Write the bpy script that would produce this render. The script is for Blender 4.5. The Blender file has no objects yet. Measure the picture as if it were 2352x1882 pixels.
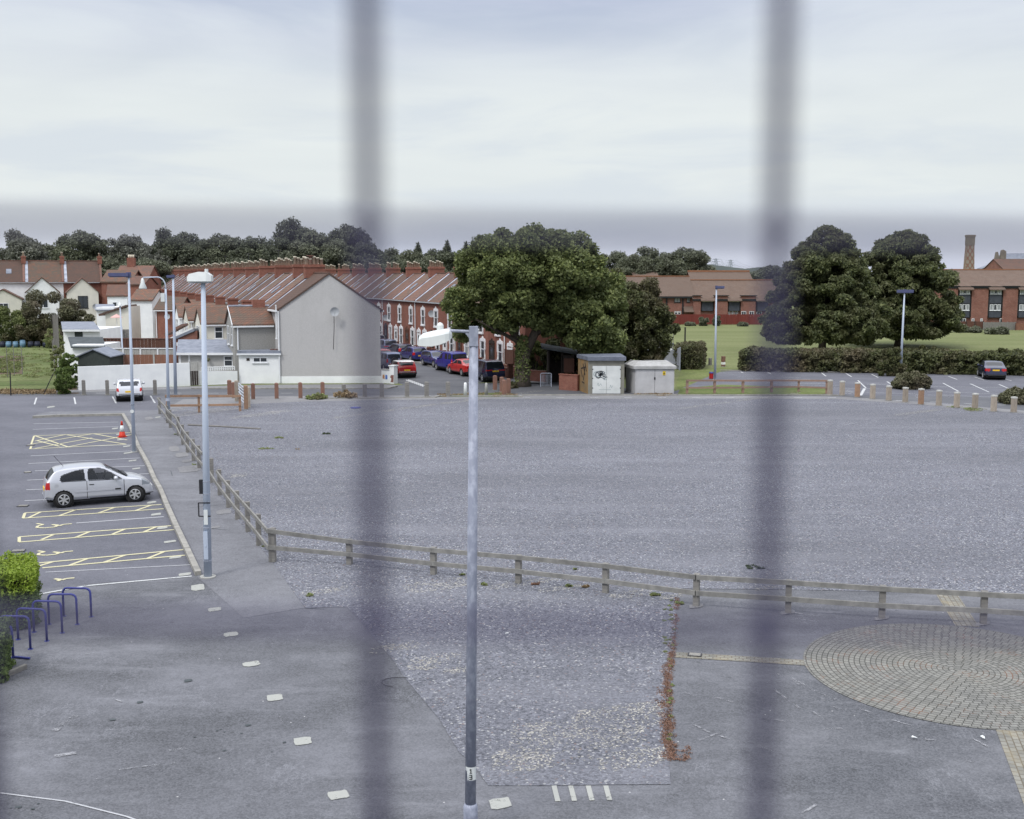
import bpy, math, random
import numpy as np
from mathutils import Vector, Matrix
random.seed(11)
R = math.radians
S = bpy.context.scene
COL = S.collection

# ---------------------------------------------------------------- camera model (photo pixels of the 2352 x 1882 original)
FPX, CX, CY, CH = 2600.0, 1176.0, 941.0, 8.5
PIT = math.atan(309 / FPX)
cp, sp = math.cos(PIT), math.sin(PIT)


def ray(px, py):
    v, w = (px - CX) / FPX, -(py - CY) / FPX
    return Vector((v, cp + w * sp, -sp + w * cp))


def at(px, py, z=0.0):
    """ground point seen at a pixel"""
    d = ray(px, py)
    t = (z - CH) / d.z
    return Vector((d.x * t, d.y * t, z))


def atY(px, py, Y):
    """point seen at a pixel, at distance Y"""
    d = ray(px, py)
    t = Y / d.y
    return Vector((d.x * t, Y, CH + d.z * t))


def zt(py, Y):
    return atY(CX, py, Y).z


# ---------------------------------------------------------------- mesh building
class MB:
    def __init__(s):
        s.v, s.f, s.m, s.cur = [], [], [], 0

    def mat(s, i):
        s.cur = i
        return s

    def add(s, vs, fs):
        b = len(s.v)
        s.v += [tuple(v) for v in vs]
        s.f += [[b + i for i in f] for f in fs]
        s.m += [s.cur] * len(fs)
        return s

    def box(s, x0, x1, y0, y1, z0, z1):
        return s.add([(x0, y0, z0), (x1, y0, z0), (x1, y1, z0), (x0, y1, z0), (x0, y0, z1), (x1, y0, z1), (x1, y1, z1), (x0, y1, z1)],
                     [(3, 2, 1, 0), (4, 5, 6, 7), (0, 1, 5, 4), (1, 2, 6, 5), (2, 3, 7, 6), (3, 0, 4, 7)])

    def prism(s, poly, z0, z1):
        n = len(poly)
        vs = [(p[0], p[1], z0) for p in poly] + [(p[0], p[1], z1) for p in poly]
        return s.add(vs, [list(range(n))[::-1], list(range(n, 2 * n))] + [(i, (i + 1) % n, n + (i + 1) % n, n + i) for i in range(n)])

    def extx(s, prof, x0, x1, skew0=0, skew1=0):
        """profile polygon of (y,z), extruded along x; skew: x shift per metre of y"""
        n = len(prof)
        vs = [(x0 + skew0 * p[0], p[0], p[1]) for p in prof] + [(x1 + skew1 * p[0], p[0], p[1]) for p in prof]
        return s.add(vs, [list(range(n)), list(range(n, 2 * n))[::-1]] + [(i, n + i, n + (i + 1) % n, (i + 1) % n) for i in range(n)])

    def exty(s, prof, y0, y1):
        n = len(prof)
        vs = [(p[0], y0, p[1]) for p in prof] + [(p[0], y1, p[1]) for p in prof]
        return s.add(vs, [list(range(n)), list(range(n, 2 * n))[::-1]] + [(i, n + i, n + (i + 1) % n, (i + 1) % n) for i in range(n)])

    def bar(s, p, q, w, h, up=(0, 0, 1)):
        p, q = Vector(p), Vector(q)
        d = (q - p).normalized()
        side = d.cross(Vector(up)).normalized()
        u = side.cross(d).normalized()
        vs = []
        for a in (p, q):
            for sx, sz in ((-1, -1), (1, -1), (1, 1), (-1, 1)):
                vs.append(a + side * sx * w / 2 + u * sz * h / 2)
        return s.add(vs, [(3, 2, 1, 0), (4, 5, 6, 7), (0, 1, 5, 4), (1, 2, 6, 5), (2, 3, 7, 6), (3, 0, 4, 7)])

    def tube(s, pts, r, n=8, cap=True):
        pts = [Vector(p) for p in pts]
        rs = r if isinstance(r, (list, tuple)) else [r] * len(pts)
        b = len(s.v)
        prev = None
        for i, p in enumerate(pts):
            d = (pts[min(i + 1, len(pts) - 1)] - pts[max(i - 1, 0)]).normalized()
            a = prev if prev is not None else (Vector((1, 0, 0)) if abs(d.x) < .9 else Vector((0, 1, 0)))
            side = (a - d * a.dot(d)).normalized()
            prev = side
            u = d.cross(side)
            for k in range(n):
                t = 2 * math.pi * k / n
                s.v.append(tuple(p + side * math.cos(t) * rs[i] + u * math.sin(t) * rs[i]))
        for i in range(len(pts) - 1):
            for k in range(n):
                a0, a1 = b + i * n + k, b + i * n + (k + 1) % n
                s.f.append([a0, a1, a1 + n, a0 + n])
                s.m.append(s.cur)
        if cap:
            s.f.append([b + k for k in range(n)][::-1]); s.m.append(s.cur)
            s.f.append([b + (len(pts) - 1) * n + k for k in range(n)]); s.m.append(s.cur)
        return s

    def quad(s, a, b, c, d):
        return s.add([a, b, c, d], [(0, 1, 2, 3)])

    def mesh(s, name, mats, smooth=False, bevel=0):
        me = bpy.data.meshes.new(name)
        me.from_pydata(s.v, [], s.f)
        for m in (mats if isinstance(mats, (list, tuple)) else [mats]):
            me.materials.append(M[m] if isinstance(m, str) else m)
        me.polygons.foreach_set('material_index', s.m)
        if smooth:
            me.polygons.foreach_set('use_smooth', [True] * len(s.f))
        me.update()
        return me


def link(name, me, parent=None, loc=(0, 0, 0), rotz=0.0, smooth_angle=None):
    o = bpy.data.objects.new(name, me)
    COL.objects.link(o)
    o.location = loc
    o.rotation_euler = (0, 0, rotz)
    if parent is not None:
        o.parent = parent
    return o


CACHE = {}


def part(name, parent, mats, fn, key=None, smooth=False, loc=(0, 0, 0), rotz=0.0):
    """a part: fn(MB) fills the shape; parts with the same key share their mesh"""
    if key is not None and (name, key) in CACHE:
        me = CACHE[(name, key)]
    else:
        mb = MB()
        fn(mb)
        me = mb.mesh(name, mats, smooth)
        if key is not None:
            CACHE[(name, key)] = me
    return link(name, me, parent, loc, rotz)


def tag(o, label=None, cat=None, group=None, kind=None):
    if label: o['label'] = label
    if cat: o['category'] = cat
    if group: o['group'] = group
    if kind: o['kind'] = kind
    return o


def thing(name, label, cat, loc=(0, 0, 0), rotz=0.0, group=None):
    o = bpy.data.objects.new(name, None)
    COL.objects.link(o)
    o.location = loc
    o.rotation_euler = (0, 0, rotz)
    o.empty_display_size = .3
    return tag(o, label, cat, group)


def single(name, label, cat, mats, fn, loc=(0, 0, 0), rotz=0.0, group=None, smooth=False, key=None):
    return tag(part(name, None, mats, fn, key, smooth, loc, rotz), label, cat, group)


ZK = .4      # sheets lie a couple of millimetres above each other


def sheet(name, pts, z, mat, kind='structure'):
    """a flat ground sheet through the given points"""
    mb = MB()
    mb.add([(p[0], p[1], z * ZK if z < .1 else z) for p in pts], [list(range(len(pts)))])
    o = link(name, mb.mesh(name, mat))
    # face up
    if o.data.polygons[0].normal.z < 0:
        o.data.flip_normals()
    return tag(o, kind=kind)


def px(*pts):
    return [at(a, b) for a, b in pts]


ORD = 'first second third fourth fifth sixth seventh eighth ninth tenth eleventh twelfth thirteenth fourteenth fifteenth sixteenth seventeenth eighteenth nineteenth twentieth'.split()
ORD += ['twenty-' + o for o in ORD[:9]] + ['thirtieth'] + ['thirty-' + o for o in ORD[:9]] + ['fortieth']

# ---------------------------------------------------------------- materials
M = {}


class NT:
    def __init__(s, name):
        s.mat = bpy.data.materials.new(name)
        s.mat.use_nodes = True
        s.t = s.mat.node_tree
        s.n, s.l = s.t.nodes, s.t.links
        s.b = s.n['Principled BSDF']
        M[name] = s.mat

    def new(s, typ, **kw):
        nd = s.n.new(typ)
        for k, v in kw.items():
            setattr(nd, k, v)
        return nd

    def put(s, sock, v):
        if isinstance(v, bpy.types.NodeSocket):
            s.l.new(v, sock)
        elif isinstance(v, (tuple, list)) and len(v) == 3 and sock.type == 'RGBA':
            sock.default_value = (*v, 1)
        else:
            sock.default_value = v

    def coord(s, kind='Object', scale=(1, 1, 1)):
        tc = s.new('ShaderNodeTexCoord') if kind != 'Position' else s.new('ShaderNodeNewGeometry')
        mp = s.new('ShaderNodeMapping')
        s.l.new(tc.outputs[kind], mp.inputs[0])
        mp.inputs['Scale'].default_value = scale
        return mp.outputs[0]

    def noise(s, co, scale, detail=4, rough=.55):
        nd = s.new('ShaderNodeTexNoise')
        s.l.new(co, nd.inputs['Vector'])
        nd.inputs['Scale'].default_value = scale
        nd.inputs['Detail'].default_value = detail
        nd.inputs['Roughness'].default_value = rough
        return nd.outputs['Fac']

    def ramp(s, fac, a, b, ca=0.0, cb=1.0):
        nd = s.new('ShaderNodeMapRange')
        s.put(nd.inputs[0], fac)
        nd.inputs[1].default_value, nd.inputs[2].default_value = a, b
        nd.inputs[3].default_value, nd.inputs[4].default_value = ca, cb
        return nd.outputs[0]

    def mix(s, fac, a, b, mode='MIX'):
        nd = s.new('ShaderNodeMix', data_type='RGBA', blend_type=mode)
        s.put(nd.inputs[0], fac)
        s.put(nd.inputs[6], a)
        s.put(nd.inputs[7], b)
        return nd.outputs[2]

    def math(s, op, a, b=0.0, c=0.0):
        nd = s.new('ShaderNodeMath', operation=op)
        s.put(nd.inputs[0], a)
        s.put(nd.inputs[1], b)
        s.put(nd.inputs[2], c)
        return nd.outputs[0]

    def vor(s, co, scale, out='Color', feature='F1'):
        nd = s.new('ShaderNodeTexVoronoi', feature=feature)
        s.l.new(co, nd.inputs['Vector'])
        nd.inputs['Scale'].default_value = scale
        return nd.outputs[out]

    def sep(s, v):
        nd = s.new('ShaderNodeSeparateXYZ')
        s.l.new(v, nd.inputs[0])
        return nd.outputs

    def rnd(s):
        return s.new('ShaderNodeObjectInfo').outputs['Random']

    def bump(s, h, strength=.3, dist=.02):
        nd = s.new('ShaderNodeBump')
        s.l.new(h, nd.inputs['Height'])
        nd.inputs['Strength'].default_value = strength
        nd.inputs['Distance'].default_value = dist
        s.l.new(nd.outputs[0], s.b.inputs['Normal'])

    def done(s, col, rough=.8, metal=0.0, spec=.3, coat=0):
        s.put(s.b.inputs['Base Color'], col)
        s.put(s.b.inputs['Roughness'], rough)
        s.b.inputs['Metallic'].default_value = metal
        s.b.inputs['Specular IOR Level'].default_value = spec
        if coat:
            s.b.inputs['Coat Weight'].default_value = coat
        return s.mat


def plain(name, c1, c2=None, scale=3.0, rough=.75, metal=0.0, spec=.3, stretch=(1, 1, 1), bump=0, vary=0.0, detail=5, lo=.35, hi=.65, kind='Object', coat=0):
    """two-tone weathered surface: c1 and c2 mixed by noise; vary: brightness change per object"""
    t = NT(name)
    if c2 is None:
        c2 = tuple(c * .82 for c in c1)
    co = t.coord(kind, stretch)
    f = t.noise(co, scale, detail, .6)
    col = t.mix(t.ramp(f, lo, hi), c1, c2)
    if vary:
        k = t.ramp(t.rnd(), 0, 1, 1 - vary, 1 + vary)
        g = t.new('ShaderNodeCombineXYZ')
        for i in range(3):
            t.l.new(k, g.inputs[i])
        col = t.mix(1.0, col, g.outputs[0], 'MULTIPLY')
    if bump:
        t.bump(f, .5, bump)
    return t.done(col, rough, metal, spec, coat)


# --- ground
def m_gravel():
    t = NT('gravel')
    co = t.coord('Position')
    s1 = t.sep(t.vor(co, 25))
    base = t.mix(s1[0], (.046, .050, .061), (.295, .306, .352))
    fine = t.noise(co, 34, 3, .7)
    base = t.mix(t.ramp(fine, .35, .65, 0, .45), base, (.115, .118, .138))
    base = t.mix(t.math('MULTIPLY', t.math('GREATER_THAN', s1[1], .965), .8), base, (.56, .56, .55))
    base = t.mix(t.math('MULTIPLY', t.math('GREATER_THAN', s1[2], .988), .7), base, (.27, .17, .13))
    tone = t.noise(t.coord('Position', (1, 1.8, 1)), .35, 5, .65)
    base = t.mix(t.ramp(tone, .38, .68, .0, .38), base, (.135, .138, .160))
    wide = t.noise(t.coord('Position', (.5, 1.1, 1)), .075, 6, .62)
    base = t.mix(t.ramp(wide, .45, .62, 0, .40), base, (.098, .101, .114))
    streak = t.noise(t.coord('Position', (.25, 1.2, 1)), .35, 5, .65)
    base = t.mix(t.ramp(streak, .5, .72, 0, .45), base, (.235, .24, .268))
    t.bump(t.vor(co, 25, 'Distance'), .8, .03)
    t.done(base, .9, 0, .2)


def m_grit():
    """loose limestone chips: single stones thinning out at the edges of each patch"""
    t = NT('grit')
    co = t.coord('Position')
    v = t.sep(t.vor(co, 32))
    big = t.noise(co, .9, 6, .7)
    th = t.ramp(big, .38, .68, 1.02, .52)
    t.l.new(t.math('GREATER_THAN', v[0], th), t.b.inputs['Alpha'])
    t.done(t.mix(v[1], (.20, .198, .19), (.46, .445, .405)), .9, 0, .2)


def m_asphalt(name, dark, light, scuff=.35, grit=1.0):
    t = NT(name)
    co = t.coord('Position')
    a = t.noise(t.coord('Position', (1, 1.6, 1)), .22, 6, .62)
    base = t.mix(t.ramp(a, .38, .62), dark, light)
    b = t.noise(t.coord('Position', (.5, 2.2, 1)), .55, 7, .7)
    base = t.mix(t.ramp(b, .55, .75, 0, scuff), base, tuple(min(1, c * 1.7 + .03) for c in light))
    c = t.noise(co, 2.3, 6, .75)
    base = t.mix(t.ramp(c, .38, .62, 0, .3), base, tuple(x * .62 for x in dark))
    g = t.sep(t.vor(co, 34))
    base = t.mix(t.ramp(g[0], 0, 1, 0, .30 * grit), base, tuple(min(1, x * 1.9) for x in light))
    spots = t.sep(t.vor(co, 3.1))
    sd = t.vor(co, 3.1, 'Distance')
    sm = t.math('MULTIPLY', t.math('GREATER_THAN', spots[1], .965), t.math('LESS_THAN', sd, .16))
    base = t.mix(t.math('MULTIPLY', sm, .45), base, (.04, .042, .045))
    sm2 = t.math('MULTIPLY', t.math('GREATER_THAN', spots[2], .985), t.math('LESS_THAN', sd, .05))
    base = t.mix(t.math('MULTIPLY', sm2, .8), base, (.5, .5, .5))
    rg = t.new('ShaderNodeTexWave', wave_type='BANDS')
    # worn tyre scuffs: thin bright streaks broken by noise
    mp = t.coord('Position', (.9, .35, 1))
    n1 = t.noise(mp, 1.1, 8, .75)
    line = t.math('LESS_THAN', t.math('ABSOLUTE', t.math('SUBTRACT', n1, .5)), .006)
    n2 = t.noise(co, .3, 3, .5)
    line = t.math('MULTIPLY', line, t.ramp(n2, .5, .62))
    base = t.mix(t.math('MULTIPLY', line, scuff * .7), base, tuple(min(1, c * 2.2) for c in light))
    t.bump(g[1], .25, .006)
    t.done(base, .82, 0, .3)


def m_paint(name, col, under, wear=.5, sc=5.0):
    t = NT(name)
    co = t.coord('Position')
    a = t.noise(co, sc, 9, .8)
    f = t.noise(co, 38, 3, .7)
    mask = t.ramp(t.math('ADD', a, t.math('MULTIPLY', f, .25)), wear + .06, wear + .17, 1.0, 0.0)
    t.l.new(mask, t.b.inputs['Alpha'])
    t.done(t.mix(t.ramp(f, .3, .7, 0, .5), col, under), .75, 0, .2)


def m_grass(name, c1, c2, c3):
    t = NT(name)
    a = t.noise(t.coord('Position', (.3, 1.6, 1)), .09, 7, .7)
    col = t.mix(t.ramp(a, .42, .58), c1, c2)
    b = t.noise(t.coord('Position'), .9, 8, .75)
    col = t.mix(t.ramp(b, .5, .68, 0, .6), col, c3)
    c = t.noise(t.coord('Position', (1, .25, 1)), 5, 4, .7)
    col = t.mix(t.ramp(c, .35, .6, 0, .35), col, tuple(x * .45 for x in c1))
    t.bump(c, .5, .05)
    t.done(col, .9, 0, .15)


def m_brick(name, c1, c2, mortar, vary=.1):
    t = NT(name)
    tc = t.new('ShaderNodeTexCoord')
    s = t.sep(tc.outputs['Object'])
    u = t.math('ADD', s[0], s[1])
    cb = t.new('ShaderNodeCombineXYZ')
    t.l.new(u, cb.inputs[0]); t.l.new(s[2], cb.inputs[1])
    br = t.new('ShaderNodeTexBrick')
    t.l.new(cb.outputs[0], br.inputs['Vector'])
    br.inputs['Color1'].default_value = (*c1, 1)
    br.inputs['Color2'].default_value = (*c2, 1)
    br.inputs['Mortar'].default_value = (*mortar, 1)
    br.inputs['Scale'].default_value = 1
    br.inputs['Mortar Size'].default_value = .008
    br.inputs['Brick Width'].default_value = .225
    br.inputs['Row Height'].default_value = .075
    n = t.noise(t.coord('Object'), .9, 6, .7)
    col = t.mix(t.ramp(n, .35, .7, 0, .5), br.outputs[0], tuple(x * .6 for x in c1))
    n2 = t.noise(t.coord('Object', (1, 1, .6)), 3, 6, .7)
    col = t.mix(t.ramp(n2, .55, .75, 0, .35), col, tuple(min(1, x * 1.5 + .04) for x in c2))
    k = t.ramp(t.rnd(), 0, 1, 1 - vary, 1 + vary)
    g = t.new('ShaderNodeCombineXYZ')
    for i in range(3): t.l.new(k, g.inputs[i])
    col = t.mix(1.0, col, g.outputs[0], 'MULTIPLY')
    t.done(col, .88, 0, .2)


def m_tiles(name, c1, c2, c3, row=.30, colw=.26, vary=.18):
    """roof tiles: courses by height, columns across, single tiles of other shades, moss"""
    t = NT(name)
    tc = t.new('ShaderNodeTexCoord')
    s = t.sep(tc.outputs['Object'])
    rz = t.math('DIVIDE', s[2], row * .55)
    ri = t.math('FLOOR', rz)
    rf = t.math('FRACT', rz)
    u = t.math('DIVIDE', t.math('ADD', s[0], t.math('MULTIPLY', s[1], .8)), colw)
    ui = t.math('FLOOR', u)
    uf = t.math('FRACT', u)
    cb = t.new('ShaderNodeCombineXYZ')
    t.l.new(ui, cb.inputs[0]); t.l.new(ri, cb.inputs[1])
    wn = t.new('ShaderNodeTexWhiteNoise', noise_dimensions='2D')
    t.l.new(cb.outputs[0], wn.inputs['Vector'])
    n = t.noise(t.coord('Object'), .8, 6, .7)
    col = t.mix(t.ramp(n, .36, .64), c1, c2)
    col = t.mix(t.ramp(wn.outputs[0], .62, 1, 0, .5), col, c3)
    edge = t.math('MAXIMUM', t.math('LESS_THAN', rf, .2), t.math('LESS_THAN', uf, .14))
    col = t.mix(t.math('MULTIPLY', edge, .5), col, tuple(x * .3 for x in c1))
    rn = t.rnd()
    col = t.mix(t.ramp(rn, .55, 1, 0, .55), col, tuple(x * .8 for x in c2))
    k = t.ramp(rn, 0, 1, 1 + vary, 1 - vary)
    g = t.new('ShaderNodeCombineXYZ')
    for i in range(3): t.l.new(k, g.inputs[i])
    col = t.mix(1.0, col, g.outputs[0], 'MULTIPLY')
    t.bump(rf, .6, .03)
    t.done(col, .85, 0, .2)


def m_leaf(name, c1, c2, c3=None, trans=.25, big=.25):
    t = NT(name)
    geo = t.new('ShaderNodeNewGeometry')
    r = geo.outputs['Random Per Island']
    col = t.mix(t.ramp(r, 0, 1), c1, c2)
    n = t.noise(t.coord('Object'), big, 3, .6)
    if c3:
        col = t.mix(t.ramp(n, .42, .66), col, c3)
    t.done(col, .55, 0, .35)
    tr = t.new('ShaderNodeBsdfTranslucent')
    t.l.new(col, tr.inputs[0])
    mx = t.new('ShaderNodeMixShader')
    mx.inputs[0].default_value = trans
    out = t.n['Material Output']
    t.l.new(t.b.outputs[0], mx.inputs[1])
    t.l.new(tr.outputs[0], mx.inputs[2])
    t.l.new(mx.outputs[0], out.inputs[0])


def m_paving():
    """setts laid in rings round the local origin, orange moss in some joints"""
    t = NT('sett_paving')
    tc = t.new('ShaderNodeTexCoord')
    s = t.sep(tc.outputs['Object'])
    r = t.math('SQRT', t.math('ADD', t.math('POWER', s[0], 2), t.math('POWER', s[1], 2)))
    th = t.math('ADD', t.math('DIVIDE', t.math('ARCTAN2', s[1], s[0]), 2 * math.pi), .5)
    rr = t.math('DIVIDE', r, .115)
    ri = t.math('FLOOR', rr)
    rf = t.math('FRACT', rr)
    cnt = t.math('ROUND', t.math('MULTIPLY', t.math('ADD', ri, .5), 2 * math.pi * .115 / .165))
    ta = t.math('ADD', t.math('MULTIPLY', th, cnt), t.math('MULTIPLY', ri, .37))
    ti = t.math('FLOOR', ta)
    tf = t.math('FRACT', ta)
    joint = t.math('MAXIMUM', t.math('LESS_THAN', rf, .18), t.math('LESS_THAN', tf, .13))
    cb = t.new('ShaderNodeCombineXYZ')
    t.l.new(ri, cb.inputs[0]); t.l.new(ti, cb.inputs[1])
    wn = t.new('ShaderNodeTexWhiteNoise', noise_dimensions='2D')
    t.l.new(cb.outputs[0], wn.inputs['Vector'])
    n = t.noise(t.coord('Object'), .8, 6, .65)
    col = t.mix(t.ramp(wn.outputs[0], 0, 1), (.120, .121, .113), (.205, .205, .19))
    col = t.mix(t.ramp(n, .4, .65, 0, .5), col, (.21, .205, .175))
    g = t.sep(t.vor(t.coord('Object'), 40))
    col = t.mix(t.ramp(g[0], 0, 1, 0, .25), col, (.34, .34, .33))
    m2 = t.noise(t.coord('Object'), 1.4, 5, .7)
    jc = t.mix(t.ramp(m2, .54, .62), (.045, .045, .040), (.15, .07, .04))
    col = t.mix(t.math('MULTIPLY', joint, .85), col, jc)
    hb = t.math('SUBTRACT', 1.0, joint)
    t.bump(hb, .5, .01)
    t.done(col, .85, 0, .25)


def m_galv():
    t = NT('galvanised')
    v = t.sep(t.vor(t.coord('Object', (1, 1, .55)), 16))
    n = t.noise(t.coord('Object', (1, 1, .6)), 11, 5, .6)
    col = t.mix(t.ramp(n, .45, .66), (.225, .245, .315), (.37, .395, .48))
    col = t.mix(t.ramp(v[0], 0, 1, 0, .3), col, (.29, .31, .39))
    t.done(col, .55, .0, .4)


m_gravel()
m_grit()
m_asphalt('tarmac', (.062, .065, .072), (.138, .142, .158), .5)
m_asphalt('tarmac_slate', (.062, .066, .075), (.142, .146, .160), .5)
m_asphalt('tarmac_dark', (.080, .083, .100), (.120, .123, .144), .2)
m_asphalt('path_tarmac', (.105, .108, .120), (.160, .164, .180), .3)
m_asphalt('road_tarmac', (.082, .086, .097), (.117, .121, .133), .15, .5)
m_asphalt('pavement', (.14, .141, .15), (.20, .20, .205), .2)
m_paint('white_line', (.54, .555, .56), (.36, .37, .38), .60)
m_paint('worn_line', (.44, .45, .47), (.30, .305, .33), .66)
m_paint('yellow_line', (.56, .53, .34), (.40, .38, .27), .70)
m_paint('white_spot', (.36, .37, .345), (.27, .275, .26), .63, 3.5)
m_paint('scratch', (.30, .305, .325), (.22, .225, .24), .47, 2.0)
m_grass('lawn', (.135, .160, .060), (.185, .205, .090), (.19, .17, .10))
m_grass('rough_grass', (.09, .125, .04), (.15, .18, .07), (.18, .15, .09))
m_grass('verge', (.10, .135, .04), (.17, .20, .07), (.22, .19, .11))
m_brick('red_brick', (.215, .078, .055), (.28, .108, .075), (.23, .17, .14))
m_brick('dark_brick', (.15, .058, .042), (.21, .082, .056), (.16, .12, .10))
m_brick('flat_brick', (.20, .082, .062), (.275, .12, .09), (.24, .18, .155), .02)
m_tiles('clay_tiles', (.175, .098, .076), (.122, .090, .076), (.235, .112, .078))
m_tiles('mossy_tiles', (.18, .10, .075), (.125, .11, .09), (.29, .12, .07))
m_tiles('grey_tiles', (.145, .100, .078), (.165, .122, .098), (.105, .08, .068), .3, .3, .05)
m_paving()
m_galv()
t = NT('pebbledash')
_f = t.noise(t.coord('Object'), 22, 9, .6)
_c = t.mix(t.ramp(_f, .38, .62), (.405, .40, .40), (.49, .485, .48))
_c = t.mix(t.ramp(t.noise(t.coord('Object', (1, 1, .28)), .9, 6, .65), .48, .7, 0, .35), _c, (.33, .33, .32))
_c = t.mix(t.ramp(t.noise(t.coord('Object'), .35, 4, .6), .5, .62, 0, .3), _c, (.52, .515, .51))
t.bump(_f, .5, .03)
t.done(_c, .95, 0, .15)
plain('pebbledash_dark', (.24, .235, .22), (.33, .325, .31), 14, .95, detail=8, bump=.02)
plain('white_wall', (.80, .82, .82), (.72, .74, .75), 1.2, .8, vary=.04)
plain('cream_wall', (.66, .64, .56), (.58, .57, .51), 1.0, .85, vary=.08)
plain('grey_render', (.36, .36, .35), (.44, .44, .43), 1.5, .9)
plain('white_paint', (.74, .76, .78), (.68, .70, .72), 4, .5)
plain('window_surround', (.70, .71, .71), (.62, .63, .63), 4, .6)
plain('lead', (.22, .245, .30), (.42, .45, .52), 1.2, .6, vary=.4)
plain('brick_coping', (.20, .10, .075), (.13, .085, .072), 3, .85, vary=.2)
plain('pot_clay', (.42, .19, .10), (.33, .16, .10), 6, .8, vary=.15)
plain('pot_buff', (.60, .55, .44), (.50, .46, .38), 6, .8, vary=.15)
plain('slate_roof', (.15, .17, .21), (.23, .25, .30), 2, .6)
plain('felt_roof', (.055, .065, .070), (.085, .098, .105), 2, .9)
plain('concrete', (.30, .30, .28), (.38, .38, .36), 3, .9, vary=.05)
plain('kerb_stone', (.33, .32, .29), (.22, .215, .20), 3, .9)
plain('old_timber', (.235, .225, .205), (.155, .15, .145), 5, .85, stretch=(.6, .6, 3), vary=.1, detail=7)
plain('rail_timber', (.255, .25, .235), (.16, .158, .15), 4, .85, stretch=(1, 1, 1), vary=.08, detail=7)
plain('brown_timber', (.225, .118, .085), (.17, .10, .08), 5, .8, stretch=(1, 1, .4), vary=.15)
plain('new_timber', (.36, .225, .145), (.27, .175, .12), 5, .8, vary=.15)
plain('faded_rail', (.30, .19, .15), (.24, .17, .14), 4, .85, vary=.1)
plain('pale_timber', (.38, .33, .27), (.27, .23, .19), 5, .85, stretch=(3, 3, .5), vary=.15, detail=7)
plain('post_cap', (.55, .55, .52), (.45, .45, .42), 5, .9)
plain('fence_red', (.165, .035, .026), (.125, .03, .025), 2, .85, stretch=(8, 8, .3))
plain('fence_brown', (.085, .040, .030), (.12, .058, .040), 2, .85, stretch=(8, 8, .3))
plain('fence_orange', (.24, .115, .075), (.17, .085, .06), 3, .85, stretch=(4, 4, .6))
plain('fence_grey', (.24, .26, .31), (.32, .34, .39), 2, .85, stretch=(6, 6, .3))
plain('dark_shed', (.032, .040, .038), (.05, .058, .052), 3, .8, stretch=(6, 6, 1))
plain('dark_timber', (.022, .018, .016), (.04, .030, .026), 3, .85)
plain('black_frame', (.012, .014, .016), (.02, .022, .024), 3, .6)
plain('slate_panel', (.042, .048, .062), (.062, .070, .085), 2, .7)
plain('kiosk_grey', (.40, .40, .41), (.48, .48, .49), 1.2, .7)
plain('cabinet_roof', (.30, .30, .29), (.40, .40, .40), 2.5, .8)
plain('kiosk_frame', (.24, .235, .20), (.18, .175, .15), 2, .9)
plain('kiosk_side', (.30, .18, .07), (.20, .15, .09), 1.5, .9)
plain('kiosk_roof', (.11, .125, .165), (.16, .175, .215), 2, .7)
plain('door_white', (.66, .68, .67), (.56, .585, .575), 1.6, .65)
plain('graffiti', (.05, .06, .075), (.12, .14, .16), 5, .6)
plain('graffiti_soft', (.36, .42, .42), (.30, .36, .37), 5, .6)
plain('blue_paint', (.035, .042, .19), (.045, .055, .23), 6, .45)
plain('post_paint', (.46, .52, .62), (.40, .455, .55), 2, .5, stretch=(3, 3, .4))
plain('lamp_blue', (.085, .095, .20), (.07, .08, .15), 3, .5)
plain('lamp_white', (.66, .69, .685), (.58, .61, .61), 5, .4)
plain('bark', (.085, .070, .055), (.045, .038, .032), 5, .95, stretch=(2, 2, .4), bump=.04)
plain('soil', (.085, .06, .042), (.12, .09, .06), 1.5, .95)
plain('cone_orange', (.55, .035, .015), (.48, .04, .02), 5, .5)
plain('red_plastic', (.42, .02, .02), (.36, .02, .02), 4, .4)
plain('sign_yellow', (.70, .50, .02), (.65, .46, .02), 4, .5)
plain('butt_blue', (.15, .26, .36), (.12, .21, .30), 3, .5)
plain('butt_dark', (.018, .022, .045), (.03, .034, .05), 3, .5)
plain('steel_dark', (.018, .018, .022), (.03, .03, .034), 3, .45)
plain('galv_gate', (.50, .54, .60), (.42, .46, .52), 5, .5)
plain('stone_church', (.17, .15, .12), (.22, .19, .15), 1, .9)
plain('orange_tile_edge', (.30, .14, .075), (.24, .12, .07), 3, .85)
plain('parasol_pink', (.62, .38, .35), (.55, .34, .32), 2, .8)
plain('pylon_steel', (.30, .33, .38), (.34, .37, .42), 1, .6)
plain('gutter_grey', (.40, .42, .44), (.33, .35, .37), 2, .6)
plain('far_hill', (.045, .058, .055), (.06, .072, .065), .02, .95)
m_leaf('leaf_maple', (.068, .100, .034), (.265, .30, .105), (.13, .155, .058), .32, .5)
m_leaf('leaf_dark', (.042, .052, .022), (.14, .155, .062), (.13, .11, .065), .3, .35)
m_leaf('leaf_chestnut', (.044, .062, .028), (.20, .225, .095), (.12, .125, .06), .35, .4)
m_leaf('leaf_far', (.115, .130, .09), (.21, .23, .145), (.15, .16, .115), .3, .2)  # far leaf colours are lightened in place of haze
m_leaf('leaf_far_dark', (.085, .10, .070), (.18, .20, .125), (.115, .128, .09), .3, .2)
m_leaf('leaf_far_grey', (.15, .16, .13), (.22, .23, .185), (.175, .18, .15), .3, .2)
m_leaf('leaf_olive', (.085, .09, .048), (.17, .17, .095), (.13, .11, .075), .2, .4)
m_leaf('leaf_bright', (.15, .24, .02), (.34, .44, .06), (.24, .33, .04), .35)
m_leaf('leaf_hedge_low', (.07, .12, .03), (.17, .23, .06), (.11, .15, .045), .25)
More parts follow.
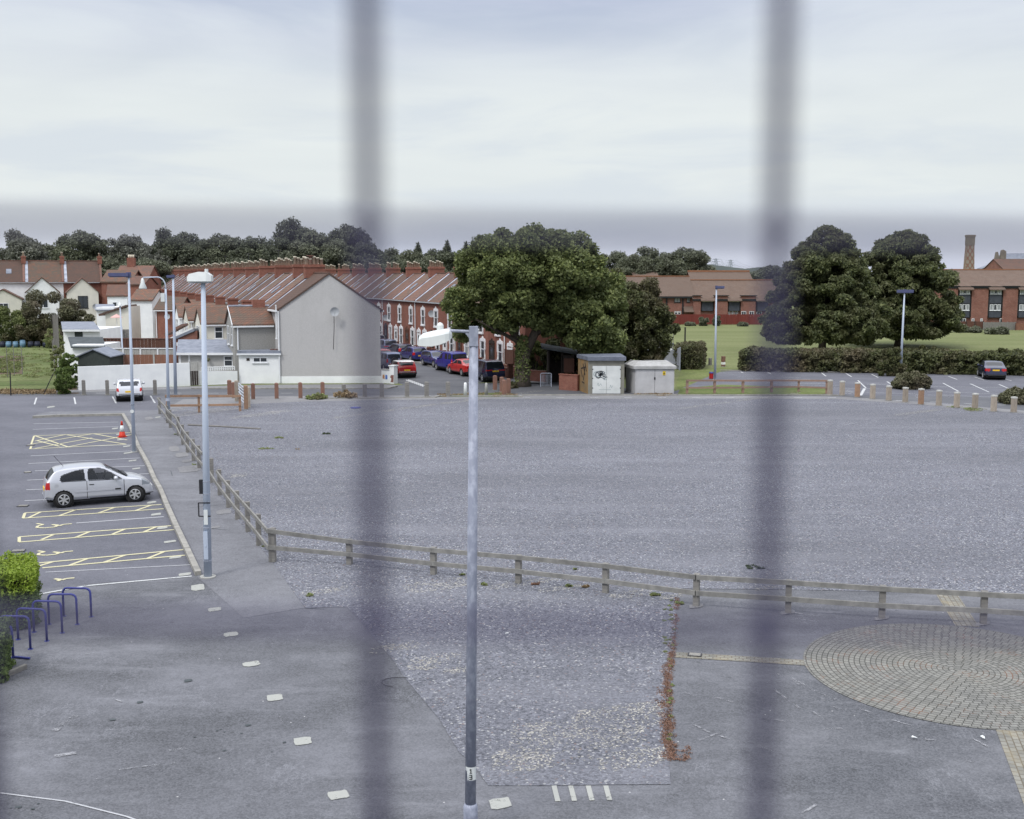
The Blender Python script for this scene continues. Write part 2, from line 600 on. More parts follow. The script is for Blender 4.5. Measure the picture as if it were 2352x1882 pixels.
m_leaf('leaf_deep_green', (.02, .034, .012), (.055, .08, .025), None, .15)  # very dark green leaves
m_leaf('leaf_weed', (.15, .20, .07), (.28, .33, .12), (.22, .21, .11), .3, 1)
m_leaf('leaf_rust', (.15, .085, .06), (.23, .13, .09), None, .1)
m_leaf('leaf_dry', (.20, .14, .07), (.32, .24, .14), None, .1)


def m_simple(name, col, rough, metal=0, spec=.5, coat=0):
    t = NT(name)
    return t.done(col, rough, metal, spec, coat)


m_simple('glass', (.018, .022, .028), .06, 0, .7)
m_simple('car_glass', (.03, .035, .042), .04, 0, .8)
M['car_glass'].node_tree.nodes['Principled BSDF'].inputs['Alpha'].default_value = .40
m_simple('seat_cloth', (.035, .037, .045), .9)
m_simple('house_glass', (.035, .042, .05), .12, 0, .6)
m_simple('curtain_glass', (.25, .27, .28), .3, 0, .6)
m_simple('tyre', (.016, .016, .017), .85)
m_simple('arch', (.008, .008, .008), .9)
m_simple('alloy', (.50, .51, .53), .35, .5)
m_simple('chrome', (.6, .6, .62), .2, .8)
m_simple('silver_paint', (.50, .515, .56), .28, .35, .5, .6)
m_simple('white_car_paint', (.56, .58, .62), .3, .1, .5, .6)
m_simple('red_car_paint', (.30, .012, .014), .25, 0, .5, .7)
m_simple('red_car_bright', (.42, .022, .020), .3, 0, .5, .6)
m_simple('navy_paint', (.012, .016, .055), .22, .1, .5, .7)
m_simple('blue_paint_car', (.022, .030, .15), .25, .1, .5, .7)
m_simple('van_blue', (.018, .022, .22), .3, 0, .5, .6)
m_simple('silver_blue', (.16, .19, .30), .28, .4, .5, .6)
m_simple('mid_blue', (.035, .048, .17), .25, .2, .5, .6)
m_simple('bumper_black', (.018, .019, .022), .6)
m_simple('tail_red', (.42, .012, .012), .2)
m_simple('lamp_clear', (.20, .22, .25), .1)
m_simple('plate_yellow', (.75, .48, .02), .5)
m_simple('plate_white', (.75, .75, .73), .5)
m_simple('ink', (.012, .012, .012), .6)
m_simple('roof_white', (.80, .80, .78), .3, 0, .5, .5)
m_simple('grille_steel', (.036, .032, .080), .6)  # violet tint of the sky flare is put into the bar colour
m_simple('sticker_blue', (.05, .14, .45), .5)
m_simple('sticker_orange', (.45, .2, .04), .5)
# ---------------------------------------------------------------- ground
sheet('ground', [(-1500, -60), (1500, -60), (1500, 2500), (-1500, 2500)], 0, 'lawn')
P = px
FENCE_CORNER = at(625, 1291)
# tarmac of the forecourt and car parks
near = [(-40, 2), (45, 2)]
sheet('tarmac_forecourt', near + [at(2600, 960), at(2352, 948), at(1540, 940), at(1000, 914), at(640, 902), at(400, 902), at(150, 905), at(-200, 905), at(-900, 1100)], .004, 'tarmac')
sheet('tarmac_newer', P((1838, 1530), (2352, 1530), (2560, 1700), (2700, 1900), (1840, 1990)), .010, 'tarmac_slate')
sheet('car_park_surface', [at(-260, 909), at(372, 909), at(372, 948), at(285, 955), at(449, 1322), at(160, 1345), at(20, 1365), at(-120, 1700), at(-400, 1600)], .008, 'tarmac_dark')
sheet('bay_surface', [at(78, 957), at(284, 957), at(449, 1322), at(160, 1345), at(20, 1365), at(-120, 1700), at(-200, 1600)], .012, 'tarmac_dark')
# the cross road in front of the houses, and the side street up between the terraces
sheet('road_across', [at(-200, 897), at(640, 889), at(1300, 888), at(1460, 905), at(1930, 908), at(2400, 915), at(2500, 955), at(1500, 917), at(900, 916), at(380, 910), at(-200, 910)], .016, 'road_tarmac')
# rear path between kerb and fence
sheet('footpath', [at(285, 955), at(372, 948), at(366, 951), at(410, 1001), at(457, 1077), at(545, 1194), at(625, 1292), at(700, 1397), at(560, 1420), at(452, 1325), at(414, 1241), at(372, 1138), at(320, 1040)], .020, 'path_tarmac')
sheet('footpath_far_end', [at(74, 957), at(284, 957), at(372, 950), at(372, 943), at(120, 946), at(90, 950)], .024, 'path_tarmac')
# gravel lot
grav = P((366, 940), (372, 955), (410, 1001), (457, 1077), (545, 1194), (625, 1292), (668, 1352), (702, 1398), (740, 1396), (796, 1395), (822, 1420), (905, 1520), (925, 1552), (975, 1612),
         (1010, 1655), (1056, 1732), (1075, 1745), (1122, 1806), (1250, 1806), (1380, 1804), (1541, 1803), (1536, 1745), (1531, 1650), (1540, 1560), (1547, 1480), (1556, 1372), (1561, 1353),
         (1800, 1355), (2080, 1361), (2400, 1372), (2900, 1390), (3300, 1200), (2700, 985), (2352, 950), (2200, 929), (2050, 919), (1920, 914), (1560, 914), (1230, 914), (1000, 914), (700, 920), (560, 926), (430, 932))
sheet('gravel_lot', grav, .028, 'gravel')
# margin of pale tarmac along the far edge of the gravel, with grit
sheet('far_margin', P((560, 912), (900, 909), (1300, 906), (1560, 909), (1930, 912), (2090, 922), (2352, 944), (2560, 975), (2560, 985), (2352, 951), (2090, 928), (1920, 917), (1560, 916), (1000, 918), (700, 923), (540, 930), (440, 935), (380, 940), (420, 918)), .036, 'pavement')
# street up between the terraces
A0 = at(645, 881)                          # rear corner of the gable
B0 = at(875, 880)                          # street corner of the gable
U = Vector((-math.sin(R(22)), math.cos(R(22)), 0))   # along the terraces
N = Vector((math.cos(R(22)), math.sin(R(22)), 0))    # across the street
WT = (B0 - A0).dot(N)                      # depth of the terrace
rowB = atY(988, 693, 116.0)
RB0 = Vector((rowB.x, 116.0, 0)) - U * 25.2     # near street corner of the brick terrace
kerbB = RB0 - N * 3.2
kerbA = B0 + N * 1.2
sheet('side_street', [kerbA - U * 5, kerbB - U * 1 , kerbB + U * 190, kerbA + U * 190], .020, 'road_tarmac')
sheet('pavement_terrace', [kerbB - U * 2, RB0 - U * 5, RB0 + U * 190, kerbB + U * 190], .11, 'pavement')
mbk = MB()
mbk.bar(kerbB - U * 2 + Vector((0, 0, .06)), kerbB + U * 150 + Vector((0, 0, .06)), .15, .14)
tag(link('street_kerb', mbk.mesh('street_kerb', 'kerb_stone')), kind='structure')
sheet('pavement_gable', P((640, 884), (876, 883), (905, 884), (915, 888), (895, 893), (640, 893), (440, 893), (150, 903), (150, 897), (440, 888)), .032, 'pavement')
# forecourt of the kiosks
sheet('road_apron', P((870, 886), (1330, 876), (1330, 912), (870, 912)), .0185, 'road_tarmac')
sheet('pavement_kiosks', P((1190, 885), (1330, 880), (1560, 905), (1560, 909), (1000, 909), (1010, 905), (1170, 903)), .030, 'road_tarmac')
# right-hand car park
sheet('car_park_right', P((1520, 908), (1560, 896), (1655, 853), (1720, 852), (2352, 860), (2700, 864), (2900, 990), (2352, 940), (2200, 922), (2050, 912), (1900, 908)), .012, 'tarmac_dark')
sheet('grass_verge', P((1556, 908), (1562, 893), (1660, 884), (1905, 893), (1910, 904), (1880, 907)), .040, 'verge')
sheet('grass_corner', P((1556, 893), (1552, 880), (1566, 850), (1660, 845), (1720, 850), (1656, 854), (1612, 870), (1562, 893)), .034, 'verge')
# allotment ground, alley
sheet('allotment_grass', P((-150, 905), (130, 905), (118, 788), (95, 760), (-150, 760)), .016, 'rough_grass')
sheet('alley_path', P((140, 905), (182, 905), (150, 845), (138, 845)), .020, 'soil')
sheet('back_yards', P((181, 896), (438, 886), (645, 880), (560, 760), (160, 730), (140, 800), (150, 860)), .030, 'concrete')
sheet('allotment_bed', P((-60, 862), (52, 860), (55, 818), (-60, 818)), .024, 'soil')
sheet('weedy_island', P((1000, 912), (1060, 905), (1170, 902), (1192, 912)), .044, 'rough_grass')

# kerbs
def kerb(name, pts, w=.14, h=.14, z=0.0, mat='kerb_stone'):
    mb = MB()
    for a, b in zip(pts, pts[1:]):
        d = (b - a).normalized() * .02
        mb.bar(a - d + Vector((0, 0, z + h / 2)), b + d + Vector((0, 0, z + h / 2)), w, h)
    return tag(link(name, mb.mesh(name, mat)), kind='structure')


kerb('bay_kerb', P((282, 954), (300, 985), (318, 1030), (340, 1070), (355, 1105), (368, 1128), (383, 1165), (405, 1215), (430, 1268), (455, 1322)), .17, .13)
kerb('bay_kerb_end', P((76, 961), (130, 958), (282, 955)), .22, .14)
kerb('verge_kerb', P((1200, 909), (1556, 909), (1880, 909), (1925, 910)), .14, .09)
kerb('island_kerb', P((1000, 914), (1010, 911), (1190, 911), (1200, 913)), .14, .09)
kerb('weed_kerb', P((700, 917), (860, 916), (1000, 914)), .14, .07)
kerb('gable_kerb', P((440, 894), (640, 894), (890, 894), (912, 889)), .12, .10)
kerb('hedge_kerb', P((1655, 852), (1720, 853), (2352, 862), (2560, 866)), .12, .10)

# ---------------------------------------------------------------- painted markings
def stripe(mb, a, b, w=.1, z=.030):
    a, b = Vector((a[0], a[1], 0)), Vector((b[0], b[1], 0))
    d = (b - a).normalized()
    n = Vector((-d.y, d.x, 0)) * w / 2
    zz = Vector((0, 0, z * ZK))
    mb.quad(a - n + zz, b - n + zz, b + n + zz, a + n + zz)


def marks(name, mat, lines, w=.1, z=.030):
    mb = MB()
    for i, l in enumerate(lines):
        stripe(mb, at(*l[:2]), at(*l[2:4]), l[4] if len(l) > 4 else w, z + .0007 * (i % 7))
    return tag(link(name, mb.mesh(name, mat)), kind='structure')


def z1(x, y): return (x / 4.108, 880 + y / 4.108)
def z2(x, y): return (x / 4.108, 1240 + y / 4.108)
Ls = []
for a, b, c, d in ((315, 387, 1115, 370), (310, 440, 1120, 412), (290, 690, 1240, 643), (268, 763, 1320, 710), (330, 832, 515, 825), (1050, 797, 1365, 783), (258, 920, 470, 910),
                   (1200, 868, 1405, 858), (248, 1010, 430, 1003), (232, 1113, 455, 1103), (720, 1325, 1545, 1265), (560, 608, 1240, 585)):
    Ls.append((*z1(a, b), *z1(c, d)))
Ls += [(*z2(430, 310), *z2(1800, 240), .06)]
marks('bay_lines', 'worn_line', Ls, .10)
marks('bay_edge_line', 'white_line', [(*z2(1810, 347), *z2(830, 437)), (*z2(830, 437), *z2(300, 530))], .1, .036)
Ls = []
for t in ((320, 500, 1240, 470), (290, 625, 1190, 580), (322, 502, 295, 580, .09), (295, 600, 285, 626, .1),
          (330, 500, 640, 605), (640, 605, 1240, 490), (330, 550, 620, 488), (620, 490, 1190, 580), (290, 580, 880, 480), (880, 480, 1200, 540), (345, 545, 560, 600), (330, 620, 870, 520),
          (230, 1230, 1525, 1150), (215, 1280, 1545, 1190), (235, 1232, 218, 1278, .1), (180, 1455, 1615, 1350), (180, 1505, 1640, 1388), (182, 1457, 182, 1503, .1),
          (270, 1275, 380, 1222), (560, 1255, 715, 1200), (930, 1230, 1080, 1178), (1285, 1205, 1430, 1155),
          (390, 1482, 500, 1436), (715, 1460, 850, 1405), (1060, 1430, 1185, 1380), (1360, 1408, 1470, 1362)):
    Ls.append((*z1(*t[:2]), *z1(*t[2:4])) + tuple(t[4:]))
for t in ((320, 228, 1730, 98), (400, 270, 1745, 150), (330, 262, 500, 212), (640, 250, 820, 185), (985, 215, 1180, 150), (1380, 185, 1545, 118),
          ):
    Ls.append((*z2(*t[:2]), *z2(*t[2:4])))
marks('yellow_hatching', 'yellow_line', Ls, .11, .034)
# wheelchair symbols
def chair_sym(f, ox, oy, part_=False):
    pts = [(345, 1330), (410, 1340), (360, 1352), (345, 1368), (420, 1372), (520, 1362), (550, 1345), (490, 1340), (560, 1352), (600, 1338), (678, 1332)]
    out = []
    for a, b in zip(pts, pts[1:]):
        if part_ and a[0] < 430: continue
        p, q = f(a[0] + ox, a[1] + oy), f(b[0] + ox, b[1] + oy)
        out.append((*p, *q))
    return out
marks('wheelchair_symbols', 'yellow_line', chair_sym(z1, 0, 0) + chair_sym(z1, 12, 258) + chair_sym(z1, 25, 512, True), .10, .040)
# white marks down the forecourt and the short dashes at the heads of the bays
mb = MB()
rng = random.Random(5)
def blotch(mb, cx, cy, wpx, hpx, z=.034, skew=0, n=18):
    vs = []
    c = at(cx, cy)
    for k in range(n):
        t = 2 * math.pi * k / n
        ct, st = math.cos(t), math.sin(t)
        e = .45
        x = math.copysign(abs(ct) ** e, ct) * wpx / 2 * rng.uniform(.88, 1.06)
        y = -math.copysign(abs(st) ** e, st) * hpx / 2 * rng.uniform(.85, 1.08)
        p = at(cx + x - skew * y, cy + y - x * .13)
        vs.append((p.x, p.y, z * ZK))
    mb.add(vs, [list(range(n))])
for x, y, w, h in ((416, 1238, 30, 13), (452, 1284, 30, 8), (486, 1337, 32, 9), (530, 1399, 38, 10), (578, 1470, 36, 13), (637, 1562, 40, 17), (713, 1675, 46, 19), (1053, 1693, 48, 23)):
    blotch(mb, x * 1.0909, y * 1.0909, w * 1.05, h * 1.05, skew=-.3)
for x, y, w in ((1490, 325, 50), (1085, 432, 60), (1120, 486, 50), (1140, 537, 70), (1195, 600, 70), (1210, 662, 90), (1250, 735, 80), (1285, 810, 80), (1430, 1130, 90), (1472, 1243, 100), (1530, 1370, 105), (1605, 1500, 115), (1655, 1650, 120), (480, 228, 80)):
    p = z1(x, y)
    blotch(mb, p[0], p[1], w / 4.108, 20 / 4.108 if y > 1000 else 12 / 4.108, .042)

p = z2(1745, 330); blotch(mb, p[0], p[1], 30, 6, .042)
tag(link('white_ground_marks', mb.mesh('white_ground_marks', 'white_spot')), kind='structure')
# pale concrete round the fence posts of the path
mb = MB()
for x, y, w, h in ((342, 962, 18, 7), (400, 1032, 22, 12), (418, 1046, 30, 10), (436, 1078, 52, 14), (430, 1060, 24, 6), (514, 1177, 34, 10), (495, 1212, 20, 5), (1760, 1350, 2, 1)):
    blotch(mb, x, y, w, h, .048, -.5)
for x, y in ((1599, 1393), (1810, 1408), (2025, 1421), (2258, 1434)):
    blotch(mb, x, y, 34, 9, .048, 0)
tag(link('concrete_patches', mb.mesh('concrete_patches', 'pavement')), kind='structure')
mb = MB()
for k, x in enumerate((1170, 1205, 1242, 1279)):
    a, b = at(x * 1.0909 - 4, 1656 * 1.0909), at(x * 1.0909 + 5, 1689 * 1.0909 + (-k) * 1.0)
    stripe(mb, a, b, .085, .036)
tag(link('white_dashes', mb.mesh('white_dashes', 'white_spot')), kind='structure')
marks('seam_line', 'worn_line', [(0, 1823, 150, 1842), (150, 1842, 290, 1877), (290, 1877, 340, 1895)], .035, .032)
# roads
Ls = []
for k in range(16):
    Ls.append((1200 + k * 78, 914 + (.0 if k < 9 else (k - 9) * 3.4), 1218 + k * 78, 914 + (.0 if k < 9 else (k - 9) * 3.4), .12))
for k in range(7):
    Ls.append((645 - k * 85, 904, 672 - k * 85, 904, .1))
for k in range(9):     # give-way dashes at the mouth of the street
    a, b = (938, 872), (974, 885)
    f = k / 8
    Ls.append((a[0] + (b[0] - a[0]) * f, a[1] + (b[1] - a[1]) * f, a[0] + 3 + (b[0] - a[0]) * f, a[1] + 3.4 + (b[1] - a[1]) * f, .1))
    Ls.append((a[0] - 5 + (b[0] - a[0]) * f, a[1] + 1 + (b[1] - a[1]) * f, a[0] - 2 + (b[0] - a[0]) * f, a[1] + 4 + (b[1] - a[1]) * f, .1))
marks('road_dashes', 'white_line', Ls, .1, .042)
# bay lines by the far left road and in the right-hand car park
Ls = [(*z1(345, 140), *z1(325, 203), .1), (*z1(700, 138), *z1(713, 200), .1), (*z1(1062, 130), *z1(1095, 192), .1), (*z1(1420, 122), *z1(1462, 190), .1), (*z1(1228, 178), *z1(1345, 181), .1)]
def z6(x, y): return (1852 + x / 3.45, 480 + y / 3.45)
for t in ((120, 1300, 155, 1327), (315, 1305, 358, 1332), (518, 1312, 568, 1337), (640, 1370, 680, 1396), (920, 1325, 988, 1348), (1125, 1328, 1195, 1353), (1330, 1332, 1410, 1358), (1560, 1345, 1625, 1364),
          (1083, 1382, 1205, 1447), (1300, 1387, 1447, 1453), (1527, 1392, 1650, 1445), (408, 1360, 472, 1420), (430, 1480, 462, 1425, .2), (-310, 1295, -280, 1308), (-520, 1292, -500, 1302),
          (950, 1410, 1560, 1415, .07), (480, 1390, 690, 1394, .07), (930, 1445, 1560, 1470, .07), (200, 1420, 760, 1432, .07), (330, 1450, 900, 1470, .07), (960, 1475, 1700, 1500, .07), (-100, 1420, 160, 1432, .07)):
    Ls.append((*z6(*t[:2]), *z6(*t[2:4])) + tuple(t[4:]))
for k in range(7):
    Ls.append((1650 + k * 22, 857 + k * 4.6, 1795 + k * 22, 857.5 + k * 4.9, .07))
marks('car_park_lines', 'white_line', Ls, .11, .024)
mb = MB()
for q in (((840, 1460), (890, 1470), (880, 1505)), ((890, 1475), (940, 1475), (948, 1505), (895, 1492)), ((310, 1440), (345, 1430), (385, 1465), (300, 1468)), ((1080, 1470), (1160, 1475), (1150, 1500), (1105, 1495))):
    mb.add([tuple(at(*z6(*p)) + Vector((0, 0, .011))) for p in q], [list(range(len(q)))])
tag(link('arrow_markings', mb.mesh('arrow_markings', 'scratch')), kind='structure')

# ---------------------------------------------------------------- sett circle, gutter of setts, drain
cc = at(2205, 1541)
mb = MB()
rad = (at(2205, 1541) - at(1845, 1515)).length
n = 96
mb.add([(rad * math.cos(2 * math.pi * k / n), rad * math.sin(2 * math.pi * k / n), 0) for k in range(n)], [list(range(n))])
o = link('sett_circle', mb.mesh('sett_circle', 'sett_paving'), None, (cc.x, cc.y, .0165))
tag(o, kind='structure')


def m_strip():
    t = NT('sett_strip')
    br = t.new('ShaderNodeTexBrick')
    t.l.new(t.coord('Object'), br.inputs['Vector'])
    for k, v in (('Color1', (.17, .17, .155, 1)), ('Color2', (.26, .255, .225, 1)), ('Mortar', (.13, .115, .09, 1)), ('Scale', 1), ('Mortar Size', .012), ('Brick Width', .165), ('Row Height', .12)):
        br.inputs[k].default_value = v
    n = t.noise(t.coord('Object'), 1.5, 6, .7)
    t.done(t.mix(t.ramp(n, .5, .7, 0, .6), br.outputs[0], (.28, .24, .16)), .9, 0, .2)


m_strip()


def strip_sheet(name, a, b, w, z, mat='sett_strip'):
    d = b - a
    L = d.length
    mb = MB()
    mb.add([(0, -w / 2, 0), (L, -w / 2, 0), (L, w / 2, 0), (0, w / 2, 0)], [(0, 1, 2, 3)])
    return tag(link(name, mb.mesh(name, mat), None, (a.x, a.y, z * ZK), math.atan2(d.y, d.x)), kind='structure')


strip_sheet('gutter_setts', at(1552, 1505), at(1858, 1524), .36, .031)
strip_sheet('sett_band', at(2172, 1362), at(2222, 1440), .56, .031)
strip_sheet('sett_band_right', at(2316, 1640), at(2420, 1890), .7, .031)


def drain(label, a, b, w, cat='drain cover'):
    d = b - a
    L = d.length
    t = thing('drain_grate', label, cat, (a.x, a.y, .034), math.atan2(d.y, d.x), 'drain grates set in the ground')
    part('frame', t, 'steel_dark', lambda m: m.box(0, L, -w / 2, w / 2, -.012, -.006))
    part('grating', t, 'kerb_stone', lambda m: [m.box(.03 + (L - .06) * (k + .5) / 9 - .012, .03 + (L - .06) * (k + .5) / 9 + .012, -w / 2 + .02, w / 2 - .02, -.006, -.001) for k in range(9)])
    return t


drain('rusty iron drain grate in the strip of setts beside the gravel', at(1580, 1505), at(1612, 1507.5), .22)
for (a, b, l) in ((z1(165, 1165), z1(268, 1163), 'dark drain grate in the car park, level with the silver hatchback'), (z1(105, 1592), z1(240, 1585), 'dark drain grate in the tarmac just beyond the bright green hedge'), (z1(225, 848), z1(298, 843), 'small drain grate in the tarmac behind the silver hatchback'),
                  (z1(250, 592), z1(325, 590), 'drain grate at the corner of the yellow cross hatching')):
    drain(l, at(*a), at(*b), .3)

# pale limestone grit lying on the gravel
mb = MB()
for x, y, w, h in ((470, 946, 190, 10), (600, 952, 150, 7), (420, 940, 80, 7), (548, 1092, 42, 9), (745, 1358, 110, 12), (1000, 1345, 150, 26), (1210, 1340, 190, 12), (1290, 1352, 120, 10), (1475, 1362, 150, 16), (1540, 1372, 60, 10), (1645, 1336, 90, 12), (1760, 1352, 60, 8),
                   (1000, 1520, 130, 34), (1060, 1540, 90, 14), (1330, 1690, 330, 90), (1420, 1650, 220, 60), (1250, 1740, 260, 60), (1450, 1745, 160, 50), (905, 1490, 120, 20), (1880, 1318, 70, 6), (1000, 930, 500, 5), (1700, 921, 300, 4), (2150, 942, 200, 6)):
    gz = globals().get('gz', .030) + .0008
    blotch(mb, x, y, w, h, gz, 0, 22)
tag(link('grit_patches', mb.mesh('grit_patches', 'grit')), kind='structure')
# scrapes and scuffs on the tarmac
def z4(x, y): return (1400 + x * .4416, 1300 + y * .4416)
Ls = []
for l in (((370, 655), (480, 690)), ((480, 665), (640, 712)), ((820, 610), (880, 665), (930, 700), (992, 745)), ((940, 580), (1060, 650), (1180, 700), (1300, 745), (1395, 778)), ((1090, 680), (1150, 730), (1245, 760)), ((1290, 760), (1400, 800)), ((1420, 790), (1540, 825), (1660, 855)),
          ((450, 915), (620, 855)), ((550, 880), (650, 910), (760, 935), (860, 970)), ((430, 825), (520, 870)), ((640, 945), (675, 985)), ((800, 790), (920, 815)), ((1100, 850), (1220, 848)), ((900, 270), (1080, 290)), ((930, 240), (1060, 262)), ((1180, 205), (1320, 215)), ((520, 290), (640, 285)), ((1830, 870), (1970, 945)), ((1005, 1290), (1075, 1245)),
          ((1640, 905), (1700, 910)), ((1850, 1013), (1895, 1028)), ((860, 560), (960, 600), (1010, 640)), ((1060, 760), (1110, 800))):
    for a, b in zip(l, l[1:]):
        Ls.append((*z4(*a), *z4(*b), .05))
def zf(x, y): return (x * .4174, 1480 + y * .4174)
for l in (((300, 480), (420, 395), .14), ((630, 700), (740, 680), .06), ((740, 680), (965, 658), .05), ((930, 590), (1020, 575), .1), ((385, 645), (410, 690), .04), ((1890, 110), (1935, 85), .05), ((1965, 290), (2010, 245), .05), ((470, 55), (560, 45), .1), ((520, 745), (560, 748), .06), ((1540, 400), (1560, 450), .03), ((300, 620), (420, 600), .12), ((700, 330), (620, 300), .05)):
    Ls.append((*zf(*l[0]), *zf(*l[1]), l[2]))
marks('tarmac_scuffs', 'scratch', Ls, .05, .036)
mb = MB()
for x, y, w in ((1035, 203, 46), (620, 418, 36), (770, 322, 36), (1365, 448, 34), (1195, 478, 16), (1215, 472, 12), (1235, 486, 12), (1328, 494, 14), (1070, 514, 16), (1565, 543, 20), (1235, 588, 22), (100, 900, 36), (180, 910, 24), (60, 905, 14), (210, 880, 16), (1495, 595, 12)):
    p = zf(x, y); blotch(mb, p[0], p[1], w * .42, w * .13, .038, 0, 12)
tag(link('oil_spots', mb.mesh('oil_spots', 'felt_roof')), kind='structure')

Ls = [(296, 999, 340, 1001, .03), (340, 1001, 398, 1000, .03), (322, 1046, 372, 1043, .02), (372, 1043, 420, 1040, .02), (392, 1082, 396, 1094, .03), (470, 1215, 520, 1218, .02), (430, 1168, 520, 1160, .02), (700, 1398, 745, 1400, .03)]
marks('tarmac_cracks', 'felt_roof', Ls, .02, .036)
# ---------------------------------------------------------------- foliage
def leaf_mesh(name, blobs, n, size, mat, seed=0, inner=.12, up=.25, out=.7, droop=0.0, keep=.78, asp=.62, zmin=None, rough=.20):
    rg = np.random.default_rng(seed)
    B = np.array(blobs, float)
    C, Rr = B[:, :3], B[:, 3:6]
    w = (Rr[:, 0] * Rr[:, 2] + Rr[:, 0] * Rr[:, 1])
    w = w / w.sum()
    n2 = int(n * 1.7)
    idx = rg.choice(len(B), n2, p=w)
    d = rg.normal(size=(n2, 3))
    d /= np.linalg.norm(d, axis=1)[:, None]
    rad = 1 - np.abs(rg.normal(size=n2)) * rough + rg.normal(size=n2) * .04
    inn = rg.random(n2) < inner
    rad[inn] = rg.random(inn.sum()) ** .5 * .9
    p = C[idx] + d * Rr[idx] * rad[:, None]
    ok = np.ones(n2, bool)
    for k in range(len(B)):
        q = ((p - C[k]) / (Rr[k] * keep))
        ins = (q * q).sum(1) < 1
        ins[idx == k] = False
        ok &= ~(ins & (rg.random(n2) > .08))
    if zmin is not None:
        ok &= p[:, 2] > zmin
    p, d = p[ok][:n], d[ok][:n]
    n = len(p)
    nr = d * out + rg.normal(size=(n, 3)) * .7
    nr[:, 2] += up
    nr /= np.linalg.norm(nr, axis=1)[:, None]
    tv = rg.normal(size=(n, 3))
    if droop:
        tv = tv * (1 - droop) + np.array([0, 0, -1.0]) * droop * 2 + d * .8
    tg = tv - nr * (tv * nr).sum(1)[:, None]
    tg /= np.linalg.norm(tg, axis=1)[:, None] + 1e-9
    bt = np.cross(nr, tg)
    s = size * (.6 + .8 * rg.random(n))[:, None]
    sag = nr * s * .18
    v = np.empty((n, 4, 3))
    v[:, 0] = p + tg * s * .5
    v[:, 1] = p + bt * s * .5 * asp - sag
    v[:, 2] = p - tg * s * .5
    v[:, 3] = p - bt * s * .5 * asp - sag
    me = bpy.data.meshes.new(name)
    me.vertices.add(n * 4)
    me.vertices.foreach_set('co', v.astype(np.float32).ravel())
    me.loops.add(n * 4)
    me.loops.foreach_set('vertex_index', np.arange(n * 4, dtype=np.int32))
    me.polygons.add(n)
    me.polygons.foreach_set('loop_start', np.arange(0, n * 4, 4, dtype=np.int32))
    me.update(calc_edges=True)
    me.materials.append(M[mat])
    return me


def sub_blobs(ells, nb, rb, seed=0, flat=.8, lo=.72, hi=1.0):
    rg = np.random.default_rng(seed)
    E = np.array(ells, float)
    w = E[:, 3] * E[:, 4] + E[:, 3] * E[:, 5]
    w /= w.sum()
    out = []
    for k in rg.choice(len(E), nb, p=w):
        d = rg.normal(size=3)
        d /= np.linalg.norm(d)
        f = lo + (hi - lo) * rg.random()
        c = E[k, :3] + d * E[k, 3:6] * f
        r = rb * (.65 + .7 * rg.random())
        out.append((*c, r, r, r * flat))
    return out


def dome_blobs(profile, nb, rb, seed=0, flat=.7, z0=0, noise=.08):
    """profile: [(z, radius)]; clumps over the surface of the crown, ring by ring"""
    rg = np.random.default_rng(seed)
    zs = np.array([p[0] for p in profile]); rs = np.array([p[1] for p in profile])
    out = []
    w = rs + 1.6
    cum = np.cumsum(w) / w.sum()
    for k in range(nb):
        z = np.interp(rg.random(), np.concatenate([[0], cum]), np.concatenate([[zs[0]], zs]))
        r = np.interp(z, zs, rs) * (.93 + noise * rg.normal())
        a = rg.random() * 2 * math.pi
        q = rb * (.6 + .8 * rg.random())
        rr = max(r - q * .5, 0)
        out.append((rr * math.cos(a), rr * math.sin(a), z + rg.normal() * .15, q, q, q * flat))
    for k in range(nb // 5):
        z = zs[0] + (zs[-1] - zs[0]) * (.15 + .65 * rg.random())
        r = np.interp(z, zs, rs) * .55 * rg.random() ** .5
        a = rg.random() * 6.28
        out.append((r * math.cos(a), r * math.sin(a), z, rb * 1.3, rb * 1.3, rb))
    return out


def trunk_fn(limbs, n=9):
    def f(m):
        for pts, rs in limbs:
            m.tube(pts, rs, n)
    return f


def tree(name, label, cat, base, crown, limbs, rotz=0, scale=None, group=None, bark='bark', extra=None):
    t = thing(name, label, cat, base, rotz, group)
    link('crown', crown, t)
    part('trunk', t, bark, trunk_fn(limbs), smooth=True)
    if scale:
        t.scale = scale
    return t


# --- the big broadleaf tree by the kiosks
b = at(1200, 888)
ell = [(.2, 0, 8.5, 5.3, 4.6, 3.4), (0, 0, 9.6, 3.8, 3.6, 2.5), (2.9, 0, 9.5, 2.8, 2.8, 2.4), (-3.5, 0, 7.4, 2.6, 3, 2.7), (4.2, 0, 7.2, 2.8, 3, 2.9), (5.2, 0, 4.8, 2.5, 2.6, 2.0), (5.6, .6, 3.7, 2.4, 2.4, 1.2), (6.3, .5, 6.2, 1.9, 2.2, 2.2), (2.8, .4, 5.4, 2.4, 2.6, 1.7), (-4.5, 0, 5.4, 1.7, 2.2, 1.4), (-1.4, -.4, 5.4, 2.2, 2.2, 1.2), (3.2, 1.2, 7.2, 2.6, 2.2, 2.6), (.4, .8, 6.4, 3, 2.6, 2)]
bl = sub_blobs(ell, 430, .78, 3, .8, .55, 1.0)
cr = leaf_mesh('maple_crown', bl, 130000, .27, 'leaf_maple', 4, .12, .5, .2, 0, .75, rough=.45)
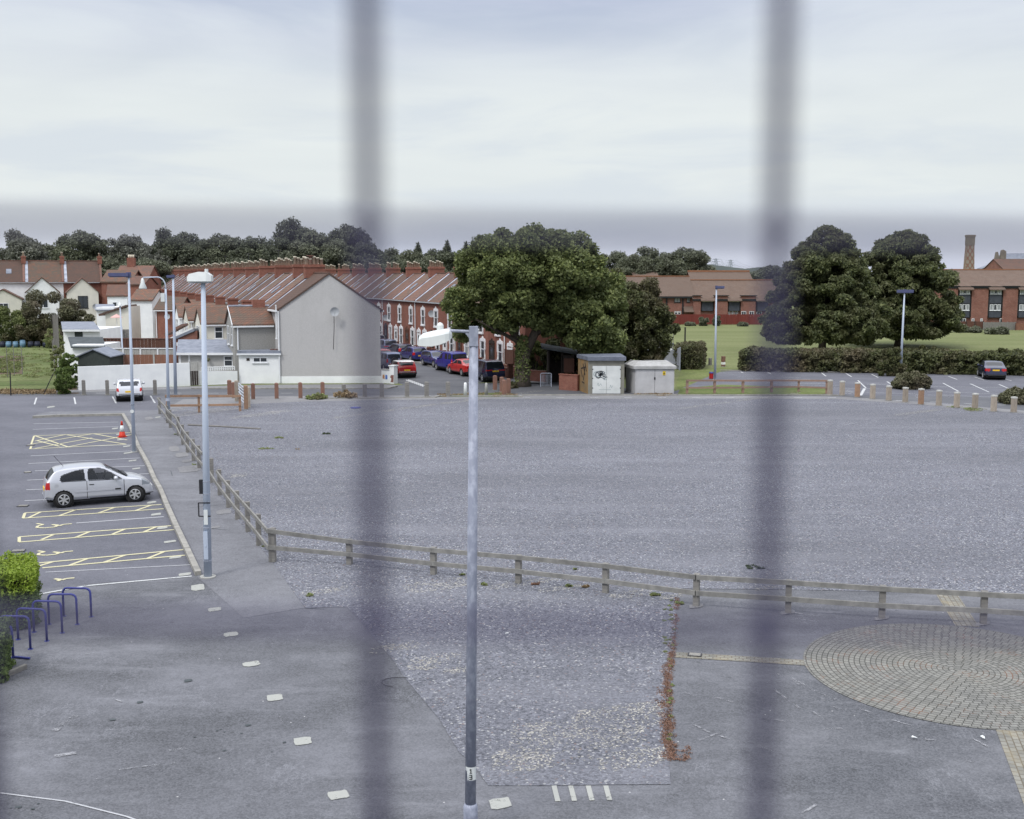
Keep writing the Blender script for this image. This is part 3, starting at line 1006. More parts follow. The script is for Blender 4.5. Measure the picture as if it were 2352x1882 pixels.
limbs = [([(0, 0, -.1), (.05, 0, .5), (.0, 0, 1.6), (.15, 0, 2.7)], [.75, .55, .5, .48]),
         ([(.15, 0, 2.5), (-.5, .1, 3.8), (-1.6, .2, 5.2), (-3.0, .2, 6.6)], [.36, .28, .2, .08]),
         ([(.15, 0, 2.5), (.9, 0, 4.0), (1.6, 0, 6.0), (2.2, .2, 8.6)], [.40, .33, .24, .1]),
         ([(.9, 0, 4.0), (2.6, .1, 5.2), (4.4, .2, 6.4)], [.24, .17, .07]),
         ([(-.5, .1, 3.8), (-.3, .4, 6.0), (.2, .3, 8.8)], [.2, .16, .07]),
         ([(.1, 0, 3.2), (-1.7, -.6, 4.2), (-3.6, -1.0, 5.2)], [.2, .12, .05]),
         ([(1.6, 0, 6.0), (3.0, .8, 7.6), (4.6, .6, 9.2)], [.16, .1, .04])]
tree('maple_tree', 'large broad leafy green tree with forked trunk beside the graffitied kiosk', 'tree', (b.x, b.y, 0), cr, limbs)
# darker tree behind it to the right
b2 = at(1440, 866)
ell = [(.1, 0, 4.2, 3.9, 3.0, 3.3), (-3.2, -.3, 4.4, 2.6, 2.4, 3.4), (-1.0, 0, 6.2, 2.9, 2.2, 2.0), (-2.4, .2, 7.3, 2.6, 2, 2.0), (.7, 0, 6.4, 2.4, 2.2, 1.9), (2.0, 0, 3.2, 1.9, 2.0, 2.1), (-.4, 0, 2.2, 3.6, 2.5, 1.6)]
bl = sub_blobs(ell, 300, .6, 8, .9, .55, 1.04)
cr = leaf_mesh('dark_crown', bl, 75000, .22, 'leaf_dark', 9, .15, .35, .3, .35, .85, rough=.35)
tree('dark_feathery_tree', 'low dark feathery tree with drooping sprays right of the big green tree, behind the kiosks', 'tree', (b2.x, b2.y, 0), cr, [([(0, 0, 0), (.1, 0, 1.6), (.3, 0, 4.0)], [.3, .22, .08]), ([(.1, 0, 1.6), (-1.2, 0, 3.6)], [.16, .05])])
# --- two horse chestnuts in front of the field
c1, c2 = at(1884, 813), at(2047, 797)
prof1 = [(1.7, 5.0), (2.4, 6.2), (3.4, 6.3), (5.0, 6.0), (7.0, 5.2), (9.0, 4.3), (10.5, 3.7), (11.8, 2.7), (12.7, 1.6), (13.2, .6)]
prof1 = [(z, r * 1.03) for z, r in prof1]
bl = dome_blobs(prof1, 470, .70, 21, .66)
cr = leaf_mesh('chestnut_crown', bl, 105000, .38, 'leaf_chestnut', 22, .08, .45, .25, .45, .75, .45, 1.1, .45)
tree('horse_chestnut_tree', 'dark domed horse chestnut tree above the hedge, left of the pair', 'tree', (c1.x + .2, c1.y, 0), cr, [([(0, 0, -.1), (0, 0, 1.0), (.1, 0, 3.2), (.1, 0, 8.0)], [.52, .40, .36, .12]), ([(0, 0, 1.4), (2.0, .4, 3.6)], [.2, .07]), ([(0, 0, 1.5), (-2.2, -.3, 3.8)], [.2, .07])], 0, None, 'pair of horse chestnuts by the field')
prof2 = [(1.8, 5.2), (2.6, 6.3), (4.0, 6.7), (6.0, 6.2), (8.0, 5.6), (10.0, 4.6), (11.4, 3.5), (12.5, 2.3), (13.2, .9)]
prof2 = [(z, r * 1.03) for z, r in prof2]
bl = dome_blobs(prof2, 490, .72, 31, .66)
cr = leaf_mesh('chestnut_crown', bl, 105000, .41, 'leaf_chestnut', 33, .08, .45, .25, .45, .75, .45, 1.1, .45)
tree('horse_chestnut_tree', 'dark spreading horse chestnut tree standing behind a round bush, right of the pair', 'tree', (c2.x + .9, c2.y, 0), cr, [([(0, 0, -.1), (0, 0, 1.0), (.1, 0, 3.2), (.1, 0, 8.0)], [.6, .46, .4, .12]), ([(0, 0, 1.4), (2.2, .4, 3.6)], [.2, .07]), ([(0, 0, 1.5), (-2.2, -.3, 3.8)], [.2, .07])], 0, None, 'pair of horse chestnuts by the field')

# --- trees beyond the houses: four crown shapes shared
FAR = []
for k in range(4):
    rg = random.Random(40 + k)
    ell = [(0, 0, 10.0, 6.4, 5, 5.4), (rg.uniform(-2, 2), 0, 13.4, 4.2, 4, 3.2), (-4.4, 0, 8.4, 3.4, 3, 4.4), (4.4, 0, 8.4, 3.4, 3, 4.4), (rg.uniform(-3.5, 3.5), -1, 12.0, 3.2, 3, 3.0)]
    FAR.append(sub_blobs(ell, 120, 1.25, 50 + k, .8, .55, .98))
FARM = {}
def far_crown(k, mat):
    if (k, mat) not in FARM:
        FARM[(k, mat)] = leaf_mesh('far_crown', FAR[k], 26000, .46, mat, 60 + k, .1, .5, .15, 0, .7, .6, None, .6)
    return FARM[(k, mat)]
FL = [([(0, 0, 0), (.1, 0, 5.5), (0, 0, 11.5)], [.4, .32, .12]), ([(0, 0, 3), (-2, 0, 6.0)], [.2, .06]), ([(0, 0, 3.2), (2, 0, 6.2)], [.2, .06])]
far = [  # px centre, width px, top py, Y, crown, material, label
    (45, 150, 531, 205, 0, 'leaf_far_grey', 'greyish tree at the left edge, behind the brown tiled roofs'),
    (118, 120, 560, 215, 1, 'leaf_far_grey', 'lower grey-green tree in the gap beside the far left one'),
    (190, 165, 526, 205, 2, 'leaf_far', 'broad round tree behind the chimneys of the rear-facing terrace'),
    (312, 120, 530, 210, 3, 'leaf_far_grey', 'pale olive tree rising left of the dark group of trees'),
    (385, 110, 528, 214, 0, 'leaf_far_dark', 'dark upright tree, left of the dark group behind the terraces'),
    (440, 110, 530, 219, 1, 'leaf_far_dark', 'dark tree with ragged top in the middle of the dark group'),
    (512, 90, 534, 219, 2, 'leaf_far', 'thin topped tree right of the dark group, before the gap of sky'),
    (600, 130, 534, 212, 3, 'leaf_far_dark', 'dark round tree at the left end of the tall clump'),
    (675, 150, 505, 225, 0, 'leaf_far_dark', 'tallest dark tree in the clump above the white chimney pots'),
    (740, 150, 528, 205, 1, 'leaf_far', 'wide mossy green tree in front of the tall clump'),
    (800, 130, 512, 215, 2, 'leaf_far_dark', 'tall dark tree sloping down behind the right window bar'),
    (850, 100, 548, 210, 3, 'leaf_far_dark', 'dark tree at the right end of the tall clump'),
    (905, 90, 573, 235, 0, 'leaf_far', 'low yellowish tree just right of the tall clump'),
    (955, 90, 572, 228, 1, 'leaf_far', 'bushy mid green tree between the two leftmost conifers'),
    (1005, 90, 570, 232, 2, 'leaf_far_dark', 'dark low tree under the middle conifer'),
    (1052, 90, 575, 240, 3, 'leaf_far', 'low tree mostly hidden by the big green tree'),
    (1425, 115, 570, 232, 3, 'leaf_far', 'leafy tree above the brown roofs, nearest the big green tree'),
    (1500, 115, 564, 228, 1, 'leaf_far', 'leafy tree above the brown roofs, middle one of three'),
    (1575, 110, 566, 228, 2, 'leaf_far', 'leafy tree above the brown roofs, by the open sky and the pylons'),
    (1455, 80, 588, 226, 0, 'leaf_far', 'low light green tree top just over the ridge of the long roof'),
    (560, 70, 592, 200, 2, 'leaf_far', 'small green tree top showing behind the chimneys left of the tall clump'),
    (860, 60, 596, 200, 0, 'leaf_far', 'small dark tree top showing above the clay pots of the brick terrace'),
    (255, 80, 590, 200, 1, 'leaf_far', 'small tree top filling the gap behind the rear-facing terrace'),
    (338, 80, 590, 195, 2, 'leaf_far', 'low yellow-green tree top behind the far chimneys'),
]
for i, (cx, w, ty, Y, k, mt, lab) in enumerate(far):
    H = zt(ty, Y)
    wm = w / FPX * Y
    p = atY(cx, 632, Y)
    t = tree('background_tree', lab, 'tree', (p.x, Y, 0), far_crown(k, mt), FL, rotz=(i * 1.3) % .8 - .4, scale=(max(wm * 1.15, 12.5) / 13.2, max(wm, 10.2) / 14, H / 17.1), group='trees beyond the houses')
# conifers
def conifer_mesh(seed):
    rg = random.Random(seed)
    bl = []
    for k in range(17):
        z = 5 + k * .62
        r = 3.4 * (1 - k / 17.5)
        for j in range(8):
            a = j * .8 + k * .5
            bl.append((r * .55 * math.cos(a), r * .55 * math.sin(a), z - r * .05, r * .5 + .1, r * .4 + .1, .42))
    return leaf_mesh('conifer_crown', bl, 9000, .5, 'leaf_far_dark', seed, .2, .3, .3, .3, .5, .4, None, .35)
cmesh = conifer_mesh(3)
for cx, ty, Y, lab in ((960, 556, 230, 'pointed conifer farthest left of the three by the brick terrace'), (1027, 551, 232, 'pointed conifer in the middle of the three by the brick terrace'), (1070, 554, 234, 'conifer nearest the big green tree, of the three')):
    p = atY(cx, 632, Y)
    tree('conifer_tree', lab, 'tree', (p.x, Y, 0), cmesh, [([(0, 0, 0), (0, 0, 14.5)], [.28, .05])], 0, (1.05, 1.05, zt(ty, Y) / 15.3), 'conifers beyond the terrace')

# --- garden bushes on the left
def bush(name, label, pxc, pytop, pybase, wpx, mat, n, size, seed, group='bushes by the allotments', cat='bush', depth=1.0, lumps=26, rb=None, droop=0):
    g = at(pxc, pybase)
    s = ray(pxc, pybase).y
    k = (g - Vector((0, 0, CH))).length
    zc = g.y * cp + CH * sp
    W = wpx / FPX * zc * 1.08
    H = zt(pytop, g.y)
    ell = [(0, 0, H * .45, W * .46, W * .46 * depth, H * .48), (W * .15, 0, H * .35, W * .32, W * .3 * depth, H * .36), (-W * .18, 0, H * .33, W * .3, W * .3 * depth, H * .34)]
    bl = sub_blobs(ell, lumps, rb or W * .11, seed, .85, .75, 1.0)
    me = leaf_mesh('foliage', bl, int(n * 1.2), size, mat, seed, .12, .5, .3, droop, .85, .55, .02, .3)
    t = thing(name, label, cat, (g.x, g.y, 0), 0, group)
    link('foliage', me, t)
    part('stem', t, 'bark', lambda m: [m.tube([(0, 0, 0), (dx, 0, H * .55)], [H * .02 + .02, .015], 6) for dx in (-W * .15, 0, W * .18)])
    return t


bush('large_bush', 'dark rounded bush at the left, above the water butts', 50, 682, 793, 125, 'leaf_maple', 12000, .26, 71)
bush('large_bush', 'brownish flowering bush behind the dark rounded one', 122, 668, 791, 150, 'leaf_olive', 14000, .26, 72)
bush('large_bush', 'dense grey-green round bush beside the white garden shed', 192, 684, 790, 84, 'leaf_olive', 10000, .22, 73)
bush('large_bush', 'narrow yellow-green shrub between the round bushes', 143, 702, 788, 34, 'leaf_maple', 1800, .24, 74)
bush('large_bush', 'dark low garden shrub right of the round grey-green bush', 236, 722, 786, 60, 'leaf_dark', 3500, .25, 75)
bush('large_bush', 'green garden shrub beside the pink parasol', 284, 712, 788, 56, 'leaf_maple', 3000, .25, 76)
bush('large_bush', 'dark clipped shrub below the pink parasol', 262, 735, 790, 60, 'leaf_dark', 3000, .25, 77)
bush('large_bush', 'dark shaggy bush on the left edge of the alley', 66, 716, 794, 120, 'leaf_dark', 9000, .26, 78)
bush('red_leaved_bush', 'reddish bush behind the dark brown garden fence', 358, 765, 800, 44, 'leaf_rust', 1500, .2, 79)
for i, (x, t_, b_, w, lab) in enumerate(((160, 800, 892, 34, 'overgrown bank beside the dark shed, by the white wall'), (136, 770, 862, 26, 'tall weeds along the wire fence of the alley'), (148, 838, 905, 30, 'brambles at the near end of the alley'), (122, 750, 800, 30, 'weeds by the far end of the wire fence'))):
    bush('bramble_clump', lab, x, t_, b_, w * 1.15, 'leaf_weed' if i % 2 else 'leaf_hedge_low', 5000, .15, 90 + i, 'brambles along the alley', 'brambles', 2.0, 70)
for i, (x, t_, b_, w, lab) in enumerate(((80, 762, 786, 26, 'tall feathery weeds right of the light blue water butts'), (52, 765, 786, 24, 'tall feathery weeds behind the light blue water butts'), (12, 762, 786, 26, 'tall feathery weeds at the left edge of the allotment'), (104, 770, 790, 20, 'weeds behind the dark water butts'))):
    bush('weed_clump', lab, x, t_, b_, w, 'leaf_weed', 900, .2, 96 + i, 'weeds behind the water butts', 'weeds', 1.3, 14, None, .5)

# --- box hedges close by, bottom left
def hedge_block(name, label, x0, x1, y0, y1, H, loc, rotz, mat_top, n, size, seed, group=None, mat_low=None, lump=.22):
    """a clipped hedge: rounded-box surface covered in leaves, denser bright growth on top"""
    rg = np.random.default_rng(seed)
    t = thing(name, label, 'hedge', loc, rotz, group)
    bl = []
    step = lump * 1.1
    for x in np.arange(x0, x1 + .01, step):
        for y in np.arange(y0, y1 + .01, step):
            for z in np.arange(lump * .5, H + .01, step):
                edge = x < x0 + step or x > x1 - step or y < y0 + step or y > y1 - step or z > H - step * 1.2
                if edge:
                    j = rg.normal(size=3) * lump * .22
                    r = lump * (.75 + .4 * rg.random())
                    bl.append((x + j[0], y + j[1], z + j[2] * .8, r, r, r * .8))
    top = [b for b in bl if b[2] > H * .62]
    low = [b for b in bl if b[2] <= H * .68]
    if mat_low:
        link('top_growth', leaf_mesh('top_growth', top, n // 2, size, mat_top, seed, .1, .6, .5, 0, .8, .5), t)
        link('foliage', leaf_mesh('foliage', low, n // 2, size, mat_low, seed + 1, .1, .3, .6, 0, .8, .5, .02), t)
    else:
        link('foliage', leaf_mesh('foliage', bl, n, size, mat_top, seed, .1, .3, .6, 0, .85, .55, .02), t)
    part('core', t, 'dark_timber', lambda m: m.box(x0 + lump * .6, x1 - lump * .6, y0 + lump * .6, y1 - lump * .6, .02, H - lump * .7))
    return t


h = at(101, 1432)
Hh = zt(1302, h.y)
g0 = at(15, 1462)
hx = h - g0
hedge_block('box_hedge', 'bright yellow-green topped clipped hedge behind the blue cycle hoops', -2.4, 0, 0, 2.0, Hh - .08, (h.x - .08, h.y - .35, 0), R(20), 'leaf_bright', 42000, .085, 101, 'clipped hedges by the cycle hoops', 'leaf_hedge_low', .16)
h = at(30, 1560)
hedge_block('box_hedge', 'dull green clipped hedge nearest the camera, cut by the left edge of the photo', -2.6, 0, 0, 1.1, zt(1432, h.y) - .1, (h.x - .05, h.y - .1, 0), R(20), 'leaf_hedge_low', 26000, .085, 105, 'clipped hedges by the cycle hoops', None, .16)
# --- hedges and bushes of the right-hand car park
ha, hb = at(1716, 853), at(2500, 866)
L = (hb - ha).length
ang = math.atan2((hb - ha).y, (hb - ha).x)
hedge_block('long_hedge', 'long dark unclipped hedge between the car park and the field', 0, L, 0, 2.6, zt(806, ha.y), (ha.x, ha.y + .3, 0), ang, 'leaf_dark', 60000, .30, 111, None, None, .55)
for i, (x, t_, b_, w, lab) in enumerate(((2045, 794, 864, 60, 'round bush bulging from the hedge beside the lamp post'), (2108, 792, 830, 46, 'rounded bush top on the hedge, right of the lamp post'), (2152, 791, 826, 34, 'small dark bush on the hedge top, by the field'), (2295, 796, 858, 76, 'largest round bush in the hedge, behind the navy saloon'), (2240, 815, 852, 40, 'low bush left of the navy saloon'))):
    bush('hedge_bush', lab, x, t_, b_, w, 'leaf_dark', 5000, .25, 120 + i, 'bushes growing through the long hedge')
bush('island_shrub', 'spreading low shrub on the kerbed island below the lamp post', 2090, 857, 893, 84, 'leaf_olive', 14000, .17, 131, 'low shrubs on car park islands', 'shrub', .7, 70)
bush('island_shrub', 'spreading low shrub cut by the right edge of the photo', 2348, 895, 927, 96, 'leaf_olive', 9000, .17, 132, 'low shrubs on car park islands', 'shrub', .7, 60)
g = at(1583, 849)
hedge_block('clipped_hedge', 'tall square clipped hedge end beside the blue-grey board fence', -1.0, 1.0, 0, 5.0, zt(796, g.y), (g.x, g.y, 0), R(-14), 'leaf_dark', 12000, .17, 135, None, None, .4)
bush('yellow_shrub', 'yellowish shrub by the brick flats at the right edge', 2345, 682, 745, 66, 'leaf_olive', 6000, .45, 141, 'shrubs along the foot of the flats')
for i, (x, t_, b_, w, lab) in enumerate(((1617, 722, 749, 20, 'small shrub against the red fence, left of the lamp post'), (1646, 724, 749, 16, 'small shrub against the red fence behind the lamp post'), (1585, 740, 749, 22, 'low shrub at the left part of the red fence'), (1706, 742, 750, 20, 'low shrub at the foot of the red fence, right of the lamp post'), (2225, 748, 764, 60, 'low shrubs under the dark fence of the flats'), (2290, 752, 768, 50, 'low shrubs under the grey fence of the flats'))):
    bush('fence_shrub', lab, x, t_, b_, w, 'leaf_far', 1200, .5, 150 + i, 'shrubs along the foot of the flats')
bush('roadside_weeds', 'brown-green weed clump behind the grey bollards before the gable', 794, 897, 915, 46, 'leaf_dry', 700, .16, 161, 'weed clumps at the road edge', 'weeds')
bush('roadside_weeds', 'low green weeds at the foot of the last red bollard', 728, 905, 917, 46, 'leaf_weed', 700, .16, 162, 'weed clumps at the road edge', 'weeds')
bush('roadside_weeds', 'ivy-green weeds at the foot of the big tree', 1178, 878, 892, 34, 'leaf_dark', 900, .18, 163, 'weed clumps at the road edge', 'weeds')
bush('added_shade_bush', 'dark bush added for the shade under the big tree, beside the open shed', 1262, 772, 873, 125, 'leaf_dark', 9000, .24, 171, 'bushes added for the shade under the big tree')  # some foliage, filled out with bushes added to darken the shaded gap
bush('added_shade_bush', 'dark bush added for the shade behind the graffitied kiosk', 1352, 790, 876, 110, 'leaf_dark', 8000, .24, 172, 'bushes added for the shade under the big tree')
bush('added_shade_bush', 'leafy bush added for the shade right of the big trunk, under the lowest branches', 1226, 776, 872, 60, 'leaf_maple', 4000, .24, 173, 'bushes added for the shade under the big tree')
b = at(1200, 888)
me = leaf_mesh('trunk_ivy', [(0, 0, .5 + .5 * k, .62, .62, .5) for k in range(7)], 2600, .2, 'leaf_maple', 165, .02, .2, .8, 0, .2)
o = link('trunk_ivy', me, None, (b.x, b.y, 0)); tag(o, 'ragged ivy around the trunk of the big green tree', 'ivy')

# --- small weeds on the gravel, rusty creeper at the gravel edge
def weed(label, x, y, wpx, seed, mat='leaf_weed', hpx=6, n=140, size=.07, group='small weeds on the gravel'):
    g = at(x, y)
    zc = g.y * cp + CH * sp
    W = wpx / FPX * zc
    rg = random.Random(seed)
    bl = [(rg.uniform(-W, W) * .5, rg.uniform(-W, W) * .4, .02, W * .17, W * .17, hpx / FPX * zc * .35 * rg.uniform(.4, 1.4)) for k in range(10)]
    me = leaf_mesh('weed_tuft', bl, int(n * .55), size * 1.15, mat, seed, .3, 1.1, .2, 0, .2, .5, .012, .4)
    o = link('weed_tuft', me, None, (g.x, g.y, .01))
    tag(o, label, 'weed', group)


wl = [(646, 1007, 22, 'leaf_weed', 'bright green weed on the gravel, upper of the two left ones'), (612, 1032, 32, 'leaf_weed', 'sprawling green weed on the gravel, lower of the two left ones'), (751, 998, 18, 'leaf_deep_green', 'dark green tuft on the gravel left of the left window bar'),
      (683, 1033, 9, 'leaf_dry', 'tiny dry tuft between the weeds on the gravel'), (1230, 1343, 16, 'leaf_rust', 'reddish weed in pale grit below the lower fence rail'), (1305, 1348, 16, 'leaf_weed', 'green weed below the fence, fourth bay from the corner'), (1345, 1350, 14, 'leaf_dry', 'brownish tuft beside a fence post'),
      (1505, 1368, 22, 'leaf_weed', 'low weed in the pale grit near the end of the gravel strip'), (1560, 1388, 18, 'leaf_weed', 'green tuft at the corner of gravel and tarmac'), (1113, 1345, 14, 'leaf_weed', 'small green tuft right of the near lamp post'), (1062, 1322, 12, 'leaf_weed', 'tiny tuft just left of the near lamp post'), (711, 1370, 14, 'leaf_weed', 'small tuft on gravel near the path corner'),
      (1738, 1305, 40, 'leaf_deep_green', 'dark low weeds on the gravel behind the fence, on the right window bar'), (606, 1257, 12, 'leaf_weed', 'small tuft by the last post before the fence corner'), (447, 1069, 12, 'leaf_weed', 'small bright tuft beside the path fence'), (403, 999, 8, 'leaf_weed', 'dark tuft where the path meets the fence'), (1320, 1310, 8, 'leaf_weed', 'tiny weed between the fence rails')]
for i, (x, y, w, mt, lab) in enumerate(wl):
    weed(lab, x, y, w, 200 + i, mt, 9 if w > 20 else 7, 300 if w > 12 else 90, .07 if w > 12 else .055)
# rusty creeper strip (stuff)
rg = random.Random(9)
edge = [(1556, 1372), (1553, 1420), (1549, 1480), (1541, 1540), (1537, 1600), (1534, 1650), (1537, 1700), (1542, 1745)]
bl = []
for k in range(230):
    f = rg.random() * (len(edge) - 1.001)
    i = int(f); a, b_ = edge[i], edge[i + 1]
    x = a[0] + (b_[0] - a[0]) * (f - i); y = a[1] + (b_[1] - a[1]) * (f - i)
    wid = 4 + 20 * math.exp(-((y - 1620) / 95.0) ** 2) + (14 if y > 1690 else 0)
    if y < 1500 and rg.random() < .62: continue
    p = at(x - abs(rg.gauss(0, .5)) * wid + rg.uniform(0, 9) * (y > 1600), y)
    r = rg.uniform(.04, .13)
    bl.append((p.x, p.y, .012, r, r * 1.8, .016))
for k in range(14):
    p = at(1545 + rg.uniform(0, 38), 1722 + rg.uniform(-10, 30)); bl.append((p.x, p.y, .03, .09, .05, .02))
me = leaf_mesh('rusty_creeper', bl, 8500, .028, 'leaf_rust', 210, .6, .9, .2, 0, .1, .7, .012, .4)
tag(link('rusty_creeper', me), kind='stuff')
bl = []
for k in range(26):
    p = at(1548 + rg.uniform(-22, 0), rg.uniform(1380, 1800)); bl.append((p.x, p.y, .015, .06, .06, .03))
tag(link('edge_weeds', leaf_mesh('edge_weeds', bl, 1500, .035, 'leaf_weed', 211, .3, .6, .3, 0, .1, .6, .012, .4)), kind='stuff')
# dry grass at the allotment edge and leaf litter by the kiosks
def scatter(name, poly, n, size, mat, seed, h=.12):
    rg = random.Random(seed)
    xs = [p[0] for p in poly]; ys = [p[1] for p in poly]
    bl = []
    for k in range(n // 60):
        f, g_ = rg.random(), rg.random()
        a = [poly[0][i] + (poly[1][i] - poly[0][i]) * f for i in (0, 1)]
        b_ = [poly[3][i] + (poly[2][i] - poly[3][i]) * f for i in (0, 1)]
        p = at(a[0] + (b_[0] - a[0]) * g_, a[1] + (b_[1] - a[1]) * g_)
        bl.append((p.x, p.y, h * .4, .5, .5, h))
    tag(link(name, leaf_mesh(name, bl, n, size, mat, seed, .5, .5, .2, 0, .05, .35, .02)), kind='stuff')
scatter('dry_grass', [(-20, 897), (150, 897), (150, 906), (-20, 906)], 4000, .14, 'leaf_dry', 220)
scatter('allotment_weeds', [(-20, 870), (120, 870), (115, 790), (-20, 790)], 5000, .16, 'leaf_weed', 221, .14)
scatter('vegetable_rows', [(-20, 858), (52, 858), (55, 822), (-20, 822)], 3500, .2, 'leaf_maple', 222, .25)
scatter('leaf_litter', [(1475, 902), (1545, 902), (1548, 909), (1460, 909)], 900, .16, 'leaf_dry', 223, .06)
scatter('island_weeds', [(1010, 905), (1180, 903), (1188, 911), (1005, 912)], 1600, .12, 'leaf_dry', 224, .06)
scatter('bollard_grass', [(2180, 935), (2250, 940), (2250, 946), (2180, 941)], 500, .12, 'leaf_weed', 225, .06)
# ---------------------------------------------------------------- windows and doors (local: x across, +y outward, z up from sill)
def window(parent, x, y, z, w, h, rotz=0.0, style='plain', glass='house_glass', frame='white_paint', name='window'):
    def fr(m):
        t = .07
        m.box(-w / 2, w / 2, 0, .05, 0, t); m.box(-w / 2, w / 2, 0, .05, h - t, h)
        m.box(-w / 2, -w / 2 + t, 0, .05, t, h - t); m.box(w / 2 - t, w / 2, 0, .05, t, h - t)
        if style in ('plain', 'cross', 'ornate'):
            m.box(-w / 2 + t, w / 2 - t, 0, .045, h * .55, h * .55 + t * .8)
        if style in ('cross', 'double', 'wide'):
            m.box(-.03, .03, 0, .043, t, h - t)
        if style == 'wide':
            for q in (-.25, .25): m.box(w * q - .03, w * q + .03, 0, .043, t, h - t)
        if style == 'ornate':
            a = .16
            m.box(-w / 2 - a, -w / 2, 0, .09, -.0, h * .25); m.box(w / 2, w / 2 + a, 0, .09, 0, h * .25)
            m.box(-w / 2 - a * .55, -w / 2, 0, .085, h * .25, h * .55); m.box(w / 2, w / 2 + a * .55, 0, .085, h * .25, h * .55)
            m.box(-w / 2 - a * 1.2, -w / 2, 0, .09, h * .55, h); m.box(w / 2, w / 2 + a * 1.2, 0, .09, h * .55, h)
            m.exty([(-w / 2 - a * 1.2, h), (w / 2 + a * 1.2, h), (w / 2 + a * .6, h + .22), (.12, h + .30), (0, h + .48), (-.12, h + .30), (-w / 2 - a * .6, h + .22)], 0, .10)
            m.box(-w / 2 - a, w / 2 + a, 0, .14, -.14, 0)
        else:
            m.box(-w / 2 - .08, w / 2 + .08, 0, .10, -.07, 0)
    o = part(name, parent, frame, fr, (w, h, style, frame), False, (x, y, z), rotz)
    part('pane', o, glass, lambda m: m.box(-w / 2 + .05, w / 2 - .05, -.01, .022, .05, h - .05), (w, h, glass), False)
    return o


def door(parent, x, y, z, w, h, rotz=0.0, mat='white_paint', style='plain'):
    def fn(m):
        m.box(-w / 2, w / 2, 0, .05, 0, h)
        if style == 'ornate':
            a = .14
            m.box(-w / 2 - a, -w / 2, 0, .09, 0, h + .1); m.box(w / 2, w / 2 + a, 0, .09, 0, h + .1)
            m.exty([(-w / 2 - a * 1.3, h + .1), (w / 2 + a * 1.3, h + .1), (w / 2 + a * .6, h + .36), (.12, h + .42), (0, h + .58), (-.12, h + .42), (-w / 2 - a * .6, h + .36)], 0, .1)
    o = part('door', parent, mat, fn, (w, h, mat, style), False, (x, y, z), rotz)
    part('door_pane', o, 'house_glass', lambda m: m.box(-w * .28, w * .28, .05, .062, h * .55, h * .9), (w, h), False)
    return o


# ---------------------------------------------------------------- terraces
PW = 4.3
EAVE, RIDGE = zt(712, A0.y), 8.55
WH = WT / 2


def roof_profile(eave=None, ridge=None, wt=None, over=.18, th=.14):
    e, r, w = eave or EAVE, ridge or RIDGE, (wt or WT)
    sl = (r - e) / (w / 2)
    return [(over, e - over * sl), (over, e - over * sl + th), (-w / 2, r + th), (-w - over, e - over * sl + th), (-w - over, e - over * sl), (-w / 2, r)]


def parapet_fn(eave, ridge, wt, x0=-.15, x1=.15, h=.27):
    e, r, w = eave, ridge, wt
    o = .2
    sl = (r - e) / (w / 2)
    pr = [(o, e - o * sl + .05), (o, e - o * sl + h), (-w / 2, r + h + .02), (-w - o, e - o * sl + h), (-w - o, e - o * sl + .05), (-w / 2, r + .05)]
    return lambda m: m.extx(pr, x0, x1)


def flashing_fn(eave, ridge, wt, x0, x1, h=.175):
    e, r, w = eave, ridge, wt
    o = .16
    sl = (r - e) / (w / 2)
    pr = [(o, e - o * sl + .1), (o, e - o * sl + h), (-w / 2, r + h), (-w - o, e - o * sl + h), (-w - o, e - o * sl + .1), (-w / 2, r + .1)]
    return lambda m: m.extx(pr, x0, x1)


def chimney(parent, x, y, z0, h, wid=1.75, th=.62, pots=6, mat='brick_coping', potmat='pot_buff', key=None, gap=False):
    def fn(m):
        m.box(-th / 2, th / 2, -wid / 2, wid / 2, z0, z0 + h - .22)
        m.box(-th / 2 - .06, th / 2 + .06, -wid / 2 - .06, wid / 2 + .06, z0 + h - .22, z0 + h - .1)
        m.box(-th / 2 - .02, th / 2 + .02, -wid / 2 - .02, wid / 2 + .02, z0 + h - .1, z0 + h)
    o = part('chimney_stack', parent, 'red_brick', fn, (round(z0, 2), h, wid, th), False, (x, y, 0))
    for k in range(pots):
        if gap and k == gap: continue
        hh = .50 + .1 * ((k * 7) % 3)
        part('chimney_pot', o, potmat if (k * 5 + pots) % 4 else 'pot_clay', lambda m: m.tube([(0, 0, 0), (0, 0, hh * .8), (0, 0, hh * .8), (0, 0, hh)], [.15, .12, .15, .15], 8), (hh,), True,
             (0, -wid / 2 + .18 + (wid - .36) * k / max(1, pots - 1), z0 + h))
    return o


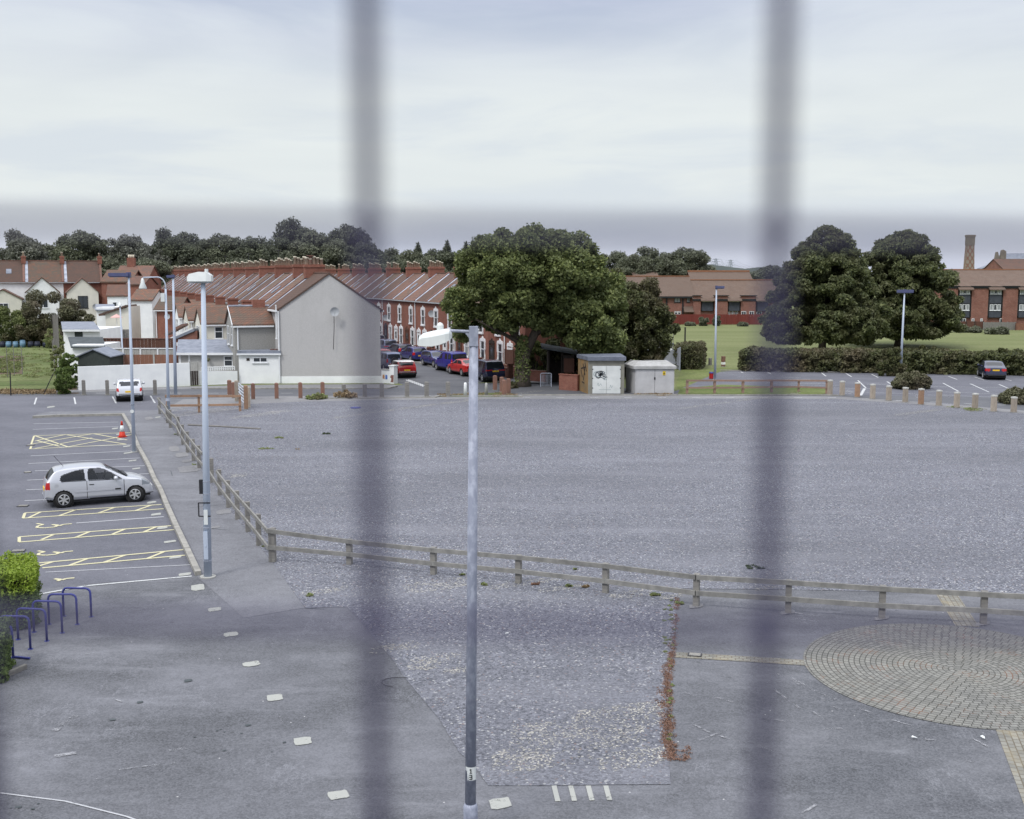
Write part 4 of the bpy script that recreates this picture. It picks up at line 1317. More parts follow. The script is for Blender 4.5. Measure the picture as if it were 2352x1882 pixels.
def terrace_house(name, label, loc, rotz, group, side='rear', wing=None, stack=False, wallmat='red_brick', roofmat='clay_tiles', pots='pot_buff', npots=6, eave=None, ridge=None, w=PW, k=0, zfoot=0.0, hip=False, glassk='house_glass', lite=False):
    e, r = eave or EAVE, ridge or RIDGE
    t = thing(name, label, 'house', loc, rotz, group)
    key = (round(e, 2), round(r, 2), w, zfoot)
    wt_ = WT
    part('wall', t, wallmat, lambda m: m.extx([(0, zfoot), (0, e), (-WH, r - .02), (-WT, e), (-WT, zfoot)], 0.0, w - .004), key + (wallmat,))
    part('roof', t, roofmat, lambda m: m.extx(roof_profile(e, r), 0.0, w - .004), key + (roofmat,))
    part('parapet', t, 'brick_coping', parapet_fn(e, r, WT), key)
    part('lead_flashing', t, 'lead', flashing_fn(e, r, WT, w - .56, w - .18), key)
    part('ridge_tiles', t, 'brick_coping', lambda m: m.box(.2, w - .2, -WH - .12, -WH + .12, r + .10, r + .21), key)
    part('gutter', t, 'gutter_grey', lambda m: m.box(0, w - .01, .19, .30, e - .14, e - .03), key)
    if stack:
        chimney(t, 0, -WH, r - .3, 1.15 if not lite else 1.1, 1.7, .6, npots, potmat=pots, gap=(k % 5 + 1 if k % 3 == 0 else False))
    if k % 3 == 2 and k < 20:
        part('roof_light', t, 'slate_roof', lambda m: m.add([(x, y, e + (r - e) * (-y / (wt_ / 2)) + zo) for x, y, zo in ((1.6, -1.3, .15), (2.3, -1.3, .15), (2.3, -2.1, .15), (1.6, -2.1, .15), (1.6, -1.3, .22), (2.3, -1.3, .22), (2.3, -2.1, .22), (1.6, -2.1, .22))], [(4, 5, 6, 7), (0, 1, 5, 4), (1, 2, 6, 5), (2, 3, 7, 6), (3, 0, 4, 7)]), key + (1,))
    if stack and k % 4 == 0:
        part('aerial', t, 'steel_dark', lambda m: [m.tube([(0, -WH + .5, r + .7), (0, -WH + .5, r + 2.3)], .03, 4), m.tube([(-.5, -WH + .5, r + 2.2), (.5, -WH + .5, r + 2.2)], .02, 4)] + [m.tube([(q_, -WH + .2, r + 2.2), (q_, -WH + .8, r + 2.2)], .015, 4) for q_ in (-.45, -.25, 0, .25, .45)], key)
    if side == 'front':
        window(t, 1.25, 0.0, .95, .95, 1.65, 0, 'ornate', glassk if k % 3 else 'curtain_glass')
        window(t, 1.75, 0.0, 3.35, .95, 1.55, 0, 'ornate', glassk)
        door(t, 3.25, 0.0, .25, .9, 2.15, 0, ('white_paint', 'dark_timber', 'white_paint', 'fence_brown')[k % 4], 'ornate')
        if k % 3 == 1:
            part('downpipe', t, 'white_paint', lambda m: m.tube([(.12, .08, .1), (.12, .08, e)], .06, 6), key)
        if k % 4 == 1:
            dish(t, (2.9, .02, 3.6 + .5 * (k % 3)), R(60), .36)
    if side == 'rear' and not lite:
        window(t, 3.3, 0.0, 3.5, .8, 1.25, 0, 'plain')
    if wing:
        kind, ylen, x0, x1, we, wr = wing
        xm = (x0 + x1) / 2
        m_ = {'cream': 'cream_wall', 'white': 'white_wall', 'brick': 'red_brick', 'grey': 'grey_render', 'dash': 'pebbledash_dark'}[kind]
        wk = (kind, ylen, x0, x1, we, wr)
        part('rear_stack', t, 'red_brick', lambda m: [m.box(x0 - .1, x0 + .6, .3, 1.2, we - .5, e + .55), m.box(x0 - .15, x0 + .65, .25, 1.25, e + .4, e + .5)], key)
        wg = part('rear_wing', t, m_, lambda m: m.exty([(x0, zfoot), (x1, zfoot), (x1, we), (xm, wr - .02), (x0, we)], .004, ylen), wk)
        def rf(m):
            sl = (wr - we) / (xm - x0)
            o = .14
            m.exty([(x0 - o, we - o * sl), (xm, wr), (xm, wr + .13), (x0 - o, we - o * sl + .13)], .01, ylen + .12)
            m.exty([(x1 + o, we - o * sl), (x1 + o, we - o * sl + .13), (xm, wr + .13), (xm, wr)], .01, ylen + .12)
        part('wing_roof', wg, 'mossy_tiles', rf, wk)
        part('wing_gutter', wg, 'white_paint', lambda m: [m.box(x0 - .24, x0 - .14, .1, ylen, we - .2, we - .1), m.tube([(x0 - .1, ylen - .2, 0), (x0 - .1, ylen - .2, we - .15)], .05, 6)], wk)
        window(wg, xm - .6, ylen + .002, 3.0, .75, 1.1, 0, 'plain')
        window(wg, xm + .7, ylen + .002, 3.0, .75, 1.1, 0, 'plain')
        window(wg, x0 - .002, ylen * .7, 3.05, .7, 1.05, R(90), 'plain')
    return t


def dish(parent, loc, rz, r=.32, tilt=.35, name='satellite_dish', mat='gutter_grey'):
    def fn(m):
        n = 14
        rings = []
        vs, fs = [], []
        for j, q in enumerate((0, .5, 1.0)):
            for i in range(n):
                a = 2 * math.pi * i / n
                vs.append((r * q * math.cos(a), .35 + .10 * q * q - .0, r * q * math.sin(a) + tilt * .0))
        for j in range(2):
            for i in range(n):
                fs.append((j * n + i, j * n + (i + 1) % n, (j + 1) * n + (i + 1) % n, (j + 1) * n + i))
        m.add(vs, fs)
        m.add([(v[0], v[1] - .02, v[2]) for v in vs], [f[::-1] for f in fs])
        m.tube([(0, 0, -.05), (0, .34, 0)], .02, 5)
        m.tube([(0, .36, -r * .9), (0, .36 + r * 1.1, -.05)], .012, 4)
        m.box(-.03, .03, .36 + r * 1.05, .36 + r * 1.25, -.08, 0)
    return part(name, parent, mat, fn, (r,), False, loc, rz)


ROT_A = R(112)      # local x runs away along the terrace, local +y to the rear yards
nm = lambda i: ORD[i]

# --- end house with the pebbledashed gable (skewed to the road)
skew = WT and (-(B0 - A0).dot(U)) / WT      # local x shift per metre of -y
E = thing('end_terrace_house', 'end of terrace house with big blank grey pebbledashed gable facing the road', 'house', (A0.x, A0.y, 0), ROT_A, 'houses of the pebbledashed terrace')
part('wall', E, 'pebbledash', lambda m: m.extx([(0, .0), (0, EAVE), (-WH, RIDGE - .02), (-WT, EAVE), (-WT, .0)], 0.0, PW - .004, skew, 0))
part('plinth', E, 'white_wall', lambda m: m.extx([(.05, .0), (.05, .55), (-WT - .05, .55), (-WT - .05, .0)], -.03, .4, skew, 0))
part('roof', E, 'clay_tiles', lambda m: m.extx(roof_profile(), -.10, PW - .004, skew, 0))
part('ridge_tiles', E, 'brick_coping', lambda m: m.box(-1.2, PW - .2, -WH - .12, -WH + .12, RIDGE + .10, RIDGE + .21))
part('gutter', E, 'white_paint', lambda m: [m.box(-.1, PW - .01, .17, .30, EAVE - .17, EAVE - .04), m.box(skew * -WT - .1, PW - .01, -WT - .30, -WT - .17, EAVE - .19, EAVE - .04)])
part('downpipe', E, 'white_paint', lambda m: m.tube([(-.10, .09, .05), (-.10, .09, EAVE - .1)], .06, 6))
part('lead_flashing', E, 'lead', flashing_fn(EAVE, RIDGE, WT, PW - .45, PW - .2))
chimney(E, PW - .2, -WH, RIDGE - .3, 1.1, 1.6, .7, 5)
part('chimney_cowl', E, 'brick_coping', lambda m: [m.tube([(PW - .2, -WH + .3, RIDGE + .8), (PW - .2, -WH + .3, RIDGE + 1.5)], .14, 8), m.box(PW - .45, PW + .05, -WH + .05, -WH + .55, RIDGE + 1.5, RIDGE + 1.56)])
# dish with its cable on the gable: placed in the end wall's own frame
dl = atY(770, 714, A0.y) - A0
def to_local(v, o=A0, rz=ROT_A):
    d = v - o if not isinstance(v, tuple) else Vector(v) - o
    c, s = math.cos(-rz), math.sin(-rz)
    return Vector((d.x * c - d.y * s, d.x * s + d.y * c, d.z))
q = to_local(atY(768, 716, A0.y - .02))
dish(E, q, R(180) - ROT_A + R(12), .36)
q1, q2 = to_local(atY(767, 718, A0.y - .05)), to_local(atY(766, 803, A0.y - .05))
part('dish_cable', E, 'steel_dark', lambda m: m.tube([q1, q1 + Vector((0, 0, -1)), q2], .025, 4))
part('wall_render_seam', E, 'pebbledash_dark', lambda m: m.extx([(.0, zt(816, A0.y) - .02), (.0, zt(816, A0.y)), (-.55, zt(816, A0.y)), (-.55, zt(816, A0.y) - .02)], -.006, .1, skew, 0))
# its pebbledashed two-storey wing
wz = [zt(747, 89.5), zt(706, 91.5)]
W_ = part('rear_wing', E, 'pebbledash_dark', lambda m: (m.exty([(2.0, 0), (6.4, 0), (6.4, wz[0]), (4.2, wz[1] - .02), (2.0, wz[0])], .004, 3.2)))
def rf(m):
    sl = (wz[1] - wz[0]) / 2.2
    o = .16
    m.exty([(2.0 - o, wz[0] - o * sl), (4.2, wz[1]), (4.2, wz[1] + .13), (2.0 - o, wz[0] - o * sl + .13)], .01, 3.35)
    m.exty([(6.4 + o, wz[0] - o * sl), (6.4 + o, wz[0] - o * sl + .13), (4.2, wz[1] + .13), (4.2, wz[1])], .01, 3.35)
part('wing_roof', W_, 'mossy_tiles', rf)
part('wing_gutter', W_, 'white_paint', lambda m: [m.box(1.75, 1.85, .1, 3.35, wz[0] - .2, wz[0] - .08), m.tube([(1.92, 2.95, 2.6), (1.92, 2.95, wz[0] - .15)], .06, 6), m.bar((4.2, 3.37, wz[1] + .06), (1.84, 3.37, wz[0] - .04), .04, .16)])
part('ridge_flashing', W_, 'lead', lambda m: m.box(4.03, 4.37, .05, 3.3, wz[1] + .06, wz[1] + .17))
window(W_, 3.2, 3.202, 2.9, .75, 1.5, 0, 'plain')
window(W_, 5.1, 3.202, 2.9, .75, 1.5, 0, 'plain')
part('low_chimney', E, 'red_brick', lambda m: m.box(3.9, 4.5, .4, 1.4, wz[1] - .3, wz[1] + .6))
# tall narrow landing window strip between wing and gable
window(E, .12, .20, zt(777, A0.y), .30, 2.6, R(0), 'plain')

# --- rest of the rear-facing side of terrace A
wings = {2: ('cream', 4.7, 1.9, 6.5), 4: ('cream', 4.8, 1.9, 6.4), 6: ('white', 4.8, 1.9, 6.3), 8: ('cream', 4.8, 1.9, 6.3), 10: ('cream', 4.8, 1.9, 6.2), 12: ('brick', 5.2, 1.9, 6.2), 14: ('white', 5.0, 1.9, 6.3), 16: ('white', 5.0, 1.9, 6.3), 18: ('grey', 5.2, 1.9, 6.3), 20: ('white', 5.2, 1.9, 6.3), 22: ('cream', 5.2, 1.9, 6.3), 24: ('white', 5.2, 1.9, 6.3)}
NA = 33
for i in range(1, NA):
    p = A0 + U * (PW * i)
    wg = None
    if i in wings:
        kd, yl, x0, x1 = wings[i]
        wg = (kd, yl, x0, x1, 4.35, 5.55)
    lab = f'brick terraced house, {nm(i - 1)} behind the grey gable'
    if wg: lab += f', with {"pebbledashed" if kd == "dash" else kd} gabled rear wing'
    terrace_house('terraced_house', lab, (p.x, p.y, 0), ROT_A, 'houses of the pebbledashed terrace', 'rear', wg, i % 2 == 0, 'red_brick' if i % 3 else 'cream_wall',
                  ('clay_tiles', 'mossy_tiles', 'clay_tiles', 'grey_tiles', 'clay_tiles', 'mossy_tiles', 'clay_tiles')[i % 7], 'pot_buff', 6 if i % 4 else 7, k=i, lite=i > 6)
# --- terrace B: brick front on the far side of the street (local +y towards the street)
NB = 30
for i in range(NB):
    p = RB0 + U * (PW * i)
    lab = f'red brick terraced house with white ornate windows, {nm(i)} from the big green tree'
    terrace_house('brick_house', lab, (p.x, p.y, 0), ROT_A, 'red brick houses across the street', 'front', None, i % 2 == 0, 'red_brick', ('clay_tiles', 'clay_tiles', 'mossy_tiles')[i % 3],
                  'pot_clay' if i % 4 else 'pot_buff', 6, k=i)
# low front garden walls with piers
for i in range(0, 24):
    p = RB0 + U * (PW * i) - N * 1.35
    def fn(m):
        m.box(.1, 2.6, -.11, .11, 0, .75); m.box(.1, 2.6, -.15, .15, .75, .82)
        m.box(-.2, .12, -.2, .2, 0, 1.15); m.box(-.25, .17, -.25, .25, 1.15, 1.24)
        m.box(2.6, 2.92, -.2, .2, 0, 1.15); m.box(2.55, 2.97, -.25, .25, 1.15, 1.24)
    single('garden_wall', f'low brick front garden wall with piers at the {nm(i)} brick house from the big tree', 'wall', 'dark_brick', fn, (p.x, p.y, .11), ROT_A, 'front garden walls along the street', False, 'gw')

# --- terrace C: row seen from the rear, upper left, with cream gabled wings
ROT_C = R(202)
eC, rC = zt(648, 165), zt(602, 168.5)
C0 = atY(233, 648, 165.0)
Cx = -N                      # local x runs to the left
lc = ['white gabled rear wing with a dark upper window', 'white gabled rear wing with blank gable', 'white flat-fronted rear wing', 'low white rear extension at the left edge', 'brown tiled roof only']
for i in range(6):
    p = Vector((C0.x, C0.y, 0)) + Cx * (PW * 1.2 * i)
    t = terrace_house('rear_facing_house', f'brown roofed terraced house, upper left, with {lc[min(i, 4)]}' if i < 4 else f'brown roofed terraced house at the left edge, {nm(i)} from the brick end', 'house' and (p.x, p.y, 0), ROT_C, 'terraced houses at the upper left', 'rear', None, True, 'white_wall' if i else 'red_brick', 'mossy_tiles' if i % 2 else 'clay_tiles', 'pot_clay', 2,
                      eave=eC, ridge=rC, w=PW * 1.2, k=i, lite=True)
    if i < 4:
        w0, w1 = (.7, 4.8) if i != 2 else (.3, 4.9)
        xm = (w0 + w1) / 2
        e2 = (6.1, 6.2, 5.2, 5.1)[i]; r2 = (8.0, 8.1, 6.5, 6.4)[i]
        wg = part('rear_wing', t, 'cream_wall' if i % 2 == 0 else 'white_wall', lambda m: m.exty([(w0, 0), (w1, 0), (w1, e2), (xm, r2 - .02), (w0, e2)], .004, 6.0))
        def rf2(m):
            sl = (r2 - e2) / (xm - w0); o = .2
            m.exty([(w0 - o, e2 - o * sl), (xm, r2), (xm, r2 + .13), (w0 - o, e2 - o * sl + .13)], .01, 6.15)
            m.exty([(w1 + o, e2 - o * sl), (w1 + o, e2 - o * sl + .13), (xm, r2 + .13), (xm, r2)], .01, 6.15)
        part('wing_roof', wg, 'clay_tiles', rf2)
        window(wg, xm, 6.003, e2 - 2.2, 1.3, 1.7, 0, 'double', 'house_glass', 'black_frame' if i == 0 else 'white_paint')
        if i == 0: dish(wg, (xm - 1.5, 6.0, e2 - 2.0), R(10), .4)
# houses behind, roof ends between the rows
def small_house(name, label, pxl, pxr, pyridge, pyeave, Y, wallmat, roofmat, rot=None, depth=7, ch=True, cat='house', group=None):
    zl, zr = zt(pyeave, Y), zt(pyridge, Y + depth * .4)
    a, b = atY(pxl, pyeave, Y), atY(pxr, pyeave, Y)
    w = b.x - a.x
    t = thing(name, label, cat, (a.x, Y, 0), 0, group)
    part('wall', t, wallmat, lambda m: m.extx([(0, 0), (0, zl), (depth / 2, zr - .03), (depth, zl), (depth, 0)], 0, w))
    part('roof', t, roofmat, lambda m: m.extx([(-.2, zl - .1), (-.2, zl + .06), (depth / 2, zr + .12), (depth + .2, zl + .06), (depth + .2, zl - .1), (depth / 2, zr)], -.15, w + .15))
    if ch:
        c = part('chimney_stack', t, 'red_brick', lambda m: m.box(w * .2, w * .2 + 1.2, depth * .5 - .35, depth * .5 + .35, zr - .4, zr + 1.3))
        for j in range(3): part('chimney_pot', c, 'pot_buff', lambda m: m.tube([(0, 0, 0), (0, 0, .5)], .16, 8), ('sp',), True, (w * .2 + .25 + .35 * j, depth * .5, zr + 1.3))
    return t


t = small_house('red_roofed_house', 'red tiled house roof showing between the two terraces, left of the blue gable', 262, 338, 612, 645, 176, 'red_brick', 'clay_tiles', group='houses between the terraces')
t = small_house('red_roofed_house', 'brick house with blue-edged gable beyond the lamp posts', 292, 330, 636, 654, 158, 'red_brick', 'clay_tiles', depth=6, ch=False, group='houses between the terraces')
g = thing('brick_back_house', 'plain red brick house end beside the cream gabled wings, upper left', 'house', (atY(233, 650, 160).x, 160, 0), 0)
part('wall', g, 'red_brick', lambda m: m.extx([(0, 0), (0, eC), (3, eC + 1.6), (6, eC), (6, 0)], 0, 4.0))
part('roof', g, 'mossy_tiles', lambda m: m.extx([(-.2, eC - .1), (-.2, eC + .08), (3, eC + 1.75), (6.2, eC + .08), (6.2, eC - .1), (3, eC + 1.6)], -.15, 4.3))
small_house('rear_wing_house', 'white rear wing with brown tiled roof between the two tallest far lamp posts', 301, 349, 667, 690, 128, 'white_wall', 'mossy_tiles', depth=5, ch=False, group='rear wings in the gardens')
h_ = small_house('rear_wing_house', 'brick rear wing with wide brown roof and a satellite dish, behind the brick lean-to', 356, 412, 685, 713, 117, 'red_brick', 'mossy_tiles', depth=5, ch=False, group='rear wings in the gardens')
dish(h_, (1.35, 0, zt(727, 117)), R(180), .3)
part('gutter', h_, 'white_paint', lambda m: m.box(-.1, 2.7, -.32, -.22, zt(715, 117), zt(714, 117) + .04))
part('downpipe', h_, 'white_paint', lambda m: m.tube([(.12, -.08, 1), (.12, -.08, zt(715, 117))], .05, 6))
# white cottage wing with tiled roof, x 248-287
g = thing('white_cottage', 'small white gabled cottage with tiled roof left of the tall lamp posts', 'house', (atY(247, 700, 132).x, 132, 0), R(14))
zc_, zr_ = zt(680, 132), zt(662, 132)
part('wall', g, 'white_wall', lambda m: m.exty([(0, 0), (1.0, 0), (1.0, zc_), (.3, zr_), (0, zc_ + .3)], 0, 5.0) if False else m.extx([(0, 0), (0, zc_), (2.0, zr_ + .2), (4.0, zc_), (4.0, 0)], 0, 2.2))
part('roof', g, 'clay_tiles', lambda m: m.extx([(-.15, zc_ - .1), (-.15, zc_ + .05), (2.0, zr_ + .38), (4.2, zc_ + .05), (4.2, zc_ - .1), (2, zr_ + .2)], -.12, 2.3))
window(g, .8, -.002, zc_ - 1.9, .5, 1.2, R(180), 'plain')

# ---------------------------------------------------------------- yard walls, flat annex and sheds along the road
def pxbox(m, x0, x1, ytop, Y, depth, z0=0.0, ybot=None):
    a, b = atY(x0, ytop, Y), atY(x1, ytop, Y)
    zb = z0 if ybot is None else zt(ybot, Y)
    m.box(a.x, b.x, Y, Y + depth, zb, a.z)


t = thing('flat_roofed_annex', 'white flat-roofed annex with slate-blue roof edge, left of the grey gable', 'house extension', (0, 0, 0))
YA = A0.y - .05
def f_(m):
    pxbox(m, 548, 643, 813, YA, 4.0)
part('wall', t, 'white_wall', f_)
part('roof', t, 'slate_roof', lambda m: (pxbox(m, 545, 644, 806, YA - .15, 4.3, 0, 813),))
part('coping', t, 'white_paint', lambda m: pxbox(m, 543, 645, 812.5, YA - .22, .1, 0, 816))
c = atY(598, 832.5, YA)
window(t, c.x, YA - .002, zt(833, YA), 1.15, .42, R(180), 'double')
part('air_vent', t, 'dark_timber', lambda m: pxbox(m, 566, 573, 823, YA - .03, .05, 0, 829))
part('roof_rubble', t, 'brick_coping', lambda m: [m.box(atY(x, 805, 90).x, atY(x + w, 805, 90).x, 89.5, 90, zt(806, 89.5), zt(806, 89.5) + .12) for x, w in ((623, 7), (632, 5), (640, 4))])
t = thing('flat_roofed_extension', 'low grey rendered extension with pale sheet roof behind the white yard wall', 'house extension', (0, 0, 0))
YB = 91.0
part('wall', t, 'grey_render', lambda m: pxbox(m, 409, 545, 812, YB, 4.5))
part('roof', t, 'slate_roof', lambda m: m.add([atY(405, 811, YB - .3), atY(546, 811, YB - .3), Vector((atY(540, 795, YB + 4.6).x, YB + 4.6, 3.1)), Vector((atY(410, 795, YB + 4.6).x, YB + 4.6, 3.1)),
                                               atY(405, 815, YB - .3), atY(546, 815, YB - .3), Vector((atY(540, 795, YB + 4.6).x, YB + 4.6, 2.9)), Vector((atY(410, 795, YB + 4.6).x, YB + 4.6, 2.9))],
                                              [(0, 1, 2, 3), (7, 6, 5, 4), (0, 4, 5, 1), (1, 5, 6, 2), (2, 6, 7, 3), (3, 7, 4, 0)]))
part('fascia', t, 'white_paint', lambda m: [pxbox(m, 404, 547, 811, YB - .36, .05, 0, 816), pxbox(m, 405, 530, 787, YB + 4.7, .12, 0, 795)])
c = atY(525, 842, YB)
window(t, c.x, YB - .002, zt(842, YB), .72, .86, R(180), 'plain')
part('door_frame', t, 'white_paint', lambda m: [pxbox(m, 432, 436, 815, YB - .05, .06, 0, 842), pxbox(m, 411, 415, 815, YB - .05, .06, 0, 842)])
part('hanging_basket', t, 'leaf_olive', lambda m: [m.tube([(atY(480, 825, YB).x, YB - .3, zt(831, YB - .3)), (atY(480, 825, YB).x, YB - .3, zt(826, YB - .3)), (atY(480, 825, YB).x, YB - .3, zt(823, YB - .3))], [.08, .17, .12], 8), m.tube([(atY(480, 825, YB).x, YB - .3, zt(824, YB)), (atY(480, 825, YB).x, YB - .3, zt(817, YB))], .015, 4)])
# yard wall along the pavement (two lengths and a gate)
def wall_len(name, label, a, b, zta, ztb, mat='white_wall', th=.22, group=None):
    d = (b - a); L = d.length
    return single(name, label, 'wall', mat, lambda m: m.add([(0, 0, 0), (L, 0, 0), (L, th, 0), (0, th, 0), (0, 0, zta), (L, 0, ztb), (L, th, ztb), (0, th, zta)],
                  [(3, 2, 1, 0), (4, 5, 6, 7), (0, 1, 5, 4), (1, 2, 6, 5), (2, 3, 7, 6), (3, 0, 4, 7)]), (a.x, a.y, 0), math.atan2(d.y, d.x), group)


wa, wb = at(181, 897.5), at(437, 887)
wall_len('yard_wall', 'long white painted brick yard wall behind the pale small hatchback', wa, wb, zt(843, wa.y), zt(834, wb.y), group='white yard walls along the road')
wc, wd = at(459, 885.5), at(546, 882)
wall_len('yard_wall', 'white yard wall with pierced blocks on top, right of the gate', wc, wd, zt(853, wc.y), zt(853, wd.y), group='white yard walls along the road')
def pierced(m):
    d = wd - wc; L = d.length
    z0 = zt(853, wc.y)
    n = 15
    for k in range(n + 1):
        x = .2 + (L - .4) * k / n
        m.box(x - .03, x + .03, .04, .18, z0, z0 + .28)
    m.box(.2, L - .2, .04, .18, z0 + .24, z0 + .30); m.box(.2, L - .2, .045, .175, z0 + .11, z0 + .15)
d = wd - wc
single('pierced_blocks', 'row of pierced white concrete blocks capping the yard wall', 'wall blocks', 'white_wall', pierced, (wc.x, wc.y, 0), math.atan2(d.y, d.x))
g = at(447, 886.5)
t = thing('yard_gate', 'tall dark weathered wooden gate between the white yard walls', 'gate', (g.x, g.y, 0), math.atan2((wb - wa).y, (wb - wa).x))
part('board_panel', t, 'dark_timber', lambda m: [m.box(-.34 + .17 * k, -.20 + .17 * k, .02, .06, .05, 1.15) for k in range(4)])
part('gate_frame', t, 'concrete', lambda m: [m.box(-.36, -.29, 0, .1, 0, 1.9), m.box(.29, .36, 0, .1, 0, 1.9), m.box(-.29, .29, .01, .08, 1.75, 1.82)] + [m.box(-.25 + .12 * k, -.21 + .12 * k, .02, .06, 1.15, 1.74) for k in range(5)])
# sheds and outbuildings (front faces placed by distance)
def gable_shed(name, label, x0, x1, yapex, yeave, Y, depth, wm, rm, cat='shed', rot=0, group='garden sheds and outbuildings'):
    a, b = atY(x0, yeave, Y), atY(x1, yeave, Y)
    w = b.x - a.x
    ze, za = a.z, zt(yapex, Y)
    t = thing(name, label, cat, (a.x, Y, 0), rot, group)
    part('wall', t, wm, lambda m: m.exty([(.15, 0), (w - .15, 0), (w - .15, ze), (w / 2, za - .06), (.15, ze)], 0, depth))
    part('roof', t, rm, lambda m: [m.exty([(0, ze - .08), (w / 2, za - .03), (w / 2, za + .05), (0, ze)], -.15, depth + .1), m.exty([(w, ze - .08), (w, ze), (w / 2, za + .05), (w / 2, za - .03)], -.15, depth + .1)])
    return t


gable_shed('garden_shed', 'dark green gabled shed just behind the left end of the white yard wall', 174, 256, 803, 819, 86.5, 3, 'dark_shed', 'slate_roof')
t = thing('lean_to_store', 'white store with dark sloping felt roof behind the dark green shed', 'shed', (0, 0, 0), 0, 'garden sheds and outbuildings')
Y = 92
part('wall', t, 'white_wall', lambda m: pxbox(m, 166, 238, 792, Y, 4))
def slope(m, x0, x1, yb, Y0, xa, xb, yt, Y1, th=.1):
    a, b, c, d = atY(x0, yb, Y0), atY(x1, yb, Y0), atY(xb, yt, Y1), atY(xa, yt, Y1)
    dn = Vector((0, 0, -th))
    m.add([a, b, c, d, a + dn, b + dn, c + dn, d + dn], [(0, 1, 2, 3), (7, 6, 5, 4), (0, 4, 5, 1), (1, 5, 6, 2), (2, 6, 7, 3), (3, 7, 4, 0)])
part('roof', t, 'felt_roof', lambda m: slope(m, 163, 242, 797, Y - .3, 156, 236, 774, Y + 4.5))
t = thing('white_outbuilding', 'flat-roofed white outbuilding with green door among the gardens', 'shed', (0, 0, 0), 0, 'garden sheds and outbuildings')
Y = 101
part('wall', t, 'white_wall', lambda m: pxbox(m, 145, 229, 757, Y, 6))
part('roof', t, 'slate_roof', lambda m: slope(m, 143, 230, 757, Y - .3, 140, 216, 739, Y + 6))
part('door', t, 'dark_shed', lambda m: pxbox(m, 171, 189, 761, Y - .06, .05))
part('fascia', t, 'white_paint', lambda m: [pxbox(m, 143, 230, 757.5, Y - .42, .08, 0, 762)])
t = thing('brick_lean_to', 'red brick lean-to with white sloping parapet behind the extension', 'shed', (0, 0, 0), 0, 'garden sheds and outbuildings')
Y = 98
def bl_(m):
    a, b = atY(403, 786, Y), atY(452, 756, Y)
    m.add([(a.x, Y, 0), (b.x, Y, 0), (b.x, Y + 2, 0), (a.x, Y + 2, 0), (a.x, Y, zt(781, Y)), (b.x, Y, zt(760, Y)), (b.x, Y + 2, zt(760, Y)), (a.x, Y + 2, zt(781, Y))],
          [(3, 2, 1, 0), (4, 5, 6, 7), (0, 1, 5, 4), (1, 2, 6, 5), (2, 3, 7, 6), (3, 0, 4, 7)])
part('wall', t, 'flat_brick', bl_)
part('roof', t, 'slate_roof', lambda m: m.bar(atY(400, 780, Y + 1), atY(453, 757, Y + 1), 2.3, .22, (0, 0, 1)))
t = thing('white_lean_to', 'white walled lean-to with a small window right of the tall lamp posts', 'shed', (0, 0, 0), 0, 'garden sheds and outbuildings')
Y = 101
def bl2(m):
    a, b = atY(376, 786, Y), atY(442, 750, Y)
    m.add([(a.x, Y, 0), (b.x, Y, 0), (b.x, Y + 1.5, 0), (a.x, Y + 1.5, 0), (a.x, Y, zt(783, Y)), (b.x, Y, zt(752, Y)), (b.x, Y + 1.5, zt(752, Y)), (a.x, Y + 1.5, zt(783, Y))],
          [(3, 2, 1, 0), (4, 5, 6, 7), (0, 1, 5, 4), (1, 2, 6, 5), (2, 3, 7, 6), (3, 0, 4, 7)])
part('wall', t, 'white_wall', bl2)
part('roof', t, 'brick_coping', lambda m: m.bar(atY(385, 768, Y + 2.5), atY(425, 746, Y + 2.5), 2.0, .2))
t = thing('low_dark_roofs', 'low slate roofed outhouse at the foot of the brown roofed terrace', 'shed', (0, 0, 0), 0, 'garden sheds and outbuildings')
Y = 120
part('wall', t, 'white_wall', lambda m: pxbox(m, 221, 262, 706, Y, 4))
part('roof', t, 'slate_roof', lambda m: slope(m, 219, 266, 712, Y - .3, 219, 262, 699, Y + 4))
# lean-to with tiled roof, x 240-300, y 705-730
t = thing('tiled_outhouse', 'small outhouse with sloping clay tiled roof beside the pink parasol', 'shed', (0, 0, 0), 0, 'garden sheds and outbuildings')
Y = 118
part('wall', t, 'cream_wall', lambda m: m.add([atY(242, 722, Y), atY(300, 704, Y), Vector((atY(300, 704, Y).x, Y, 0)), Vector((atY(242, 722, Y).x, Y, 0)), atY(242, 722, Y) + Vector((0, 3, 0)), atY(300, 704, Y) + Vector((0, 3, 0)), Vector((atY(300, 704, Y).x, Y + 3, 0)), Vector((atY(242, 722, Y).x, Y + 3, 0))],
                                                [(3, 2, 1, 0), (4, 5, 6, 7), (0, 1, 5, 4), (1, 2, 6, 5), (2, 3, 7, 6), (3, 0, 4, 7)]))
part('roof', t, 'clay_tiles', lambda m: m.bar(atY(240, 723, Y + 1.4), atY(302, 702, Y + 1.4), 3.4, .2))
# parasol
Y = 112
a = atY(268, 730, Y)
t = thing('parasol', 'faded pink parasol open in a back garden', 'parasol', (a.x, Y, 0))
zt_ = zt(722, Y); zb_ = zt(730, Y)
part('canopy', t, 'parasol_pink', lambda m: m.tube([(0, 0, zb_), (0, 0, zb_ + .05), (0, 0, zt_)], [.62, .6, .04], 8))
part('pole', t, 'white_paint', lambda m: m.tube([(0, 0, 0), (0, 0, zt_)], .03, 6))
